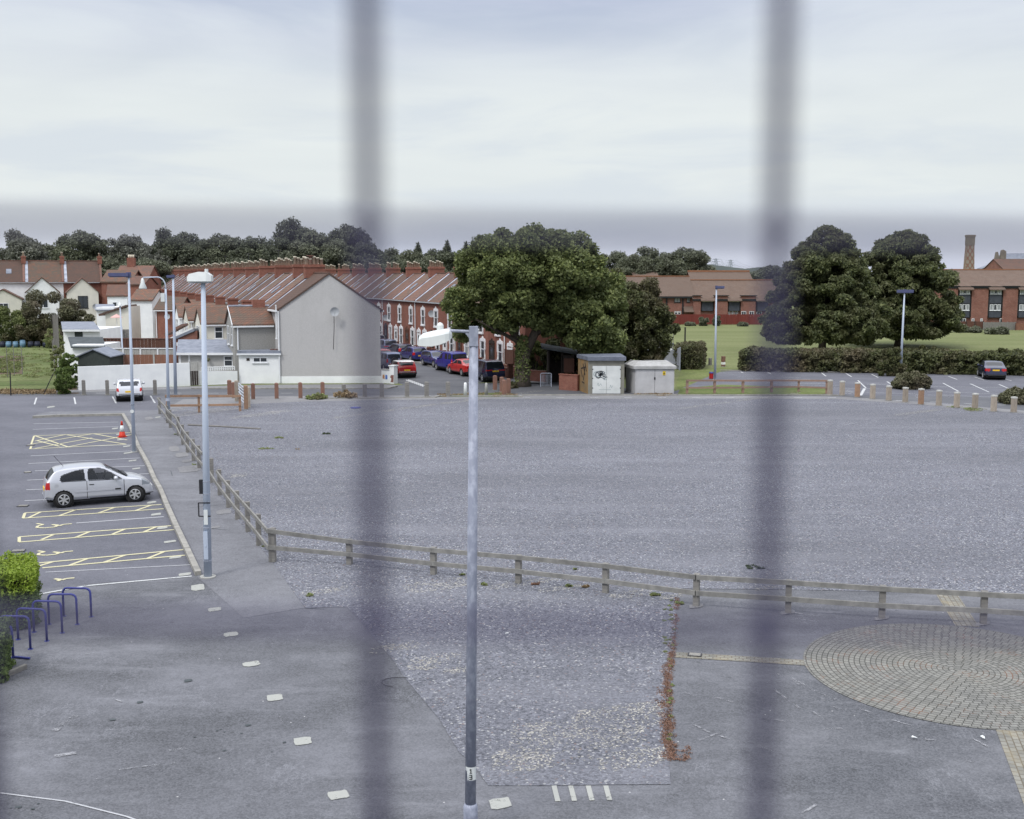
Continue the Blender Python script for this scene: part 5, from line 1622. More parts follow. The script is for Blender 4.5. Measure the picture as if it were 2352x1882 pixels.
# garden fences
def board_fence(name, label, x0, x1, ytop, Y, mat, ybot=None, Y1=None, posts=None, postmat='concrete', cap=None, group='garden fences', cat='fence', ytop1=None, step=.16):
    a, b = atY(x0, ytop, Y), atY(x1, ytop if ytop1 is None else ytop1, Y1 or Y)
    h0, h1 = a.z, b.z
    d = Vector((b.x - a.x, b.y - a.y, 0)); L = d.length
    t = thing(name, label, cat, (a.x, a.y, 0), math.atan2(d.y, d.x), group)
    def fn(m):
        n = max(1, int(L / step))
        for k in range(n):
            x = L * k / n
            h = h0 + (h1 - h0) * (k + .5) / n
            m.box(x, x + L / n - .012, 0 if k % 2 else .012, .03 if k % 2 else .042, .05, h)
        m.box(0, L, .045, .09, .4, .48)
    part('board_panel', t, mat, fn)
    np_ = posts or max(2, int(L / 1.9) + 1)
    for k in range(np_):
        x = L * k / (np_ - 1)
        h = h0 + (h1 - h0) * k / (np_ - 1) + .05
        part('post', t, postmat, lambda m: m.box(-.06, .06, -.05, .07, 0, h), None if False else (round(h, 2), postmat), False, (x, 0, 0))
    if cap:
        part('capping', t, cap, lambda m: m.bar((0, .02, h0 + .04), (L, .02, h1 + .04), .14, .07))
    return t


board_fence('panel_fence', 'orange-brown woven fence panels between concrete posts behind the yard wall', 256, 402, 815, 89.5, 'fence_orange', posts=4)
board_fence('panel_fence', 'grey upper fence with white capping above the orange-brown panels', 243, 402, 802, 91.5, 'concrete', posts=5, postmat='white_paint', cap='white_paint')
board_fence('panel_fence', 'dark brown garden fence behind the white capped one', 236, 395, 779, 97, 'fence_brown', posts=4, postmat='fence_brown', cap='brick_coping')
board_fence('panel_fence', 'weathered grey board fence in front of the clothes line', 232, 300, 757, 107, 'old_timber', posts=4, postmat='old_timber')
board_fence('panel_fence', 'grey panel fence beside the weeds of the alley', 121, 131, 724, 116, 'old_timber', Y1=112, posts=2, postmat='old_timber')
def trellis(m):
    for k in range(14): m.box(k * .22, k * .22 + .03, 0, .03, 1.3, 2.35)
    for k in range(5): m.box(0, 2.9, .03, .06, 1.3 + k * .25, 1.33 + k * .25)
a = atY(300, 768, 100)
single('trellis', 'pale square garden trellis left of the brick lean-to', 'trellis', 'old_timber', trellis, (a.x, 100, 0))
# washing
a = atY(250, 760, 105)
t = thing('clothes_line', 'clothes line hung with dark and pale washing behind the grey fence', 'clothes line', (a.x, 105, 0))
part('line', t, 'white_paint', lambda m: [m.tube([(-.2, 0, 2.55), (3.8, 0, 2.5)], .012, 4), m.tube([(-.2, 0, 0), (-.2, 0, 2.6)], .03, 6), m.tube([(3.8, 0, 0), (3.8, 0, 2.55)], .03, 6)])
for k, (x, w, h, mt) in enumerate(((.2, .55, 1.0, 'steel_dark'), (.85, .35, .9, 'white_wall'), (1.25, .5, 1.0, 'blue_paint'), (1.9, .4, .9, 'navy_paint'), (2.4, .3, 1.0, 'parasol_pink'), (2.8, .3, .7, 'white_wall'))):
    part('washing', t, mt, lambda m: m.box(x, x + w, -.015, .015, 2.5 - h, 2.5))

# dark steps / shed corner near the gable: none.  small white corner wall to the right of the gable
a, b = at(876, 880), at(906, 882)
t = thing('corner_wall', 'short white corner wall with a bare brick patch and two notices', 'wall', (a.x, a.y, 0), math.atan2((b - a).y, (b - a).x))
L = (b - a).length
part('wall_face', t, 'white_wall', lambda m: [m.box(0, L - .45, 0, .25, 0, 1.05), m.box(L - .45, L, -.06, .4, 0, 1.38), m.box(L - .51, L + .06, -.12, .46, 1.38, 1.46)])
part('coping', t, 'concrete', lambda m: m.box(-.03, L - .46, -.05, .3, 1.05, 1.12))
part('brick_patch', t, 'flat_brick', lambda m: m.exty([(L - .34, .12), (L - .04, .1), (L - .02, .7), (L - .3, .68), (L - .38, .5), (L - .25, .4)], -.066, -.05))
part('notice', t, 'sticker_blue', lambda m: m.box(.42, .62, -.01, .01, .32, .66))
part('notice', t, 'sticker_orange', lambda m: m.box(.14, .34, -.01, .01, .34, .68))
for k, (x, lab) in enumerate(((876, 'white'),)): pass

# ---------------------------------------------------------------- near corner of the brick terrace: fence on a brick wall, dark garden
a, b = atY(1159, 866, 90.5), atY(1200, 866, 86.5)
a = at(1159, 862); b = at(1200, 872)
t = board_fence('yard_fence', 'dark brown board fence standing on a low brick wall beside the big tree', 1160, 1199, 803, a.y, 'fence_brown', Y1=b.y, posts=3, postmat='fence_brown', ytop1=805, group=None)
d = b - a
single('low_brick_wall', 'low red brick wall under the dark board fence beside the big tree', 'wall', 'red_brick', lambda m: [m.box(0, d.length, -.2, .1, 0, zt(838, a.y)), m.box(-.02, d.length, -.25, .15, zt(838, a.y), zt(838, a.y) + .08)], (a.x, a.y, 0), math.atan2(d.y, d.x), 'low brick walls beside the big tree')
for (x0, x1, yt, yb, Yo, lab) in ((1215, 1252, 852, 878, 0, 'low brick wall just right of the big trunk'), (1284, 1326, 861, 896, 0, 'brick wall stub directly left of the graffitied kiosk')):
    p, q = at(x0, yb), at(x1, yb + 3)
    d = q - p
    single('low_brick_wall', lab, 'wall', 'red_brick', lambda m: [m.box(0, d.length, 0, .25, 0, zt(yt, p.y)), m.box(-.03, d.length + .03, -.04, .29, zt(yt, p.y), zt(yt, p.y) + .07)], (p.x, p.y, 0), math.atan2(d.y, d.x), 'low brick walls beside the big tree')
p = at(1258, 884)
t = thing('open_shed', 'dark open-fronted timber shed in the shade under the big tree', 'shed', (p.x, p.y, 0))
w = (1322 - 1258) / FPX * p.y
part('wall', t, 'dark_timber', lambda m: [m.box(0, w, 2.2, 2.3, 0, 2.6), m.box(0, .12, 0, 2.2, 0, 2.6), m.box(w - .1, w, 0, 2.2, 0, 2.4), m.box(w * .52, w, 0, .1, .95, 2.3)])
part('roof', t, 'felt_roof', lambda m: m.add([(-.5, -.4, 2.95), (w + .2, -.4, 2.45), (w + .2, 2.5, 2.6), (-.5, 2.5, 3.1), (-.5, -.4, 2.85), (w + .2, -.4, 2.35), (w + .2, 2.5, 2.5), (-.5, 2.5, 3.0)], [(0, 1, 2, 3), (7, 6, 5, 4), (0, 4, 5, 1), (1, 5, 6, 2), (2, 6, 7, 3), (3, 7, 4, 0)]))
part('post', t, 'dark_timber', lambda m: m.box(w * .48, w * .54, 0, .1, 0, 2.5))
part('door', t, 'fence_brown', lambda m: m.box(w * .58, w * .95, -.04, -.005, .95, 2.05))
p = at(1243, 889)
def grd(m):
    for k in range(8): m.tube([(k * .1, 0, .05), (k * .1, 0, .95)], .012, 5)
    m.tube([(-.05, 0, 0), (-.05, 0, 1.0), (.05, 0, 1.05), (.7, 0, 1.05), (.78, 0, 1.0), (.78, 0, 0)], .025, 6)
single('guard_rail', 'small grey tubular guard rail by the brick stub left of the kiosk', 'barrier', 'lead', grd, (p.x, p.y, 0))
p = at(1225, 866)
single('louvred_bench', 'pale slatted screen in the shade right of the big trunk', 'screen', 'old_timber', lambda m: [m.bar((0, 0, 1.0 + .16 * k), (1.3, 0, .8 + .16 * k), .04, .05) for k in range(6)] + [m.box(0, .05, 0, .05, 0, 2.0), m.box(1.25, 1.3, 0, .05, 0, 1.8)], (p.x, p.y, 0))
p = at(1236, 850)
t = thing('garden_porch', 'small porch with slate roof and brown door glimpsed behind the big tree', 'porch', (p.x, p.y, 0))
part('wall', t, 'white_wall', lambda m: m.box(0, 1.5, 0, 1.5, 0, 2.4))
part('roof', t, 'slate_roof', lambda m: m.extx([(-.3, 2.4), (-.3, 2.5), (1.7, 3.1), (1.7, 2.4)], -.3, 1.9))
part('door', t, 'fence_brown', lambda m: m.box(.45, 1.15, -.05, -.005, .1, 2.1))

# ---------------------------------------------------------------- kiosks
p = at(1351, 905.5)
Y = p.y
X0, X1 = atY(1350.5, 900, Y).x, atY(1433.5, 900, Y).x
zt1 = zt(828.5, Y)
Xs = at(1327.5, 897).x; Ys = at(1327.5, 897).y
t = thing('substation_kiosk', 'square brown-grey kiosk with graffiti on its white double doors', 'kiosk', (X0, Y, 0))
w = X1 - X0
dx, dy = Xs - X0, Ys - Y
def body(m):
    dw, dt = (1360 - 1350.5) / (1433.5 - 1350.5) * w, (1425.5 - 1350.5) / (1433.5 - 1350.5) * w
    zd = zt(839.5, Y)
    m.box(0, dw, 0, .2, 0, zt1); m.box(dt, w, 0, .2, 0, zt1); m.box(dw, dt, 0, .2, zd, zt1); m.box(dw, dt, .08, .2, 0, zd)
    m.box(0, w, .2, dy + .9, 0, zt1 - .002)
part('wall', t, 'kiosk_frame', body)
part('side_wall', t, 'kiosk_side', lambda m: m.add([(0, 0, 0), (dx, dy, 0), (dx + .1, dy + .05, 0), (.06, .2, 0), (0, 0, zt1 - .003), (dx, dy, zt1 - .003), (dx + .1, dy + .05, zt1 - .003), (.06, .2, zt1 - .003)], [(0, 1, 2, 3), (7, 6, 5, 4), (4, 5, 1, 0), (5, 6, 2, 1), (6, 7, 3, 2), (7, 4, 0, 3)]))
part('roof', t, 'kiosk_roof', lambda m: m.prism([(-.02, -.18), (w + .1, -.18), (w + .05, dy + 1.0), (dx - .1, dy + .12)], zt1, zt(820, Y)))
zd = zt(840, Y)
x0, x1 = atY(1360.5, 900, Y).x - X0, atY(1425, 900, Y).x - X0
for k, (a, b) in enumerate(((x0, (x0 + x1) / 2 - .008), ((x0 + x1) / 2 + .008, x1))):
    dd = part('door', t, 'door_white', lambda m: m.box(a, b, -.02, .06, .04, zd - .02))
    part('hinge', dd, 'steel_dark', lambda m: [m.box((a - .02 if k == 0 else b - .05), (a + .05 if k == 0 else b + .02), -.035, -.015, z, z + .07) for z in (.4, 1.1, 1.75)])
# looping sprayed tag and faint scribbles
def tagdraw(m, pts, w_, y=-.024):
    for a, b in zip(pts, pts[1:]):
        m.bar((a[0], y, a[1]), (b[0], y, b[1]), w_, .006, (0, 1, 0))
def K(x, yy): q_ = atY(1200 + x / 3.45, 480 + yy / 3.45, Y); return (q_.x - X0, q_.z)
def arc(cx, cy, rx, ry, a0, a1, n=10): return [K(cx + rx * math.cos(R(a0 + (a1 - a0) * i / n)), cy + ry * math.sin(R(a0 + (a1 - a0) * i / n))) for i in range(n + 1)]
def gr(m):
    tagdraw(m, arc(600, 1315, 20, 26, -60, 250) + [K(612, 1318), K(600, 1318)], .08)
    tagdraw(m, [K(606, 1325), K(618, 1310)] + arc(622, 1300, 8, 14, 0, 330) + [K(620, 1325), K(634, 1312)], .07)
    tagdraw(m, [K(634, 1290), K(640, 1332)] + arc(646, 1318, 9, 12, 180, 520), .07)
    tagdraw(m, [K(595, 1292), K(610, 1286), K(640, 1290), K(655, 1300)], .05)
    tagdraw(m, [K(596, 1340), K(625, 1335), K(650, 1350), K(660, 1330), K(672, 1335)], .05)
part('graffiti', t, 'graffiti', gr)
part('graffiti', t, 'graffiti_soft', lambda m: [tagdraw(m, arc(590, 1310, 26, 20, 20, 300), .06, -.0225), tagdraw(m, [K(590, 1400), K(600, 1380), K(605, 1405), K(620, 1385), K(628, 1402)], .03, -.0225), tagdraw(m, [K(690, 1420), K(700, 1395), K(706, 1420), K(716, 1400)], .03, -.0225), tagdraw(m, [K(605, 1432), K(700, 1432)], .025, -.0225), tagdraw(m, arc(655, 1345, 14, 10, 0, 320), .04, -.0225)])
def sg(m):
    for (a, b, c, d_) in ((.15, .3, 1.6, 2.2), (.3, .5, 1.3, 2.1), (.45, .3, .9, 1.9), (.25, .7, 1.9, 1.7), (.55, .7, 1.1, 1.6), (.35, .6, .7, .75)):
        m.bar((dx * a - .01, dy * a - .03, c), (dx * b - .01, dy * b - .03, d_), .09, .006, (1, .5, 0))
part('graffiti', t, 'dark_timber', sg)

p = at(1459, 905.5)
Y = p.y
X0, X1 = p.x, atY(1548, 905, Y).x
w = X1 - X0
q = at(1438, 899)
dx, dy = q.x - X0, q.y - Y
z1_, z2_ = zt(842, Y), zt(829.5, Y + 1)
t = thing('utility_cabinet', 'pale grey moulded utility cabinet with hipped roof and yellow warning sign', 'kiosk', (X0, Y, 0))
D = 2.3
part('body', t, 'kiosk_grey', lambda m: m.prism([(0, 0), (w, 0), (w + .02, D), (dx, D), (dx, dy)], 0, z1_))
def hr(m):
    o = .14
    b_ = [(-o, -o), (w + o, -o), (w + o, D + o), (dx - o, D + o), (dx - o, dy - .05)]
    m.prism(b_, z1_ - .18, z1_ + .02)
    tp = [(.25, .55), (w - .35, .55), (w - .35, D - .5), (dx + .3, D - .5), (dx + .35, dy + .35)]
    m.add([(x, y, z1_ + .02) for x, y in b_] + [(x, y, z2_) for x, y in tp], [(0, 1, 6, 5), (1, 2, 7, 6), (2, 3, 8, 7), (3, 4, 9, 8), (4, 0, 5, 9), (5, 6, 7, 8, 9)])
part('roof', t, 'cabinet_roof', hr)
xm = atY(1503.5, 900, Y).x - X0
part('door', t, 'kiosk_grey', lambda m: [m.box(.08, xm - .012, -.025, 0, .06, z1_ - .24), m.box(xm + .012, w - .06, -.025, 0, .06, z1_ - .24)])
part('door_seam', t, 'steel_dark', lambda m: m.box(xm - .012, xm + .012, -.012, 0, .05, z1_ - .24))
part('handle', t, 'steel_dark', lambda m: m.box(xm - .05, xm + .04, -.06, -.026, 1.05, 1.22))
ya, yb = zt(862.5, Y), zt(853, Y)
xa, xb = atY(1522, 860, Y).x - X0, atY(1528.5, 860, Y).x - X0
s_ = part('warning_sign', t, 'sign_yellow', lambda m: m.box(xa, xb, -.034, -.026, ya, yb))
part('sign_symbol', s_, 'ink', lambda m: [m.exty([((xa + xb) / 2 - .07, yb - .19), ((xa + xb) / 2 + .07, yb - .19), ((xa + xb) / 2, yb - .05)], -.038, -.035), m.box(xa + .04, xb - .04, -.038, -.035, yb - .25, yb - .225), m.box(xa + .04, xb - .04, -.038, -.035, yb - .30, yb - .275)])

# blue-grey boarded fence, low buildings right of the kiosks
p, q = at(1560, 851), at(1521, 838)
t = board_fence('board_fence', 'blue-grey vertical board fence running back from the clipped hedge', 1562, 1518, 799, p.y, 'fence_grey', Y1=p.y + 9, ytop1=812, posts=4, postmat='fence_grey', group=None)
t = thing('white_garage', 'low white flat-roofed garage beyond the utility cabinet', 'garage', (0, 0, 0))
Y = 112
part('wall', t, 'white_wall', lambda m: pxbox(m, 1488, 1547, 791, Y, 6))
part('roof', t, 'felt_roof', lambda m: [pxbox(m, 1486, 1549, 789.5, Y - .15, 6.3, 0, 792), pxbox(m, 1505, 1540, 784, Y + 2, 3.0, 0, 789)])
t = thing('grey_roofed_garage', 'low brick garage with rounded grey roof behind the utility cabinet', 'garage', (0, 0, 0))
Y = 100
part('wall', t, 'dark_brick', lambda m: pxbox(m, 1486, 1525, 815, Y, 3))
part('roof', t, 'slate_roof', lambda m: [pxbox(m, 1483, 1527, 812, Y - .2, 3.3, 0, 815.5), pxbox(m, 1488, 1522, 808, Y + .2, 2.6, 0, 812)])

# ---------------------------------------------------------------- brick flats beyond the field
YF = 205.0
def flats(name, label, x0, x1, ridge, eave, Y, depth, storeys_bays, piers, wins, group='brick flats beyond the field', z0=0, seed=0):
    a, b = atY(x0, eave, Y), atY(x1, eave, Y)
    w = b.x - a.x
    ze = a.z; zr = zt(ridge, Y + depth / 2)
    t = thing(name, label, 'flats', (a.x, Y, 0), 0, group)
    X = lambda p_: atY(p_, eave, Y).x - a.x
    part('wall', t, 'flat_brick', lambda m: m.extx([(0, 0), (0, ze - .02), (depth / 2, zr - .05), (depth, ze - .02), (depth, 0)], 0, w))
    part('roof', t, 'grey_tiles', lambda m: m.extx([(-.5, ze - .25), (-.5, ze - .05), (depth / 2, zr + .12), (depth + .5, ze - .05), (depth + .5, ze - .25), (depth / 2, zr)], -.2, w + .2))
    part('ridge_tiles', t, 'orange_tile_edge', lambda m: m.box(-.2, w + .2, depth / 2 - .22, depth / 2 + .22, zr + .08, zr + .24))
    part('eaves_board', t, 'black_frame', lambda m: m.box(-.2, w + .2, -.56, -.505, ze - .42, ze - .1))
    return t, X


t1, X = flats('brick_flats', 'brick flats with brown roof and small black windows, left part behind the red fence', 1395, 1592, 636.5, 680, YF, 12, 0, 0, 0)
zz = lambda p_: zt(p_, YF)
for (a, b, c, d_) in ((1491, 1507, 682.5, 694), (1549, 1563, 682.5, 695), (1577.5, 1585, 683, 695)):
    window(t1, (X(a) + X(b)) / 2, -.002, zz(d_), X(b) - X(a), zz(c) - zz(d_), R(180), 'double', 'curtain_glass', 'black_frame')
part('downpipe', t1, 'black_frame', lambda m: [m.box(X(p_) - .12, X(p_) + .12, -.2, 0, 0, zz(681)) for p_ in (1531.5, 1568.5)])
part('porch_roof', t1, 'grey_tiles', lambda m: m.extx([(-1.6, zz(717)), (-1.6, zz(716)), (0, zz(704)), (0, zz(717))], X(1570), X(1592)))
for k, (a, b) in enumerate(((1551, 1556), (1557, 1565))):
    window(t1, (X(a) + X(b)) / 2, -.002, zz(723), .55, .6, R(180), 'plain')
# main block with recessed dark bays
def bays(t, X, Y, bl, eave, levels, deep=.9):
    """bl: [(x0,x1)]: projecting dark timber bays under the eaves; levels: [(kind, top py, bottom py)]"""
    for (a, b) in bl:
        xa, xb = X(a), X(b)
        ze_ = zt(eave, Y)
        part('bay_roof', t, 'grey_tiles', lambda m: m.extx([(-.45, ze_ - .04), (-.45, ze_ + .08), (-1.1, ze_ - .36), (-1.1, ze_ - .50)], xa - .25, xb + .25))
        zt0, zb0 = zt(levels[0][1], Y) , zt(levels[-1][2], Y)
        bay = part('window_bay', t, 'black_frame', lambda m: [m.box(xa, xb, -.35, 0, zb0, zt0), m.box(xa - .16, xa, -.38, 0, zb0 + .3, zt0 - 1.3), m.box(xb, xb + .16, -.38, 0, zb0 + .3, zt0 - 1.3)])
        for kd, p0, p1 in levels:
            if kd == 'panel':
                part('slate_panel', bay, 'slate_panel', lambda m: m.box(xa + .12, xb - .12, -.40, -.35, zt(p1, Y) + .05, zt(p0, Y) - .05))
            elif kd == 'win':
                n = 3
                ww = (xb - xa - .3) / n
                for k in range(n):
                    window(bay, xa + .15 + ww * (k + .5), -.352, zt(p1, Y) + .1, ww - .1, zt(p0, Y) - zt(p1, Y) - .2, R(180), 'single', 'curtain_glass' if k != 1 else 'house_glass', 'white_paint')
def piers(t, X, Y, pl, eave, ztop, d=.42):
    for (a, b) in pl:
        part('brick_pier', t, 'flat_brick', lambda m: m.box(X(a), X(b), -d, 0, 0, zt(ztop, Y)))
        part('pier_eave', t, 'black_frame', lambda m: m.box(X(a) - .2, X(b) + .2, -d - .25, 0, zt(ztop, Y), zt(ztop - 1.6, Y)))


t2, X2 = flats('brick_flats', 'brick flats with dark window bays, middle part behind the red fence and lamp post', 1592.4, 1800, 645, 686, YF - .6, 12, 0, 0, 0)
YY = YF - .6
piers(t2, X2, YY, ((1592.4, 1609), (1640, 1671), (1701, 1735)), 686, 680)
bays(t2, X2, YY, ((1611, 1638), (1673, 1699), (1738, 1764)), 686, (('win', 688, 694), ('panel', 694, 715)))
for (a, b) in ((1673, 1679), (1680.5, 1686), (1687.5, 1696), (1702, 1714), (1720, 1732), (1738, 1751)):
    window(t2, (X2(a) + X2(b)) / 2, -.422 if a in (1702, 1720) else -.002, zt(726, YY), X2(b) - X2(a) - .1, .85, R(180), 'double')
t3 = thing('brick_flats', 'taller brown roof with orange ridge rising behind the middle flats', 'flats', (atY(1591, 626, 216).x, 216, 0), 0, 'brick flats beyond the field')
w = atY(1731, 626, 216).x - atY(1591, 626, 216).x
zr = zt(626, 221); ze = zt(652, 216)
part('wall', t3, 'flat_brick', lambda m: m.extx([(0, 0), (0, ze), (5, zr - .05), (10, ze), (10, 0)], 0, w))
part('roof', t3, 'grey_tiles', lambda m: m.extx([(-.4, ze - .2), (-.4, ze), (5, zr + .15), (10.4, ze), (10.4, ze - .2), (5, zr)], -.2, w + .2))
part('ridge_tiles', t3, 'orange_tile_edge', lambda m: m.box(-.2, w + .2, 4.75, 5.25, zr + .1, zr + .4))
t5 = small_house('gabled_block', 'small brick gable with pale verge boards showing over the left flats', 1456, 1512, 621, 637, 222, 'flat_brick', 'grey_tiles', depth=10, ch=False)
YR = 190.0
t4, X4 = flats('brick_flats', 'three-storey brick flats with slate panelled window bays at the right edge', 2150, 2440, 621.5, 657, YR, 14, 0, 0, 0)
piers(t4, X4, YR, ((2150, 2199), (2231, 2269), (2303, 2337), (2372, 2410)), 660, 658.5)
bays(t4, X4, YR, ((2201, 2229), (2271, 2301), (2339, 2370)), 660, (('win', 665, 677), ('panel', 677, 698), ('win', 698, 714.5), ('panel', 715, 730)))
for (a, b) in ((2207, 2220), (2233, 2239), (2253, 2258), (2298, 2310)):
    window(t4, (X4(a) + X4(b)) / 2, -.425 if a in (2233, 2253) else -.352, zt(742, YR), X4(b) - X4(a), .75, R(180), 'double')
board_fence('garden_fence', 'long dark red board fence at the far side of the field', 1510, 1800, 722.5, 195, 'fence_red', posts=12, postmat='fence_red', group='fences beyond the field', step=.3)
board_fence('garden_fence', 'near-black board fence below the right-hand flats', 2160, 2259, 738.5, 176, 'fence_brown', posts=6, postmat='dark_timber', group='fences beyond the field', step=.3)
board_fence('garden_fence', 'pale grey board fence below the right-hand flats', 2259.5, 2333, 740.5, 175.5, 'old_timber', posts=5, postmat='old_timber', group='fences beyond the field', step=.3)
board_fence('garden_fence', 'brown fence piece at the right edge below the yellowish shrub', 2333.5, 2380, 743, 175, 'fence_orange', posts=3, postmat='fence_brown', group='fences beyond the field', step=.3)

# chimney tower and church roofs far right
YT = 290.0
a0, a1 = atY(2214, 632, YT), atY(2235, 632, YT)
def m_tower():
    t = NT('tower_brick')
    tc = t.new('ShaderNodeTexCoord'); s = t.sep(tc.outputs['Object'])
    u = t.math('MULTIPLY', t.math('ADD', s[0], s[1]), .9)
    v = t.math('MULTIPLY', s[2], .55)
    d1 = t.math('ABSOLUTE', t.math('SUBTRACT', t.math('FRACT', t.math('ADD', u, v)), .5))
    d2 = t.math('ABSOLUTE', t.math('SUBTRACT', t.math('FRACT', t.math('SUBTRACT', u, v)), .5))
    k = t.math('LESS_THAN', t.math('MINIMUM', d1, d2), .12)
    t.done(t.mix(k, (.27, .245, .20), (.21, .10, .07)), .9, 0, .2)
m_tower()
xc = (a0.x + a1.x) / 2; hw = (a1.x - a0.x) / 2
ztop = zt(540, YT)
t = thing('chimney_tower', 'tall tapering square brick chimney with diamond patterned brickwork', 'chimney', (xc, YT, 0))
def tw(m):
    s0, s1 = hw * 1.15, hw * .72
    zc_ = ztop - 2.6
    m.add([(-s0, -s0, 0), (s0, -s0, 0), (s0, s0, 0), (-s0, s0, 0), (-s1, -s1, zc_), (s1, -s1, zc_), (s1, s1, zc_), (-s1, s1, zc_)], [(3, 2, 1, 0), (4, 5, 6, 7), (0, 1, 5, 4), (1, 2, 6, 5), (2, 3, 7, 6), (3, 0, 4, 7)])
part('shaft', t, 'tower_brick', tw)
part('cap', t, 'stone_church', lambda m: [m.box(-hw * .78, hw * .78, -hw * .78, hw * .78, ztop - 2.6, ztop - .5), m.box(-hw * .86, hw * .86, -hw * .86, hw * .86, ztop - .5, ztop)])
YC = 270.0
C = lambda x, y, Y_=YC: atY(x, y, Y_)
t = thing('church', 'slate roofed church with stone gable and finials beyond the right flats', 'church', (0, 0, 0))
def cw(m):
    a, b = C(2280, 640), C(2420, 640)
    m.box(a.x, b.x, YC, YC + 9, 0, a.z)
part('wall', t, 'stone_church', cw)
def crf(m):
    l0, r0 = C(2300, 624), C(2420, 624); l1, r1 = atY(2301, 582, YC + 6), atY(2420, 582, YC + 6)
    dn = Vector((0, 0, -.4))
    m.add([l0, r0, r1, l1, l0 + Vector((0, 12, 0)), r0 + Vector((0, 12, 0))], [(0, 1, 2, 3), (3, 2, 5, 4), (0, 3, 4), (1, 5, 2)])
part('roof', t, 'slate_roof', crf)
part('gable_end', t, 'stone_church', lambda m: m.exty([(C(2278, 640).x, 0), (C(2300, 640).x, 0), (C(2300, 640).x, C(0, 578).z), (C(2297, 574).x, C(0, 574).z), (C(2294, 574).x, C(0, 576).z), (C(2290, 584).x, C(0, 600).z), (C(2283, 600).x, C(0, 579).z), (C(2281, 600).x, C(0, 580).z), (C(2277, 600).x, C(0, 606).z)], YC - 2, YC - 1))
part('apse_roof', t, 'slate_roof', lambda m: m.exty([(C(2228, 630).x, C(0, 640).z), (C(2300, 640).x, C(0, 640).z), (C(2300, 600).x, C(0, 601).z), (C(2280, 600).x, C(0, 604).z), (C(2255, 600).x, C(0, 610).z), (C(2236, 600).x, C(0, 617).z)], YC - 5, YC - 2.2))
part('apse_wall', t, 'stone_church', lambda m: m.box(C(2228, 630).x, C(2300, 640).x, YC - 4.6, YC - 2.4, 0, C(0, 640).z))
t = small_house('tiled_hall', 'hall with orange clay tiled roof in front of the church, right edge', 2308, 2420, 596, 622, 250, 'flat_brick', 'clay_tiles', depth=12, ch=False, cat='hall')

# pylons and wires
def pylon(m, h, w=3.2):
    for sx in (-1, 1):
        for sy in (-1, 1):
            m.bar((sx * w, sy * w, 0), (sx * .5, sy * .5, h), .45, .45)
    for k in range(8):
        z = h * k / 8; z2_ = h * (k + 1) / 8
        a_ = w - (w - .5) * k / 8; b_ = w - (w - .5) * (k + 1) / 8
        m.bar((-a_, -a_, z), (b_, -b_, z2_), .25, .25); m.bar((a_, -a_, z), (-b_, -b_, z2_), .25, .25)
    for z, l in ((.78, 6.5), (.88, 5), (.97, 4)):
        m.bar((-l, 0, h * z), (l, 0, h * z), .4, .4)
pys = []
for x, ty, Yp, lab in ((1643.5, 594, 1000, 'distant lattice pylon, taller one above the flats'), (1677.7, 597, 1100, 'distant lattice pylon, fainter one to the right'), (1786, 612, 1500, 'farthest tiny pylon near the dark trees')):
    q = atY(x, 632, Yp)
    h = zt(ty, Yp)
    single('pylon', lab, 'pylon', 'pylon_steel', lambda m: pylon(m, h), (q.x, Yp, 0), R(40), 'electricity pylons on the skyline')
    pys.append((q.x, Yp, h))
def wires(m):
    for z in (.78, .88, .97):
        for s_ in (-4.5, 4.5):
            for A_, B_ in ((pys[0], pys[1]), (pys[1], pys[2]), (pys[0], (pys[0][0] - 420, 850, pys[0][2]))):
                pts = []
                for i in range(9):
                    f = i / 8
                    pts.append((A_[0] + (B_[0] - A_[0]) * f + s_, A_[1] + (B_[1] - A_[1]) * f, A_[2] * z + (B_[2] * z - A_[2] * z) * f - 4 * f * (1 - f) * 6))
                m.tube(pts, .10, 4)
single('power_lines', 'thin power lines sagging between the distant pylons', 'power line', 'pylon_steel', wires)
# distant wooded rise
mb = MB()
rg = random.Random(3)
pts = []
n = 120
for i in range(n + 1):
    x = -420 + 1100 * i / n
    h = 11 + 5 * math.sin(i * .21) + 3 * math.sin(i * .53 + 1) + rg.uniform(0, 1.6)
    pts.append((x, h))
for i in range(n):
    (xa, ha_), (xb, hb_) = pts[i], pts[i + 1]
    mb.add([(xa, 800, 0), (xb, 800, 0), (xb, 860, hb_), (xa, 860, ha_), (xa, 960, 0), (xb, 960, 0)], [(0, 1, 2, 3), (3, 2, 5, 4)])
tag(link('hills', mb.mesh('hills', 'far_hill', True)), kind='structure')
me = leaf_mesh('distant_wood', [(atY(x, 632, 700).x, 700, h, 6, 6, 4) for x, h in ((1700, 6), (1712, 7), (1735, 7), (1750, 8), (1765, 10), (1774, 10.5), (1785, 8), (1800, 8), (1640, 5), (1660, 6))], 9000, 1.5, 'leaf_far_dark', 300, .3, .3, .6, 0, .6, .6, 0)
tag(link('distant_wood', me), kind='stuff')
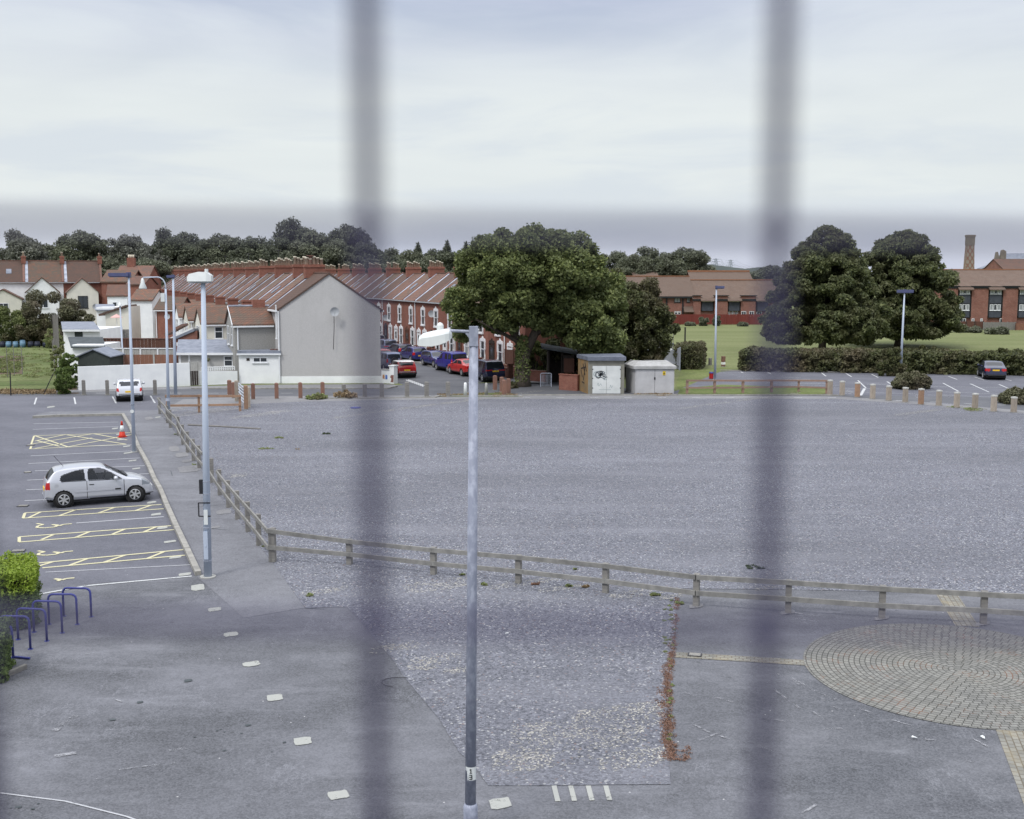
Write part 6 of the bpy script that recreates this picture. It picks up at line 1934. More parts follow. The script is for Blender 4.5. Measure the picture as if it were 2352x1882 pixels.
# ---------------------------------------------------------------- post and rail fences
def rail_fence(label, bases, tops, rails, mat_post, mat_rail, side, pw=.14, gap=None, group=None, ends=True, rh=.15, rt=.055):
    """bases: post foot pixels; tops: heights (m) per post; rails: list of (z offset fraction list); side: offset vector sign of the rails"""
    P_ = [at(*b) for b in bases]
    o = P_[0]
    t = thing('rail_fence', label, 'fence', (o.x, o.y, 0), 0, group)
    for i, p in enumerate(P_):
        q = p - o
        d = (P_[min(i + 1, len(P_) - 1)] - P_[max(i - 1, 0)])
        a = math.atan2(d.y, d.x)
        part('post', t, mat_post, lambda m: m.box(-pw / 2, pw / 2, -pw / 2, pw / 2, 0, tops[i]), None, False, (q.x, q.y, 0), a)
    for ri, (zf, w) in enumerate(rails):
        for i in range(len(P_) - 1):
            if gap and (ri, i) in gap: continue
            a, b = P_[i] - o, P_[i + 1] - o
            d = (b - a).normalized()
            n = Vector((-d.y, d.x, 0)) * (pw / 2 + rt / 2 + .002) * side
            za, zb = tops[i] * zf + .012 * math.sin(i * 2.3 + ri), tops[i + 1] * zf + .012 * math.sin((i + 1) * 2.3 + ri)
            part('rail', t, mat_rail, lambda m: m.bar(a + n - d * (.12 if i == 0 else .001) + Vector((0, 0, za)), b + n + d * (.08 if i == len(P_) - 2 else .001) + Vector((0, 0, zb)), rt, w))
    return t


lb = [(367, 951), (384.6, 972), (391.5, 983), (410, 1001), (420, 1021.7), (431, 1039.8), (444.6, 1059), (457.6, 1076), (471, 1092), (486.8, 1109), (505, 1138), (524.8, 1166.4), (545.6, 1193.5), (569.7, 1222), (594.7, 1253.8), (624, 1291)]
TH = [1.02] * 16
rail_fence('weathered grey post and rail fence beside the footpath, with a missing top rail', lb, TH, ((.93, .12), (.45, .12)), 'old_timber', 'rail_timber', -1, .15, {(0, 8), (0, 9)}, 'weathered rail fences of the gravel lot')
fb = [(628, 1291), (803, 1297), (996, 1320), (1191, 1340), (1391, 1362), (1599, 1393), (1810, 1408), (2025, 1421), (2258, 1434), (2510, 1452)]
TP = [(1213, 628), (1239, 803), (1257, 996), (1275, 1191), (1294, 1391), (1318, 1599), (1332, 1810), (1345, 2025), (1358, 2258), (1372, 2510)]
th = [zt(TP[i][0], at(*fb[i]).y) for i in range(len(fb))]
fb += [(2775, 1468), (3050, 1488)]
th += [th[-1]] * 2
rail_fence('long weathered grey post and rail fence running across the gravel in front', fb, th, ((.935, .125), (.44, .125)), 'old_timber', 'rail_timber', -1, .15, None, 'weathered rail fences of the gravel lot')
# new orange fence at the far left corner, with gate posts
nb = [(385, 950), (457.6, 948), (551.6, 945)]
rail_fence('new orange-brown two-rail fence at the far left corner of the gravel', nb, [zt(907, at(*b).y) for b in nb], ((.93, .14), (.42, .13)), 'new_timber', 'new_timber', -1, .15, None, 'brown two-rail timber fences')
rb = [(1578, 905), (1641, 904.5), (1706, 903.5), (1771.6, 902), (1834, 900.5), (1899, 905)]
rail_fence('reddish two-rail fence on the grass verge right of the kiosks', rb, [zt(873, at(*b).y) for b in rb], ((.96, .13), (.44, .12)), 'faded_rail', 'faded_rail', -1, .16, None, 'brown two-rail timber fences')


def post(name, label, cat, x, yb, yt_, w, mat, group=None, cap=None, shape='square', rot=None):
    g = at(x, yb)
    h = zt(yt_, g.y)
    t = thing(name, label, cat, (g.x, g.y, 0), R(20) if rot is None else rot, group)
    if shape == 'square':
        part('post', t, mat, lambda m: [m.box(-w / 2, w / 2, -w / 2, w / 2, 0, h - .05), m.add([(-w / 2, -w / 2, h - .05), (w / 2, -w / 2, h - .05), (w / 2, w / 2, h - .05), (-w / 2, w / 2, h - .05), (-w / 4, -w / 4, h), (w / 4, -w / 4, h), (w / 4, w / 4, h), (-w / 4, w / 4, h)], [(0, 1, 5, 4), (1, 2, 6, 5), (2, 3, 7, 6), (3, 0, 4, 7), (4, 5, 6, 7)])])
    else:
        part('post', t, mat, lambda m: m.tube([(0, 0, 0), (0, 0, h - .12), (0, 0, h - .03), (0, 0, h)], [w * .55, w * .42, w * .34, w * .12], 10), smooth=True)
    if cap:
        part('cap', t, cap, lambda m: m.box(-w / 2 - .012, w / 2 + .012, -w / 2 - .012, w / 2 + .012, h - .06, h + .03))
    part('foot', t, 'kerb_stone', lambda m: m.box(-w / 2 - .03, w / 2 + .03, -w / 2 - .03, w / 2 + .03, 0, .05))
    return t


# gate posts and gate at the corner
for x, yb, yt_, w, mt, lab in ((527.5, 908, 873, .28, 'brown_timber', 'tall red-brown gate post, leftmost at the gravel entrance'), (537, 915, 878, .24, 'brown_timber', 'red-brown gate post second from the left at the gravel entrance'), (544.5, 922, 874, .26, 'pale_timber', 'thick pale gate post behind the metal gate'),
                              (565.5, 941, 885, .24, 'new_timber', 'orange-brown gate post at the near end of the metal gate'), (572, 937, 889, .16, 'pale_timber', 'thin pale post touching the orange-brown gate post')):
    post('gate_post', lab, 'post', x, yb, yt_, w, mt, 'gate posts at the gravel entrance')
a, b = at(547, 921), at(564, 937)
d = b - a
t = thing('metal_gate', 'galvanised barred field gate seen end-on between the timber gate posts', 'gate', (a.x, a.y, 0), math.atan2(d.y, d.x))
part('bars', t, 'galv_gate', lambda m: [m.tube([(0, 0, .25 + .2 * k), (d.length, 0, .25 + .2 * k)], .03, 6) for k in range(6)])
part('gate_frame', t, 'galv_gate', lambda m: [m.tube([(0, 0, .15), (0, 0, 1.35)], .035, 6), m.tube([(d.length, 0, .15), (d.length, 0, 1.35)], .035, 6), m.tube([(0, 0, 1.35), (d.length * .5, 0, .2)], .025, 6)])
for i, x in enumerate((581.7, 635.6, 690.3, 741.3)):
    post('timber_bollard', f'square red-brown timber bollard, {nm(i)} right of the metal gate', 'bollard', x, 918 - i * 1.2, 880.5 - i * 1, .24, 'brown_timber', 'red-brown bollards along the far kerb')
for i, (x, yb, yt_) in enumerate(((790, 913, 882), (838, 912, 881.5), (877, 913, 879.5), (935, 912, 877.5), (980, 912, 877), (1029, 911.5, 877))):
    post('timber_bollard', f'weathered grey timber bollard, {nm(i)} right of the last red-brown one', 'bollard', x, yb, yt_, .25, 'old_timber', 'grey bollards along the far kerb')
post('concrete_bollard', 'slim white tapered concrete bollard left of the near lamp post', 'bollard', 1069, 909.5, 879, .26, 'white_wall', 'slim concrete bollards', None, 'round')
post('concrete_bollard', 'slim grey tapered concrete bollard right of the near lamp post', 'bollard', 1117, 909, 879.5, .24, 'concrete', 'slim concrete bollards', None, 'round')
for x, yb, yt_, lab in ((1137, 897, 862.5, 'red-brown post farthest left of the four clustered by the big tree'), (1152.5, 901, 866, 'red-brown post behind the cluster by the big tree, second from the left'), (1157.5, 908, 872.5, 'red-brown post nearest the camera in the cluster by the big tree'), (1167.8, 905, 869.5, 'red-brown post farthest right of the cluster by the big tree')):
    post('timber_bollard', lab, 'bollard', x, yb, yt_, .25, 'brown_timber', 'red-brown posts by the big tree')
for x, yb, yt_, lab in ((193, 907.5, 873, 'grey timber bollard in front of the left end of the white yard wall'), (247, 908, 873, 'grey timber bollard just left of the pale small hatchback'), (356.5, 907, 872.5, 'grey timber bollard right of the pale small hatchback')):
    post('timber_bollard', lab, 'bollard', x, yb, yt_, .25, 'old_timber', 'grey bollards before the yard wall')
rbl = [(1906, 907.5, 874), (1934, 909, 876.5), (1969, 913, 880), (2004, 917, 883.5), (2041, 921, 887.5), (2079, 924.5, 891), (2115, 930, 894), (2156, 932.5, 897.5), (2197, 937, 902), (2239, 940, 905), (2282, 946, 909), (2328, 948, 913)]
for i, (x, yb, yt_) in enumerate(rbl):
    post('timber_bollard', f'pale-capped timber bollard along the right car park, {nm(i)} from the reddish fence', 'bollard', x, yb, yt_, .26, 'pale_timber' if i not in (2, 6) else 'new_timber', 'pale-capped bollards of the right car park', 'post_cap')
for x, yb, yt_, w, mt, lab in ((1631, 839, 822, .25, 'old_timber', 'short grey post on the field left of the striped one'), (1661, 842.5, 831, .28, 'white_wall', 'short post banded red and white on the field'), (1707, 849, 827, .26, 'concrete', 'pale concrete post at the left end of the long hedge')):
    pp = post('field_post', lab, 'post', x, yb, yt_, w, mt, 'short posts on the field', None, 'square')
    if mt == 'white_wall':
        hh = zt(831, at(x, yb).y)
        part('red_band', pp, 'brown_timber', lambda m: [m.box(-.145, .145, -.145, .145, hh - .02, hh + .5), m.box(-.145, .145, -.145, .145, 0.05, .2)])
for x, yb, yt_, r_, lab in ((1573, 800, 752, .09, 'dark tall pole standing behind the clipped hedge'), (1546, 792, 757, .05, 'thin pole behind the board fence')):
    g = at(x, yb)
    single('field_pole', lab, 'pole', 'steel_dark' if r_ > .06 else 'old_timber', lambda m: m.tube([(0, 0, 0), (0, 0, zt(yt_, g.y))], r_, 6), (g.x, g.y, 0), 0, 'poles behind the board fence')
# red bin with blue lid
g = at(1633.5, 870.5)
t = thing('litter_bin', 'red litter bin with blue lid at the foot of the lamp post', 'bin', (g.x, g.y, 0))
part('body', t, 'red_plastic', lambda m: m.tube([(0, 0, 0), (0, 0, .05), (0, 0, .46)], [.15, .17, .18], 12), smooth=False)
part('lid', t, 'blue_paint', lambda m: m.tube([(0, 0, .46), (0, 0, .50), (0, 0, .56), (0, 0, .58)], [.20, .20, .17, .08], 12))

# ---------------------------------------------------------------- water butts and allotment things
for i, (x, mt, lab) in enumerate(((6, 'butt_dark', 'dark plastic water butt cut by the left edge of the photo'), (20, 'butt_blue', 'pale blue water butt, leftmost of the three light ones'), (36, 'butt_blue', 'pale blue water butt, middle of the three light ones'), (52.5, 'butt_blue', 'tall pale blue water butt, rightmost of the light ones'),
                                  (71, 'butt_dark', 'dark blue water butt next to the light ones'), (86, 'butt_dark', 'dark blue low water butt, second of the dark ones'), (105, 'butt_dark', 'dark blue water butt on its own, rightmost'))):
    g = at(x, 798.5)
    h = zt(781.5 if i == 3 else 784.5, g.y)
    r_ = .30
    t = thing('water_butt', lab, 'water butt', (g.x, g.y, .0), 0, 'water butts in a row on the allotment')
    part('body', t, mt, lambda m: m.tube([(0, 0, 0), (0, 0, h * .5), (0, 0, h * .92)], [r_ * 1.02, r_ * 1.12, r_ * .95], 14), (mt, i == 3), True)
    part('lid', t, mt, lambda m: m.tube([(0, 0, h * .92), (0, 0, h * .97), (0, 0, h)], [r_ * 1.03, r_ * 1.0, r_ * .5], 14), (mt, i == 3), False)
mbp = [(18, 853, 795), (33.6, 850, 790), (52, 850, 795), (53.5, 862, 818)]
for i, (x, yb, yt_) in enumerate(mbp[:3]):
    g = at(x, yb + 14)
    single('bean_pole', f'upright wooden bean pole on the vegetable bed, {nm(i)} from the left', 'pole', 'old_timber', lambda m: m.tube([(0, 0, 0), (0, 0, zt(yt_, g.y))], .03, 5), (g.x, g.y, 0), 0, 'bean poles on the allotment')
g = at(18, 867); g2 = at(53, 864)
single('bean_rail', 'horizontal cane tied across the bean poles', 'cane', 'old_timber', lambda m: m.bar(g + Vector((0, 0, zt(814, g.y))), g2 + Vector((0, 0, zt(814, g2.y))), .04, .04))
# wire fence of the alley
wf = [(25, 909, 855, .045, 'steel_dark'), (132, 904, 855, .09, 'fence_grey'), (136.5, 892, 824, .08, 'post_cap'), (126, 858, 778, .06, 'old_timber'), (122, 830, 782, .05, 'old_timber')]
t0 = at(132, 904)
t = thing('wire_fence', 'sagging chain-link fence with leaning posts along the allotment', 'fence', (t0.x, t0.y, 0))
for x, yb, yt_, r_, mt in wf:
    g = at(x, yb) - t0
    hh = zt(yt_, at(x, yb).y)
    part('post', t, mt, lambda m: m.tube([(g.x, g.y, 0), (g.x + .03, g.y, hh)], r_, 6))
g = at(100, 906) - t0; g3 = at(126, 868)
part('brace', t, 'steel_dark', lambda m: m.tube([(g.x, g.y, 0), (-.15, -.1, zt(856, t0.y))], .035, 5))
def wires_(m):
    q = at(25, 909) - t0
    q0 = at(-60, 910) - t0
    hh = 1.25
    for k in range(5):
        z = .15 + k * hh / 4.4
        m.tube([(q0.x, q0.y, z), (q.x, q.y, z), (0, 0, z)], .006, 3)
    q2 = at(136.5, 892) - t0
    for k in range(40):
        f = k / 39
        m.tube([(q.x * (1 - f), q.y * (1 - f), .1), (q.x * (1 - f) + .5, q.y * (1 - f), hh)], .004, 3)
part('wire', t, 'steel_dark', wires_)

# ---------------------------------------------------------------- traffic cone
g = at(281, 1004.5)
t = thing('traffic_cone', 'orange and white traffic cone standing by the bay kerb', 'cone', (g.x, g.y, .01))
part('base', t, 'cone_orange', lambda m: m.prism([(.24 * math.cos(a), .24 * math.sin(a)) for a in [R(22.5 + 45 * k) for k in range(8)]], 0, .045))
part('body', t, 'cone_orange', lambda m: m.tube([(0, 0, .045), (0, 0, .09), (0, 0, .44)], [.19, .165, .098], 18), smooth=True)
part('white_sleeve', t, 'lamp_white', lambda m: m.tube([(0, 0, .30), (0, 0, .62)], [.134, .076], 18), smooth=True)
part('tip', t, 'cone_orange', lambda m: m.tube([(0, 0, .62), (0, 0, .84), (0, 0, .85)], [.072, .035, .02], 18), smooth=True)

# ---------------------------------------------------------------- cycle hoops
def zz2(x, y): return (x / 4.108, 1240 + y / 4.108)
hoops = [((603, 722), (862, 728), 457), ((465, 800), (730, 800), 515), ((322, 873), (588, 880), 580), ((172, 943), (443, 957), 652), ((10, 1028), (288, 1033), 722), ((-150, 1112), (125, 1115), 800)]
for i, (a, b, tp) in enumerate(hoops):
    A_, B_ = at(*zz2(*a)), at(*zz2(*b))
    Yt = (A_.y + B_.y) / 2
    H = zt(zz2(0, tp)[1], Yt)
    d = B_ - A_; L = d.length
    r_ = .12
    pts = [(0, 0, .0), (0, 0, H - r_)] + [(r_ - r_ * math.cos(R(a_)), 0, H - r_ + r_ * math.sin(R(a_))) for a_ in (30, 60, 90)] + [(L - r_ + r_ * math.sin(R(a_)), 0, H - r_ + r_ * math.cos(R(a_))) for a_ in (0, 30, 60, 90)] + [(L, 0, 0)]
    t = thing('cycle_hoop', ('blue tubular cycle hoop, farthest from the camera with worn dark paint', 'blue tubular cycle hoop, second from the far end', 'blue tubular cycle hoop, third from the far end', 'blue tubular cycle hoop, fourth from the far end',
                             'blue tubular cycle hoop, fifth from the far end, half behind the dull hedge', 'blue tubular cycle hoop showing only one leg and foot bar by the near hedge')[i], 'cycle hoop', (A_.x, A_.y, 0), math.atan2(d.y, d.x), 'blue cycle hoops beside the hedges')
    part('hoop', t, 'blue_paint', lambda m: m.tube(pts, .027, 10), smooth=True)
    part('foot_plate', t, 'blue_paint', lambda m: [m.tube([(x, 0, 0), (x, 0, .012)], .06, 10) for x in (0, L)])
    if i == 5:
        part('foot_bar', t, 'blue_paint', lambda m: m.bar((L, 0, .03), (L + .42, -.1, .03), .05, .03))
a, b = at(5, 1590), at(60, 1535)
d = at(*zz2(245, 1215)) - at(*zz2(60, 1300))
a = at(*zz2(-20, 1330)); b = at(*zz2(245, 1215))
single('timber_edging', 'weathered timber edging board at the foot of the near hedge', 'edging', 'old_timber', lambda m: m.bar((a.x, a.y, .05), (b.x, b.y, .05), .08, .1))

# ---------------------------------------------------------------- lamp posts
def lamp_post(label, base, ytop, xtop, r0, r1, mat, head, name='lamp_post', group='lamp posts around the car parks', extra=None, joint=None):
    g = at(*base)
    h = zt(ytop, g.y)
    topx = atY(xtop, ytop, g.y).x - g.x
    t = thing(name, label, 'lamp post', (g.x, g.y, 0), 0, group)
    part('pole', t, mat, lambda m: m.tube([(0, 0, 0), (topx, 0, h)] if not joint else [(0, 0, 0), (topx * joint, 0, h * joint), (topx * joint, 0, h * joint + .05), (topx, 0, h)], [r0, r1] if not joint else [r0, r0 * .95, r1 * 1.05, r1], 12), smooth=True)
    part('foot', t, 'concrete', lambda m: m.tube([(0, 0, 0), (0, 0, .04)], r0 * 1.9, 14))
    head(t, topx, h)
    if extra: extra(t, topx, h, g)
    return t


def box_head(x0, x1, mat='lamp_blue', hh=.14, arms=True):
    def f(t, tx, h):
        hd = part('lamp_head', t, mat, lambda m: [m.box(tx + x0, tx + x1, -.16, .16, h - .02, h + hh), m.box(tx + x0 + .04, tx + x1 - .04, -.13, .13, h - .06, h - .02)])
        part('bracket', t, mat, lambda m: m.box(tx - .09, tx + .09, -.09, .09, h - .08, h + hh + .03))
    return f


# A: near left pole with white lantern
def headA(t, tx, h):
    g_ = at(477, 1326.5)
    k = (g_.y) / FPX
    def fn(m):
        # hood: pale long lantern
        secs = [(-.42, .10, .12), (-.36, .16, .20), (-.1, .20, .26), (.12, .19, .25), (.25, .13, .16)]
        for i in range(len(secs) - 1):
            (xa, wa_, ha_), (xb, wb_, hb_) = secs[i], secs[i + 1]
            def ring(x, w, hh): return [(tx + x, -w, h - .02), (tx + x, w, h - .02), (tx + x, w * .7, h - .02 + hh), (tx + x, -w * .7, h - .02 + hh)]
            m.add(ring(xa, wa_, ha_) + ring(xb, wb_, hb_), [(0, 1, 5, 4), (1, 2, 6, 5), (2, 3, 7, 6), (3, 0, 4, 7)] + ([(3, 2, 1, 0)] if i == 0 else []) + ([(4, 5, 6, 7)] if i == len(secs) - 2 else []))
        m.tube([(tx + .1, 0, h + .2), (tx + .1, 0, h + .32)], .05, 8)
    part('lamp_head', t, 'lamp_white', fn)
    part('diffuser', t, 'gutter_grey', lambda m: m.box(tx - .38, tx + .2, -.14, .14, h - .07, h - .022))
def extraA(t, tx, h, g):
    def X(z): return tx * z / h
    z1a = zt(1118, g.y); z2a = zt(1170, g.y)
    part('sign_plate', t, 'steel_dark', lambda m: m.box(X(z1a) - .19, X(z1a) - .09, -.06, .06, z1a - .20, z1a + .20))
    part('bracket', t, 'steel_dark', lambda m: [m.bar((X(z2a) - .20, -.1, z2a + .2), (X(z2a) + .13, -.1, z2a + .2), .03, .03), m.bar((X(z2a) - .20, -.1, z2a - .18), (X(z2a) + .13, -.1, z2a - .18), .03, .03), m.bar((X(z2a) - .20, -.1, z2a - .18), (X(z2a) - .20, -.1, z2a + .2), .03, .03, (0, 1, 0))])
    part('label_plate', t, 'lamp_white', lambda m: m.box(X(z2a) - .06, X(z2a) + .05, -.125, -.10, z2a - .42, z2a))
    part('door_hatch', t, 'post_paint', lambda m: [m.box(-.06, .06, -.128, -.10, .55, 1.35), m.box(-.02, .02, -.135, -.125, .9, .95)])
    part('strap', t, 'lead', lambda m: [m.tube([(X(z), 0, z - .015), (X(z), 0, z + .015)], (.118 - .056 * z / h) + .006, 12) for z in (z1a + .15, z1a - .2, 1.45, .5)])
lamp_post('tall pale galvanised lamp post with white lantern beside the end of the bay kerb', (477.5, 1326.5), 645, 466.5, .118, .062, 'post_paint', headA, extra=extraA)
# B, D: poles with dark box heads
lamp_post('pale lamp post with dark box lantern rising from the bay kerb near the cone', (308, 1039), 634, 295.7, .092, .05, 'post_paint', box_head(-.92, .03),
          extra=lambda t, tx, h, g: [part('label_plate', t, 'lamp_white', lambda m: m.tube([(tx * .32, -.125, 2.0), (tx * .32, -.14, 2.0)], .09, 10)), part('cable_strap', t, 'lead', lambda m: m.tube([(0, 0, 2.3), (0, 0, 2.33)], .12, 10))])
lamp_post('pale lamp post with small dark lantern beyond the white yard wall, by the orange fence', (403.5, 909.5), 637, 397.5, .125, .07, 'post_paint', box_head(-.42, .12))
# C: swan neck
def headC(t, tx, h):
    pts = [(tx, 0, h), (tx, 0, h + .15)] + [(tx - .45 + .45 * math.cos(R(a_)), 0, h + .15 + .55 * math.sin(R(a_))) for a_ in (20, 45, 70, 90)] + [(tx - 1.3, 0, h + .68), (tx - 1.36, 0, h + .6)]
    part('swan_neck', t, 'post_paint', lambda m: m.tube(pts, .035, 8), smooth=True)
    part('lamp_head', t, 'lamp_white', lambda m: m.tube([(tx - 1.36, 0, h + .64), (tx - 1.36, 0, h + .5), (tx - 1.36, 0, h + .35), (tx - 1.36, 0, h + .05), (tx - 1.36, 0, h)], [.05, .10, .12, .24, .22], 14), smooth=True)
def extraC(t, tx, h, g):
    part('control_box', t, 'lamp_white', lambda m: m.box(tx - .28, tx - .05, -.12, .12, h - .75, h - .25))
    part('strap', t, 'lead', lambda m: m.tube([(0, 0, .95), (0, 0, 1.1)], .14, 10))
lamp_post('old grey lamp post with curved swan neck and hanging bell lamp', (387.5, 957), 664, 380.5, .105, .06, 'post_paint', headC, extra=extraC)
# E: thin pole behind the small hatchback
g = at(284, 871)
t = thing('telegraph_pole', 'slim grey pole with white cap rising behind the pale small hatchback', 'pole', (g.x, g.y, 0))
hE = zt(703, g.y)
part('pole', t, 'post_paint', lambda m: m.tube([(.1, 0, 0), (.1, 0, 1.2), (0, 0, 1.3), (-.05, 0, hE)], [.13, .12, .07, .06], 10), smooth=True)
part('cap', t, 'lamp_white', lambda m: m.tube([(-.05, 0, hE), (-.05, 0, hE + .12), (-.05, 0, hE + .3)], [.2, .16, .04], 10))
# right-hand car park poles
lamp_post('slim pale lamp post with flat dark lantern beside the red litter bin', (1642, 873.5), 662, 1645.6, .11, .055, 'post_paint', box_head(-.05, .62, 'lamp_blue', .16))
lamp_post('slim pale lamp post with double dark lantern in front of the right chestnut', (2068, 863.5), 672, 2077.6, .12, .06, 'post_paint', box_head(-.62, .72, 'lamp_blue', .22))
# street pole with a traffic sign by the brick fronts
g = at(1119, 838)
t = thing('sign_pole', 'street pole with two signs seen edge-on in front of the brick houses', 'sign', (g.x, g.y, .1))
hh = zt(776, g.y)
part('pole', t, 'lead', lambda m: m.tube([(0, 0, 0), (0, 0, hh)], .07, 8))
part('sign_plate', t, 'gutter_grey', lambda m: m.exty([(-.45, hh - 1.0), (.1, hh - 1.0), (-.05, hh - .1)], -.12, -.09))
g = at(1137, 848)
t = thing('sign_pole', 'white pole with black bands and cross sign before the last brick window', 'sign', (g.x, g.y, .1))
hh = zt(776, g.y)
part('pole', t, 'lamp_white', lambda m: m.tube([(0, 0, 0), (0, 0, hh)], .09, 8))
part('sign_plate', t, 'steel_dark', lambda m: [m.box(-.28, -.1, -.12, -.08, hh - .6, hh - .38), m.box(.1, .28, -.12, -.08, hh - .62, hh - .4), m.box(-.06, .06, -.12, -.1, hh - .1, hh + .05)])

# near lamp post with number plate
g = at(1081, 1935)
Yn = g.y
k = lambda px_, py_: atY(px_, py_, Yn)
t = thing('near_lamp_post', 'nearest galvanised lamp post with white hood on a short arm and number 13 plate', 'lamp post', (g.x, g.y, 0))
O = Vector((g.x, g.y, 0))
zA = (k(1082, 1845) - O).z
top_ = k(1088, 750) - O
part('base_section', t, 'galvanised', lambda m: m.tube([(0, 0, 0), (0, 0, zA - .05), (0, 0, zA)], [.108, .108, .088], 16), smooth=True)
part('pole', t, 'galvanised', lambda m: m.tube([(0, 0, zA - .02), (top_.x, 0, (k(1088, 790) - O).z)], [.083, .064], 16), smooth=True)
zs = (k(1088, 793) - O).z
part('spigot', t, 'galvanised', lambda m: [m.box(top_.x - .063, top_.x + .063, -.066, .066, zs, top_.z), m.box(top_.x - .067, top_.x + .067, -.07, .07, zs - .012, zs + .004)])
pa, pb = k(1078, 762) - O, k(1032, 760) - O
part('arm', t, 'galvanised', lambda m: [m.tube([(pa.x, 0, pa.z), (pb.x, 0, pb.z)], .022, 10), m.add([(pa.x, -.01, pa.z - .02), (pa.x, .01, pa.z - .02), (pa.x - .06, -.01, pa.z - .02), (pa.x - .06, .01, pa.z - .02), (pa.x, -.01, pa.z - .1), (pa.x, .01, pa.z - .1)], [(0, 2, 4), (1, 5, 3), (2, 3, 5, 4), (0, 1, 3, 2)])])
# hood: shallow moulded lantern, drooping to the left
def hood(m):
    secs = [(961.5, 793, 782, .13), (964, 793.5, 772, .16), (973, 794, 765.5, .175), (993, 794.5, 760.5, .19), (1010, 791, 757.5, .19), (1024, 786, 755.5, .18), (1033, 781, 756, .15), (1038, 777, 765, .08)]
    n = 12
    rings = []
    for x, yb, yt_, hw_ in secs:
        pb_, pt_ = k(x, yb) - O, k(x, yt_) - O
        rings.append([(pb_.x, -hw_ * math.cos(math.pi * i / (n - 1)) * (1 if True else 1), pb_.z + (pt_.z - pb_.z) * math.sin(math.pi * i / (n - 1)) ** .35) for i in range(n)])
    vs = [v for r_ in rings for v in r_]
    fs = []
    for j in range(len(rings) - 1):
        for i in range(n - 1):
            fs.append((j * n + i, (j + 1) * n + i, (j + 1) * n + i + 1, j * n + i + 1))
        fs.append((j * n + n - 1, (j + 1) * n + n - 1, (j + 1) * n, j * n))
    fs.append(tuple(range(n)))
    fs.append(tuple((len(rings) - 1) * n + i for i in range(n))[::-1])
    m.add(vs, fs)
part('lamp_head', t, 'lamp_white', hood)
q1_, q2_ = k(968, 792) - O, k(1020, 788) - O
part('diffuser', t, 'gutter_grey', lambda m: m.bar((q1_.x, 0, q1_.z), (q2_.x, 0, q2_.z), .26, .03))
q = k(1011, 758) - O
part('photocell', t, 'lamp_white', lambda m: m.tube([(q.x, 0, q.z - .01), (q.x, 0, q.z + .065), (q.x, 0, q.z + .09), (q.x, 0, q.z + .105)], [.048, .05, .035, .012], 12), smooth=False)
zp0, zp1 = (k(1082, 1788) - O).z, (k(1082, 1758) - O).z
xo = top_.x * zp0 / top_.z
r_ = .080
def plate(m):
    n = 8
    for i in range(n):
        a0_, a1_ = R(205 + 130 * i / n), R(205 + 130 * (i + 1) / n)
        m.add([(xo + (r_ + .004) * math.cos(a0_), (r_ + .004) * math.sin(a0_), zp0), (xo + (r_ + .004) * math.cos(a1_), (r_ + .004) * math.sin(a1_), zp0), (xo + (r_ + .004) * math.cos(a1_), (r_ + .004) * math.sin(a1_), zp1), (xo + (r_ + .004) * math.cos(a0_), (r_ + .004) * math.sin(a0_), zp1)], [(0, 1, 2, 3)])
np_ = part('number_plate', t, 'lamp_white', plate)
yf = -(r_ + .008)
hh = zp1 - zp0
def seg(m, x0, x1, z0_, z1b): m.box(xo + x0, xo + x1, yf - .002, yf, zp0 + hh * z0_, zp0 + hh * z1b)
def digits(m):
    seg(m, -.006, .008, .56, .90); seg(m, -.018, -.006, .80, .86); seg(m, -.018, .020, .55, .59)
    x0, x1 = -.024, .022
    for z in (.08, .24, .40): seg(m, x0, x1, z, z + .055)
    seg(m, x1 - .012, x1, .08, .455)
part('digits', np_, 'ink', digits)

# ---------------------------------------------------------------- small things on the gravel
g = at(817, 938)
single('plastic_disc', 'flat blue plastic disc lying on the far gravel', 'disc', 'blue_paint', lambda m: m.tube([(0, 0, 0), (0, 0, .04), (0, 0, .06)], [.35, .33, .1], 12), (g.x, g.y, .02))
a, b = at(432, 978), at(598, 987)
single('half_buried_pipe', 'long thin dark pipe lying on the gravel beside the footpath fence', 'pipe', 'old_timber', lambda m: m.tube([(a.x, a.y, .05), ((a.x + b.x) / 2, (a.y + b.y) / 2 + .05, .05), (b.x, b.y, .04)], .05, 6))
g = at(905, 1568)
def wirep(m): m.tube([(.35 * math.cos(R(a_)), .28 * math.sin(R(a_)), .02) for a_ in range(60, 260, 15)], .008, 4)
single('wire_loop', 'bent dark wire loop on the tarmac at the edge of the gravel', 'wire', 'steel_dark', wirep, (g.x + .1, g.y - .05, .01))
for i, (x, y, lab) in enumerate(((1160, 1460, 'crumpled pale paper scrap on the gravel between the window bars'), (2262, 1702, 'small white scrap on the tarmac below the sett circle'), (2108, 1610 + 90, 'tiny white scrap on the tarmac, left of the other one'))):
    g = at(x, y)
    single('paper_scrap', lab, 'litter', 'lamp_white', lambda m: [m.add([(0, 0, .0), (.09, .02, .01), (.08, .06, .03), (.01, .05, .01)], [(0, 1, 2, 3)]), m.add([(.02, .05, .01), (.08, .06, .03), (.06, .10, .01)], [(0, 1, 2)])], (g.x, g.y, .04), i, 'paper scraps on the ground')

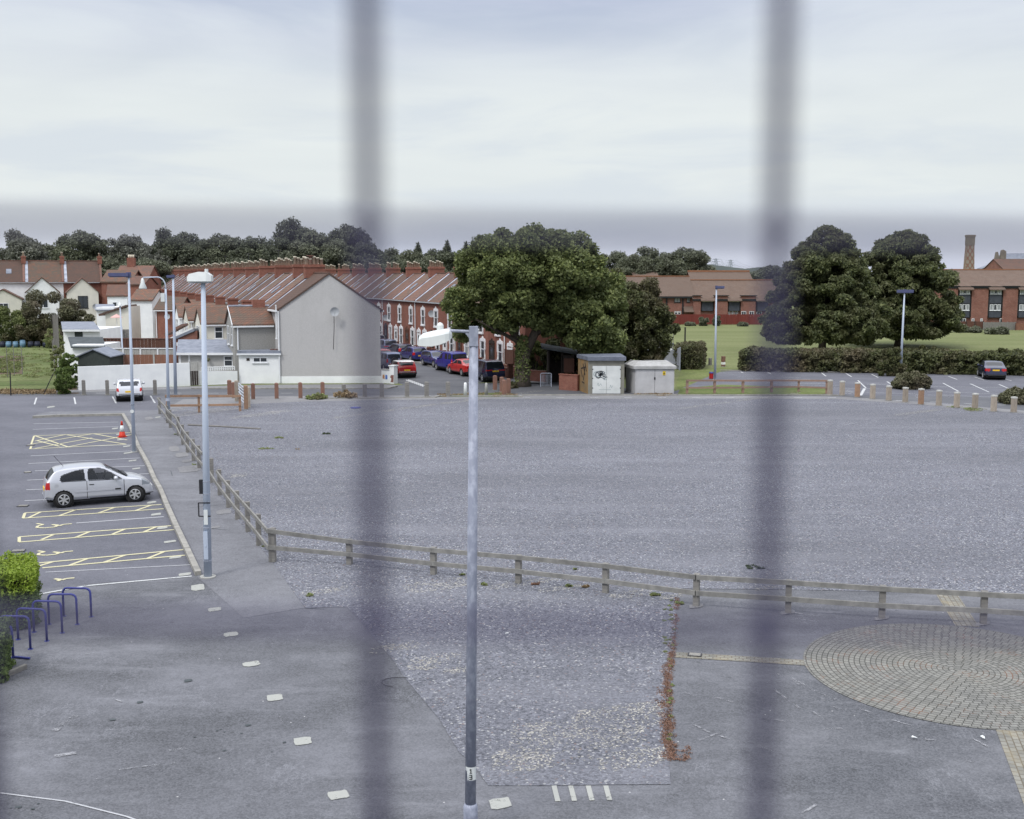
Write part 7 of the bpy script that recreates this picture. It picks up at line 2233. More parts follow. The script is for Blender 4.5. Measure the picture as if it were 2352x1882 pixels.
# ---------------------------------------------------------------- window grille (security mesh outside the window the photo was taken through)
t = thing('window_grille', 'dark welded window grille close to the camera, blurred square bars', 'window grille', (0, .30, CH))
def pbar(px0, py0, px1, py1, Y):
    a, b = atY(px0, py0, Y), atY(px1, py1, Y)
    return Vector((a.x, Y - .30, a.z - CH)), Vector((b.x, Y - .30, b.z - CH))
YV, YH = .30, .268
sp_ = (1773 - 852) / FPX * .30 / cp
xv = [atY(852, 941, YV).x + sp_ * k_ for k_ in (-2, -1, 0, 1, 2)]
for x in xv:
    part('vertical_bar', t, 'grille_steel', lambda m: m.tube([(x, 0, -.30), (x, 0, .22)], .00280, 10))
zh0, zh1 = zt(526, YH) - CH, zt(1440, YH) - CH
for z in (zh0 + (zh0 - zh1), zh0, zh1, zh1 - (zh0 - zh1)):
    sl = math.tan(R(-.8))
    part('horizontal_bar', t, 'grille_steel', lambda m: m.tube([(-.28, YH - YV, z - sl * .28), (.28, YH - YV, z + sl * .28)], .00175 if z > 0 else .00215, 10))
# ---------------------------------------------------------------- cars
def resample(pts, step):
    out = [pts[0]]
    for a, b in zip(pts, pts[1:]):
        L = math.hypot(b[0] - a[0], b[1] - a[1])
        n = max(1, int(L / step))
        for i in range(1, n + 1):
            out.append((a[0] + (b[0] - a[0]) * i / n, a[1] + (b[1] - a[1]) * i / n))
    return out


def smoothpts(pts, it=2):
    for _ in range(it):
        q = [pts[0]]
        for a, b in zip(pts, pts[1:]):
            q.append((a[0] * .75 + b[0] * .25, a[1] * .75 + b[1] * .25)); q.append((a[0] * .25 + b[0] * .75, a[1] * .25 + b[1] * .75))
        q.append(pts[-1])
        pts = q
    return pts


def lerp(tab, x):
    if x <= tab[0][0]: return tab[0][1]
    for (a, fa), (b, fb) in zip(tab, tab[1:]):
        if x <= b: return fa + (fb - fa) * (x - a) / max(1e-9, b - a)
    return tab[-1][1]


def inpoly(x, z, P):
    c = False
    j = len(P) - 1
    for i in range(len(P)):
        if (P[i][1] > z) != (P[j][1] > z) and x < (P[j][0] - P[i][0]) * (z - P[i][1]) / (P[j][1] - P[i][1]) + P[i][0]: c = not c
        j = i
    return c


CARMESH = {}


def car_regions(key, s, step):
    if key in CARMESH: return CARMESH[key]
    L, W = s['L'], s['W'] / 2
    top = smoothpts(s['top'], 2)
    top = resample(top, step)
    # strictly increasing x
    st = []
    for x, z in top:
        if st and x <= st[-1][0] + .002: x = st[-1][0] + .002
        st.append((x, z))
    for sx in s.get('seams', ()):
        for e in (-.010, .010):
            st.append((sx + e, lerp(st, sx + e)))
    st.sort()
    plan = s.get('plan') or [(0, .80), (.06, .90), (.25, .97), (.8, 1), (L - .9, 1), (L - .45, .955), (L - .15, .86), (L - .03, .74), (L, .66)]
    n_low, n_cab, n_cor, n_roof = s.get('grid', (11, 10, 3, 7))
    def sect(x, zt_):
        hw = W * lerp(plan, x)
        z0 = lerp(s['sill'], x)
        zb = min(lerp(s['belt'], x), zt_ - .045)
        zb = max(zb, z0 + .02)
        pts = []
        for i in range(n_low):
            f = i / (n_low - 1)
            y = hw * (.90 + .10 * min(1, f / .18)) if f < .18 else hw * (1.0 - .035 * max(0, (f - .55) / .45) ** 1.5)
            pts.append((y, z0 + (zb - z0) * f))
        yb = pts[-1][0]
        zc = max(zb + .004, zt_ - .05)
        tum = s.get('tumble', .30)
        for i in range(1, n_cab + 1):
            f = i / n_cab
            z = zb + (zc - zb) * f
            pts.append((yb - tum * (z - zb) - .03 * f * f, z))
        yc, zc_ = pts[-1]
        cr = min(.09, yc * .3)
        for i in range(1, n_cor + 1):
            a = R(90 * i / (n_cor + .6))
            pts.append((yc - cr * (1 - math.cos(a)) * 1.2 - .01 * i, zc_ + (zt_ - .02 - zc_) * math.sin(a)))
        y0, zz0 = pts[-1]
        for i in range(1, n_roof + 1):
            f = i / n_roof
            y = y0 * (1 - f)
            pts.append((y, zz0 + (zt_ - zz0) * (1 - (1 - f) ** 2)))
        return pts
    secs = [sect(x, z) for x, z in st]
    N_ = len(secs[0])
    regs = {}
    def reg(x, y, z, j, nrm=None):
        side = j < n_low
        cab = n_low - 1 <= j < n_low + n_cab - 1
        ay = abs(y)
        if j < n_low + 2:
            for wx in s['wheels']:
                if (x - wx) ** 2 + (z - s['wr']) ** 2 < (s['wr'] + .055) ** 2: return None
        hw = W
        for k, P_ in enumerate(s['wins']):
            if cab and inpoly(x, z, P_): return 'window'
        roofj = j >= n_low + n_cab + n_cor - 2
        if 'ws' in s and roofj and s['ws'][0] < x < s['ws'][1]: return 'windscreen'
        if 'rw' in s and roofj and s['rw'][0] < x < s['rw'][1] and s['rw'][2] < z < s['rw'][3] and ay < s['rw'][4]: return 'rear_window'
        for (x0, x1, z0, z1, y0) in s.get('tails', ()):
            if x0 <= x <= x1 and z0 < z < z1 and ay > y0: return 'tail_light'
        for (x0, x1, z0, z1, y0) in s.get('heads', ()):
            if x0 <= x <= x1 and z0 < z < z1 and ay > y0: return 'headlight'
        if z < lerp(s['dark'], x): return 'bumper'
        if 'roofcol' in s and z > s['roofcol'][2] and s['roofcol'][0] < x < s['roofcol'][1] and j >= n_low + n_cab - 2: return 'roof_panel'
        for sx in s.get('seams', ()):
            if abs(x - sx) < .012 and lerp(s['sill'], x) + .05 < z < lerp(s['belt'], x) + .02 and side: return 'door_seam'
        return 'body'
    for sgn in (1, -1):
        for i in range(len(secs) - 1):
            for j in range(N_ - 1):
                q = [(st[i][0], sgn * secs[i][j][0], secs[i][j][1]), (st[i + 1][0], sgn * secs[i + 1][j][0], secs[i + 1][j][1]),
                     (st[i + 1][0], sgn * secs[i + 1][j + 1][0], secs[i + 1][j + 1][1]), (st[i][0], sgn * secs[i][j + 1][0], secs[i][j + 1][1])]
                cx_ = sum(p[0] for p in q) / 4; cy_ = sum(p[1] for p in q) / 4; cz_ = sum(p[2] for p in q) / 4
                r = reg(cx_, cy_, cz_, j)
                if r is None: continue
                if r in ('window', 'tail_light', 'headlight'): r = r + ('+' if sgn > 0 else '-') + (str([k for k, P_ in enumerate(s['wins']) if inpoly(cx_, cz_, P_)][0]) if r == 'window' else '')
                if sgn > 0: q = q[::-1]
                regs.setdefault(r, {'v': {}, 'l': [], 'f': []})
                g = regs[r]
                ids = []
                for p in q:
                    kk = (round(p[0], 4), round(p[1], 4), round(p[2], 4))
                    if kk not in g['v']:
                        g['v'][kk] = len(g['l']); g['l'].append(p)
                    ids.append(g['v'][kk])
                if len(set(ids)) >= 3:
                    u_ = []
                    for a in ids:
                        if a not in u_: u_.append(a)
                    g['f'].append(u_)
    out = {}
    for r, g in regs.items():
        me = bpy.data.meshes.new(r)
        me.from_pydata(g['l'], [], g['f'])
        me.polygons.foreach_set('use_smooth', [True] * len(g['f']))
        me.update()
        out[r] = me
    CARMESH[key] = (out, st, secs)
    return CARMESH[key]


def wheel_parts(parent, x, y, r, sgn, spokes=5, w=.18, rim='alloy', steer=0.0, detail=True):
    o = part('wheel', parent, 'tyre', lambda m: m.tube([(0, -w / 2, 0), (0, -w / 2 + .03, 0), (0, w / 2 - .03, 0), (0, w / 2, 0)], [r * .93, r, r, r * .93], 28), (round(r, 2), w), True, (x, y, r), steer)
    ro = sgn * (w / 2 + .002)
    def rimf(m):
        n = 28
        r1, r2 = r * .68, r * .61
        yy = ro
        vs = []
        for k_ in range(n):
            a = 2 * math.pi * k_ / n
            vs += [(r1 * math.cos(a), yy, r1 * math.sin(a)), (r2 * math.cos(a), yy + sgn * .008, r2 * math.sin(a)), (r2 * math.cos(a), yy - sgn * .01, r2 * math.sin(a))]
        fs = []
        for k_ in range(n):
            a, b = k_ * 3, ((k_ + 1) % n) * 3
            f1, f2 = (a, b, b + 1, a + 1), (a + 1, b + 1, b + 2, a + 2)
            fs += [f1, f2] if sgn < 0 else [f1[::-1], f2[::-1]]
        m.add(vs, fs)
        for k_ in range(spokes):
            a = 2 * math.pi * k_ / spokes + .3
            d = Vector((math.cos(a), 0, math.sin(a)))
            m.bar(Vector((0, yy + sgn * .004, 0)) + d * .02, Vector((0, yy + sgn * .004, 0)) + d * r2 * 1.02, r * .20, .02, (0, 1, 0))
        m.tube([(0, yy - sgn * .01, 0), (0, yy + sgn * .018, 0)], r * .14, 12)
    rm = part('rim', o, rim, rimf, (round(r, 2), sgn, spokes, rim), False)
    part('hub', o, 'arch', lambda m: m.tube([(0, ro - sgn * .012, 0), (0, ro - sgn * .004, 0)], r * .62, 20), (round(r, 2), sgn), False)
    return o


SPEC = {}
SPEC['hatch'] = dict(L=3.77, W=1.64, wr=.29, wheels=(.64, 3.11), step=.020, grid=(26, 22, 4, 9), tumble=.27,
    top=[(0, .30), (.0, .38), (.02, .55), (.045, .74), (.07, .92), (.14, 1.04), (.30, 1.24), (.40, 1.335), (.55, 1.375), (.95, 1.415), (1.45, 1.425), (1.9, 1.405), (2.10, 1.355), (2.50, 1.14), (2.80, .985), (2.93, .945), (3.2, .895), (3.48, .80), (3.66, .68), (3.74, .54), (3.77, .42), (3.77, .26)],
    sill=[(0, .34), (.3, .26), (.9, .23), (2.9, .23), (3.5, .24), (3.77, .28)], belt=[(0, .93), (.5, .92), (2.9, .865), (3.77, .80)], dark=[(0, .31), (.3, .30), (1, .27), (3, .27), (3.77, .30)],
    wins=[[(.58, .955), (.53, 1.00), (.57, 1.13), (.66, 1.19), (.95, 1.275), (1.30, 1.335), (1.36, 1.34), (1.40, .94)], [(1.52, .93), (1.49, .96), (1.47, 1.10), (1.50, 1.31), (1.56, 1.352), (1.90, 1.345), (2.05, 1.30), (2.35, 1.12), (2.66, .915)]],
    ws=(2.13, 2.83), rw=(.10, .37, 1.0, 1.32, .60), tails=[(0, .20, .68, .93, .56)], heads=[(3.36, 3.66, .62, .82, .42)], seams=(1.44, 2.72))
SPEC['mini'] = dict(L=3.63, W=1.69, wr=.30, wheels=(.60, 3.07), step=.06, tumble=.16,
    top=[(0, .32), (0, .42), (.03, .60), (.10, .86), (.16, .96), (.26, 1.16), (.36, 1.33), (.50, 1.39), (1.0, 1.415), (1.8, 1.405), (2.1, 1.36), (2.45, 1.05), (2.55, .98), (3.2, .92), (3.48, .80), (3.6, .60), (3.63, .30)],
    sill=[(0, .36), (.3, .28), (3.2, .24), (3.63, .3)], belt=[(0, .96), (3.63, .93)], dark=[(0, .44), (.4, .32), (3, .30), (3.63, .36)],
    wins=[[(.40, 1.0), (.46, 1.30), (.95, 1.32), (.95, 1.0)], [(1.03, 1.0), (1.03, 1.33), (1.95, 1.33), (2.38, 1.0)]], ws=(2.12, 2.50), rw=(.20, .37, 1.02, 1.31, .58),
    tails=[(0, .30, .68, .90, .64)], heads=[(3.3, 3.6, .62, .85, .4)], seams=(.99,), roofcol=(.36, 2.12, 1.33))
SPEC['estate'] = dict(L=4.4, W=1.72, wr=.31, wheels=(.85, 3.50), step=.08, tumble=.26,
    top=[(0, .34), (0, .45), (.04, .65), (.10, .95), (.30, 1.28), (.42, 1.38), (.8, 1.44), (2.0, 1.47), (2.5, 1.42), (3.15, 1.0), (3.3, .95), (4.0, .86), (4.3, .70), (4.4, .50), (4.4, .30)],
    sill=[(0, .38), (.4, .28), (4.0, .25), (4.4, .3)], belt=[(0, 1.0), (4.4, .90)], dark=[(0, .46), (.4, .32), (4, .30), (4.4, .36)],
    wins=[[(.42, 1.03), (.52, 1.28), (1.15, 1.34), (1.15, 1.02)], [(1.22, 1.02), (1.22, 1.36), (1.95, 1.37), (1.95, .99)], [(2.03, .99), (2.03, 1.37), (2.45, 1.34), (2.98, .98)]], ws=(2.52, 3.18), rw=(.13, .36, 1.04, 1.34, .60),
    tails=[(0, .28, .72, 1.02, .58)], heads=[(4.02, 4.36, .60, .80, .38)], seams=(1.99,))
SPEC['mpv'] = dict(L=4.6, W=1.80, wr=.32, wheels=(.80, 3.65), step=.08, tumble=.22,
    top=[(0, .36), (0, .50), (.03, .72), (.08, 1.05), (.22, 1.45), (.36, 1.66), (.6, 1.71), (1.8, 1.74), (2.5, 1.68), (3.6, 1.08), (3.75, 1.02), (4.3, .88), (4.55, .66), (4.6, .35)],
    sill=[(0, .40), (.4, .30), (4.2, .26), (4.6, .3)], belt=[(0, 1.06), (4.6, .95)], dark=[(0, .5), (.4, .34), (4.2, .32), (4.6, .4)],
    wins=[[(.35, 1.10), (.45, 1.56), (1.15, 1.60), (1.15, 1.09)], [(1.23, 1.09), (1.23, 1.60), (2.1, 1.60), (2.1, 1.07)], [(2.18, 1.07), (2.18, 1.60), (2.45, 1.56), (3.3, 1.05)]], ws=(2.52, 3.6), rw=(.10, .33, 1.08, 1.60, .70),
    tails=[(0, .12, .90, 1.02, .25)], heads=[(4.2, 4.55, .62, .84, .4)], seams=(2.14,))
SPEC['van'] = dict(L=4.1, W=1.72, wr=.30, wheels=(.75, 3.35), step=.08, tumble=.10,
    top=[(0, .36), (0, .5), (.02, .8), (.05, 1.3), (.12, 1.70), (.25, 1.78), (1.0, 1.80), (1.9, 1.80), (2.3, 1.70), (3.05, 1.12), (3.2, 1.05), (3.8, .92), (4.02, .75), (4.1, .40), (4.1, .3)],
    sill=[(0, .38), (.4, .30), (3.8, .27), (4.1, .3)], belt=[(0, 1.12), (4.1, 1.0)], dark=[(0, .48), (.4, .42), (3.8, .42), (4.1, .48)],
    wins=[[(.16, 1.15), (.16, 1.58), (.75, 1.60), (.75, 1.15)], [(.9, 1.13), (.9, 1.6), (1.5, 1.6), (1.5, 1.13)], [(2.0, 1.10), (2.0, 1.58), (2.3, 1.52), (2.8, 1.07)]], ws=(2.35, 3.1), rw=(.03, .14, 1.16, 1.60, .64),
    tails=[(0, .12, .80, 1.15, .66)], heads=[(3.75, 4.05, .65, .88, .42)], seams=(1.9,))
SPEC['saloon'] = dict(L=4.4, W=1.71, wr=.31, wheels=(.90, 3.50), step=.07, tumble=.32,
    top=[(0, .36), (0, .46), (.03, .66), (.06, .92), (.12, .99), (.55, 1.03), (.75, 1.08), (1.25, 1.36), (1.5, 1.41), (2.2, 1.42), (2.5, 1.37), (3.15, 1.0), (3.3, .95), (4.0, .86), (4.3, .70), (4.4, .50), (4.4, .30)],
    sill=[(0, .38), (.4, .28), (4.0, .25), (4.4, .3)], belt=[(0, .98), (4.4, .88)], dark=[(0, .44), (.4, .32), (4, .30), (4.4, .36)],
    wins=[[(.95, 1.03), (1.22, 1.29), (1.95, 1.34), (1.95, 1.0)], [(2.03, 1.0), (2.03, 1.34), (2.42, 1.31), (2.98, .98)]], ws=(2.52, 3.18), rw=(.72, 1.26, 1.05, 1.38, .58),
    tails=[(0, .20, .70, .90, .45)], heads=[(4.02, 4.36, .60, .80, .38)], seams=(1.99,))


def make_car(name, label, cat, kind, paint, pos, heading, group, scale=1.0, plate='plate_yellow', roofmat=None, steer=0, extra=None, front_plate=True, detail=False, rim='alloy', dark=None, z=.02):
    s = SPEC[kind]
    regs, st, secs = car_regions(kind, s, s['step'])
    t = thing(name, label, cat, (pos.x, pos.y, z), heading, group)
    t.scale = (scale, scale, scale)
    mats = {'body': paint, 'window': 'glass', 'windscreen': 'glass', 'rear_window': 'glass', 'tail_light': 'tail_red', 'headlight': 'lamp_clear', 'bumper': dark or 'bumper_black', 'door_seam': 'arch', 'roof_panel': roofmat or paint}
    bodyo = None
    if kind == 'hatch' and detail:
        mats['window'] = mats['windscreen'] = mats['rear_window'] = 'car_glass'
        for y in (-.36, .36):
            part('seat', t, 'seat_cloth', lambda m: [m.box(1.75, 2.2, y - .23, y + .23, .45, .62), m.bar((1.78, y, .55), (1.55, y, 1.10), .44, .12, (0, 1, 0)), m.box(1.46, 1.56, y - .12, y + .12, 1.12, 1.26)])
        part('rear_seat', t, 'seat_cloth', lambda m: [m.box(.85, 1.25, -.6, .6, .45, .62), m.bar((.92, 0, .55), (.72, 0, 1.02), 1.2, .12, (0, 1, 0))])
        part('dashboard', t, 'seat_cloth', lambda m: m.box(2.45, 2.8, -.66, .66, .6, .9))
    for r, me in regs.items():
        base = r.split('+')[0].split('-')[0]
        me2 = me.copy() if me.materials else me
        me2 = me.copy()
        me2.materials.append(M[mats[base]])
        o = link(base, me2, t)
        if base == 'body': bodyo = o
    L, W = s['L'], s['W'] / 2
    # dark inner floor and wheel wells
    part('underbody', t, 'arch', lambda m: m.box(.10, L - .12, -W * .80, W * .80, .20, .62), (kind,), False)
    for wx in s['wheels']:
        part('wheel_arch', t, 'arch', lambda m: m.tube([(wx, -W * .93, s['wr']), (wx, W * .93, s['wr'])], s['wr'] + .075, 20), (kind, wx), False)
    for i, wx in enumerate(s['wheels']):
        for sg in (1, -1):
            wheel_parts(t, wx, sg * (W - .095), s['wr'], sg, 5 if kind != 'hatch' else 6, .19, rim, R(steer) if i == 1 else 0)
    # plates
    xr = lerp([(z_, x_) for x_, z_ in st[:max(4, len(st) // 5)]], .6)
    zp = {'mini': .60, 'hatch': .56, 'estate': .80, 'mpv': .82, 'van': .62, 'saloon': .72}[kind]
    xp = min([x_ for x_, z_ in st if z_ >= zp] or [0])
    part('number_plate', t, plate, lambda m: m.box(xp - .012, xp + .02, -.26, .26, zp, zp + .115), (kind, plate), False)
    if front_plate:
        part('number_plate', t, 'plate_white', lambda m: m.box(L - .05, L + .012, -.26, .26, .40, .50), (kind, 'f'), False)
    # mirrors
    bz = lerp(s['belt'], s['ws'][1] - .3)
    for sg in (1, -1):
        part('wing_mirror', t, paint, lambda m: m.tube([(s['ws'][1] - .42, sg * (W - .02), bz + .06), (s['ws'][1] - .40, sg * (W + .09), bz + .09), (s['ws'][1] - .40, sg * (W + .17), bz + .08)], [.035, .085, .05], 8), (kind, sg, paint), True)
    for sg in (1, -1):
        for sx in s.get('seams', ())[:1]:
            part('door_handle', t, 'bumper_black' if detail else paint, lambda m: m.box(sx + .08, sx + .24, sg * (W * .985) - .012, sg * (W * .985) + .018, lerp(s['belt'], sx) - .14, lerp(s['belt'], sx) - .11), (kind, sg, paint, sx), False)
    if extra: extra(t, s, W, L)
    return t


CARS_ST = 'cars parked along the terraced street'
hd_away = math.atan2(U.y, U.x)
# silver hatchback in the bays
ra, fa = at(147.5, 1167), at(312, 1153.5)
d = (fa - ra); hd = math.atan2(d.y, d.x)
sc = 1.0
dn = Vector((math.cos(hd), math.sin(hd), 0)); ln = Vector((-math.sin(hd), math.cos(hd), 0))
WB = 3.11 - .64
sc = max(.97, min(1.06, d.length / WB))
pos = ra - dn * .64 * sc + ln * .76 * sc
def clio(t, s, W, L):
    for sg in (1, -1):
        part('side_strip', t, 'silver_paint', lambda m: m.bar((1.02, sg * (W + .004), .545), (2.62, sg * (W + .004), .55), .022, .05, (0, 0, 1)))
        part('badge', t, 'bumper_black', lambda m: m.box(2.40, 2.60, sg * (W + .010) - .012, sg * (W + .010) + .012, .525, .575))
        part('window_seal', t, 'bumper_black', lambda m: [m.bar((.58, sg * (W - .032), .945), (1.41, sg * (W - .032), .928), .015, .022), m.bar((1.50, sg * (W - .032), .922), (2.66, sg * (W - .036), .895), .015, .022)])
    part('aerial', t, 'steel_dark', lambda m: m.tube([(.72, -.0, 1.39), (.42, 0.02, 1.78)], .009, 5))
    part('wiper', t, 'steel_dark', lambda m: [m.bar((2.80, -.5, 1.0), (2.62, .05, 1.10), .03, .03), m.bar((2.84, -.6, .985), (2.80, .5, .99), .08, .03)])
    part('rear_wiper', t, 'steel_dark', lambda m: m.bar((.10, -.05, 1.03), (.20, .3, 1.14), .025, .025))
    part('fuel_cap', t, 'silver_paint', lambda m: m.tube([(.42, -W * .955 - .006, .80), (.42, -W * .955 - .014, .80)], .075, 16))
    part('fog_light', t, 'lamp_clear', lambda m: [m.tube([(3.66, y, .40), (3.71, y * 1.01, .40)], .05, 10) for y in (-.52, .52)])
    part('steering_wheel', t, 'steel_dark', lambda m: m.tube([(2.15 + .05 * math.cos(a_), .35 + .17 * math.sin(a_), .9 + .17 * math.cos(a_)) for a_ in [i_ * math.pi / 8 for i_ in range(17)]], .015, 5))
make_car('silver_hatchback', 'silver three-door hatchback parked alone across the bays by the kerb', 'car', 'hatch', 'silver_paint', pos, hd, None, sc, steer=-14, extra=clio, detail=True, z=.014)

def mini_extra(plate_, stripe=None):
    def f(t, s, W, L):
        part('rear_bumper_strip', t, 'chrome', lambda m: m.box(-.03, .02, -W * .80, W * .80, .50, .55), ('mini',), False)
        part('wheel_arch_trim', t, 'bumper_black', lambda m: [m.tube([(wx + (s['wr'] + .06) * math.cos(R(a_)), sg * (W - .005), s['wr'] + (s['wr'] + .06) * math.sin(R(a_))) for a_ in range(0, 181, 15)], .028, 5) for wx in s['wheels'] for sg in (1, -1)], ('mini',), False)
    return f
g = at(297.5, 924)
make_car('small_hatchback', 'pale silver small round hatchback seen from behind before the white yard wall', 'car', 'mini', 'white_car_paint', g + Vector((0, .05, 0)), R(108.5), None, 1.02, extra=mini_extra(1), roofmat='white_car_paint')
g = at(936, 869.5)
make_car('small_hatchback', 'red small hatchback with white roof on the left side of the street', 'car', 'mini', 'red_car_paint', g, R(110), CARS_ST, 1.0, extra=mini_extra(1), roofmat='roof_white')
# right side of the street, all heading away except the blue one
def on_street(px_, py_): return at(px_, py_)
def rack(t, s, W, L):
    part('roof_rails', t, 'bumper_black', lambda m: [m.tube([(.6, y, 1.47), (1.0, y, 1.50), (2.0, y, 1.50), (2.3, y, 1.46)], .02, 5) for y in (-.52, .52)], ('rk',), False)
make_car('people_carrier', 'dark navy people carrier seen from behind, nearest on the right of the street', 'car', 'mpv', 'navy_paint', on_street(1139, 879), hd_away - R(0), CARS_ST, 1.0)
make_car('red_saloon', 'bright red saloon half hidden by the near lamp post, behind the people carrier', 'car', 'saloon', 'red_car_bright', on_street(1090, 866), hd_away + R(4), CARS_ST, .98)
make_car('blue_van', 'bright blue small van with side windows parked on the right of the street', 'van', 'van', 'van_blue', on_street(1056, 857), hd_away + R(4), CARS_ST, 1.0)
g = on_street(1016, 846)
make_car('blue_hatchback', 'dark blue car facing the camera, windscreen showing, behind the blue van', 'car', 'estate', 'mid_blue', g - Vector((U.x, U.y, 0)) * (-4.4), hd_away + math.pi + R(4), CARS_ST, 1.0)
make_car('blue_hatchback', 'blue hatchback seen from behind with red lamps, just beyond the car facing the camera', 'car', 'hatch', 'blue_paint_car', on_street(967, 833), hd_away + R(5), CARS_ST, 1.04)
make_car('dark_estate', 'dark blue estate car seen from behind, fifth along on the right of the street', 'car', 'estate', 'navy_paint', on_street(935, 824), hd_away + R(5), CARS_ST, 1.0)
make_car('silver_estate', 'silver-blue people carrier with high red lamps, far up the street', 'car', 'mpv', 'silver_blue', on_street(899, 815), hd_away + R(3), CARS_ST, .92)
make_car('white_car', 'white car roof just showing beside the gable, farthest up the street', 'car', 'mpv', 'white_car_paint', on_street(872, 802), hd_away + R(3), CARS_ST, .95)
# left side, partly behind the corner
g = on_street(906, 852)
def spare(t, s, W, L):
    part('spare_wheel', t, 'steel_dark', lambda m: m.tube([(-.12, .0, .95), (.06, .0, .95)], [.36, .36], 20), None, False)
make_car('soft_top_jeep', 'grey-blue off-roader with black spare wheel cover beside the white corner wall', 'car', 'van', 'silver_blue', g, hd_away + R(6), CARS_ST, .90, extra=spare)
make_car('red_hatchback', 'red car mostly hidden behind the gable corner, left side of the street', 'car', 'hatch', 'red_car_paint', on_street(885, 838), hd_away + R(4), CARS_ST, 1.02)
# navy saloon in the right-hand car park
g = at(2287, 874)
make_car('navy_saloon', 'dark blue saloon parked against the long hedge at the far right', 'car', 'saloon', 'navy_paint', g, R(76), None, 1.02)
# ---------------------------------------------------------------- camera, sky, sun
cam = bpy.data.cameras.new('camera')
co = bpy.data.objects.new('camera', cam)
COL.objects.link(co)
co.location = (0, 0, CH)
co.rotation_euler = (R(90) - PIT, 0, 0)
cam.sensor_width = 36
cam.sensor_fit = 'HORIZONTAL'
cam.lens = 36 * FPX / 2352
cam.clip_start = .05
cam.clip_end = 6000
cam.dof.use_dof = True
cam.dof.focus_distance = 62
cam.dof.aperture_fstop = cam.lens / 11.4
S.camera = co

SUN_EL, SUN_AZ = R(52), R(215)      # azimuth clockwise from +Y
w = bpy.data.worlds.new('World')
S.world = w
w.use_nodes = True
nt = w.node_tree
nd, lk = nt.nodes, nt.links
bg = nd['Background']
sky = nd.new('ShaderNodeTexSky')
sky.sky_type = 'NISHITA'
sky.sun_disc = False
sky.sun_elevation = SUN_EL
sky.sun_rotation = SUN_AZ
tc = nd.new('ShaderNodeTexCoord')
sepn = nd.new('ShaderNodeSeparateXYZ')
lk.new(tc.outputs['Generated'], sepn.inputs[0])


def mth(op, a, b=0.0, c=0.0):
    n = nd.new('ShaderNodeMath'); n.operation = op
    for i, v in enumerate((a, b, c)):
        if isinstance(v, bpy.types.NodeSocket): lk.new(v, n.inputs[i])
        else: n.inputs[i].default_value = v
    return n.outputs[0]


def wmix(f, a, b):
    n = nd.new('ShaderNodeMix'); n.data_type = 'RGBA'
    for s_, v in ((n.inputs[0], f), (n.inputs[6], a), (n.inputs[7], b)):
        if isinstance(v, bpy.types.NodeSocket): lk.new(v, s_)
        else: s_.default_value = (*v, 1) if isinstance(v, tuple) else v
    return n.outputs[2]


def wramp(f, a, b, c=0.0, d=1.0):
    n = nd.new('ShaderNodeMapRange')
    n.interpolation_type = 'SMOOTHSTEP'
    lk.new(f, n.inputs[0])
    for i, v in enumerate((a, b, c, d)): n.inputs[i + 1].default_value = v
    return n.outputs[0]


# soft broad cloud, stretched along the horizon
z = sepn.outputs[2]
cmb = nd.new('ShaderNodeCombineXYZ')
lk.new(mth('MULTIPLY', sepn.outputs[0], 1.5), cmb.inputs[0]); lk.new(mth('MULTIPLY', sepn.outputs[1], 1.5), cmb.inputs[1]); lk.new(mth('MULTIPLY', z, 8.0), cmb.inputs[2])
def wnoise(sc, det, ro, di=0.0):
    n = nd.new('ShaderNodeTexNoise')
    n.inputs['Scale'].default_value = sc; n.inputs['Detail'].default_value = det; n.inputs['Roughness'].default_value = ro; n.inputs['Distortion'].default_value = di
    lk.new(cmb.outputs[0], n.inputs['Vector'])
    return n.outputs[0]
f1 = wramp(wnoise(1.7, 6, .5, .5), .34, .64)
f2 = wramp(wnoise(5.0, 7, .6, .3), .40, .75, 0, .45)
K_ = 10.0
cl = wmix(f1, (.50 * K_, .565 * K_, .71 * K_), (.73 * K_, .785 * K_, .865 * K_))
cl = wmix(f2, cl, (.62 * K_, .66 * K_, .80 * K_))
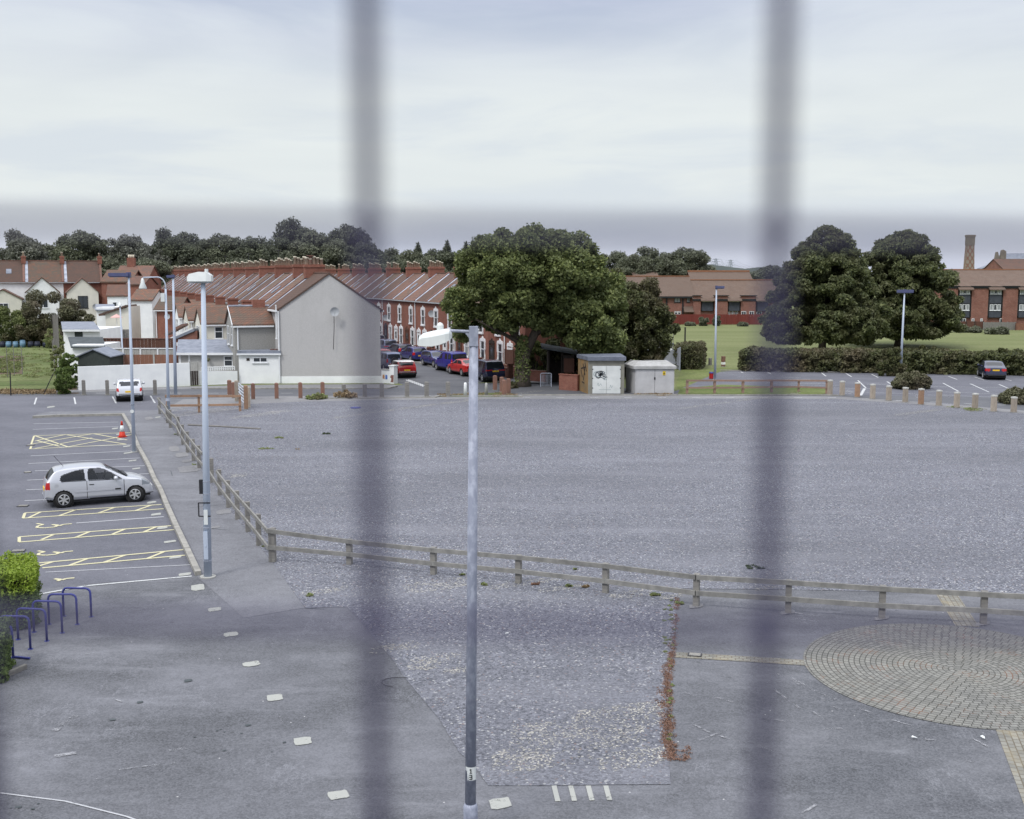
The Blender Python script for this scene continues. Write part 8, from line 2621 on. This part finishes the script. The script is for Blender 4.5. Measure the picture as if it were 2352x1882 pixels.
# the cloud is thinner and creamy in a band above the horizon, mauve-grey at the horizon and high up
band = mth('MULTIPLY', wramp(z, .02, .075), wramp(z, .235, .13))
cl = wmix(mth('MULTIPLY', band, .72), cl, (.88 * K_, .92 * K_, .885 * K_))
cl = wmix(mth('MULTIPLY', mth('MULTIPLY', band, wramp(wnoise(2.6, 6, .55, .4), .44, .64)), .65), cl, (.69 * K_, .75 * K_, .82 * K_))
hz = wramp(z, .07, .0)
cl = wmix(mth('MULTIPLY', hz, .6), cl, (.66 * K_, .68 * K_, .82 * K_))
# thick cloud overhead lets more light through than the horizon (overcast sky)
zen = wramp(z, .30, .75)
cl = wmix(zen, cl, (1.90 * K_, 1.93 * K_, 2.06 * K_))
fin = wmix(.93, sky.outputs[0], cl)
lk.new(fin, bg.inputs[0])
bg.inputs[1].default_value = .10
w.cycles.sampling_method = 'MANUAL'
w.cycles.sample_map_resolution = 512

sl = bpy.data.lights.new('sun', 'SUN')
sl.energy = 1.8
sl.angle = R(12)
sl.color = (1.0, .97, .92)
so = bpy.data.objects.new('sun', sl)
COL.objects.link(so)
sd = Vector((math.sin(SUN_AZ) * math.cos(SUN_EL), math.cos(SUN_AZ) * math.cos(SUN_EL), math.sin(SUN_EL)))
so.rotation_euler = (-sd).to_track_quat('-Z', 'Y').to_euler()
so.location = (0, -20, 60)

S.view_settings.view_transform = 'Standard'
S.view_settings.look = 'None'
S.view_settings.gamma = 1
S.view_settings.exposure = 0
S.view_settings.use_curve_mapping = False
S.cycles.use_denoising = True
S.cycles.denoiser = 'OPENIMAGEDENOISE'
S.cycles.denoising_input_passes = 'RGB_ALBEDO_NORMAL'
S.cycles.use_adaptive_sampling = True
S.cycles.adaptive_threshold = .012
S.cycles.max_bounces = 5
S.cycles.diffuse_bounces = 2
S.cycles.glossy_bounces = 2
S.cycles.transmission_bounces = 2
S.cycles.transparent_max_bounces = 8
S.cycles.caustics_reflective = False
S.cycles.caustics_refractive = False
S.cycles.sample_clamp_indirect = 4
S.render.use_persistent_data = False
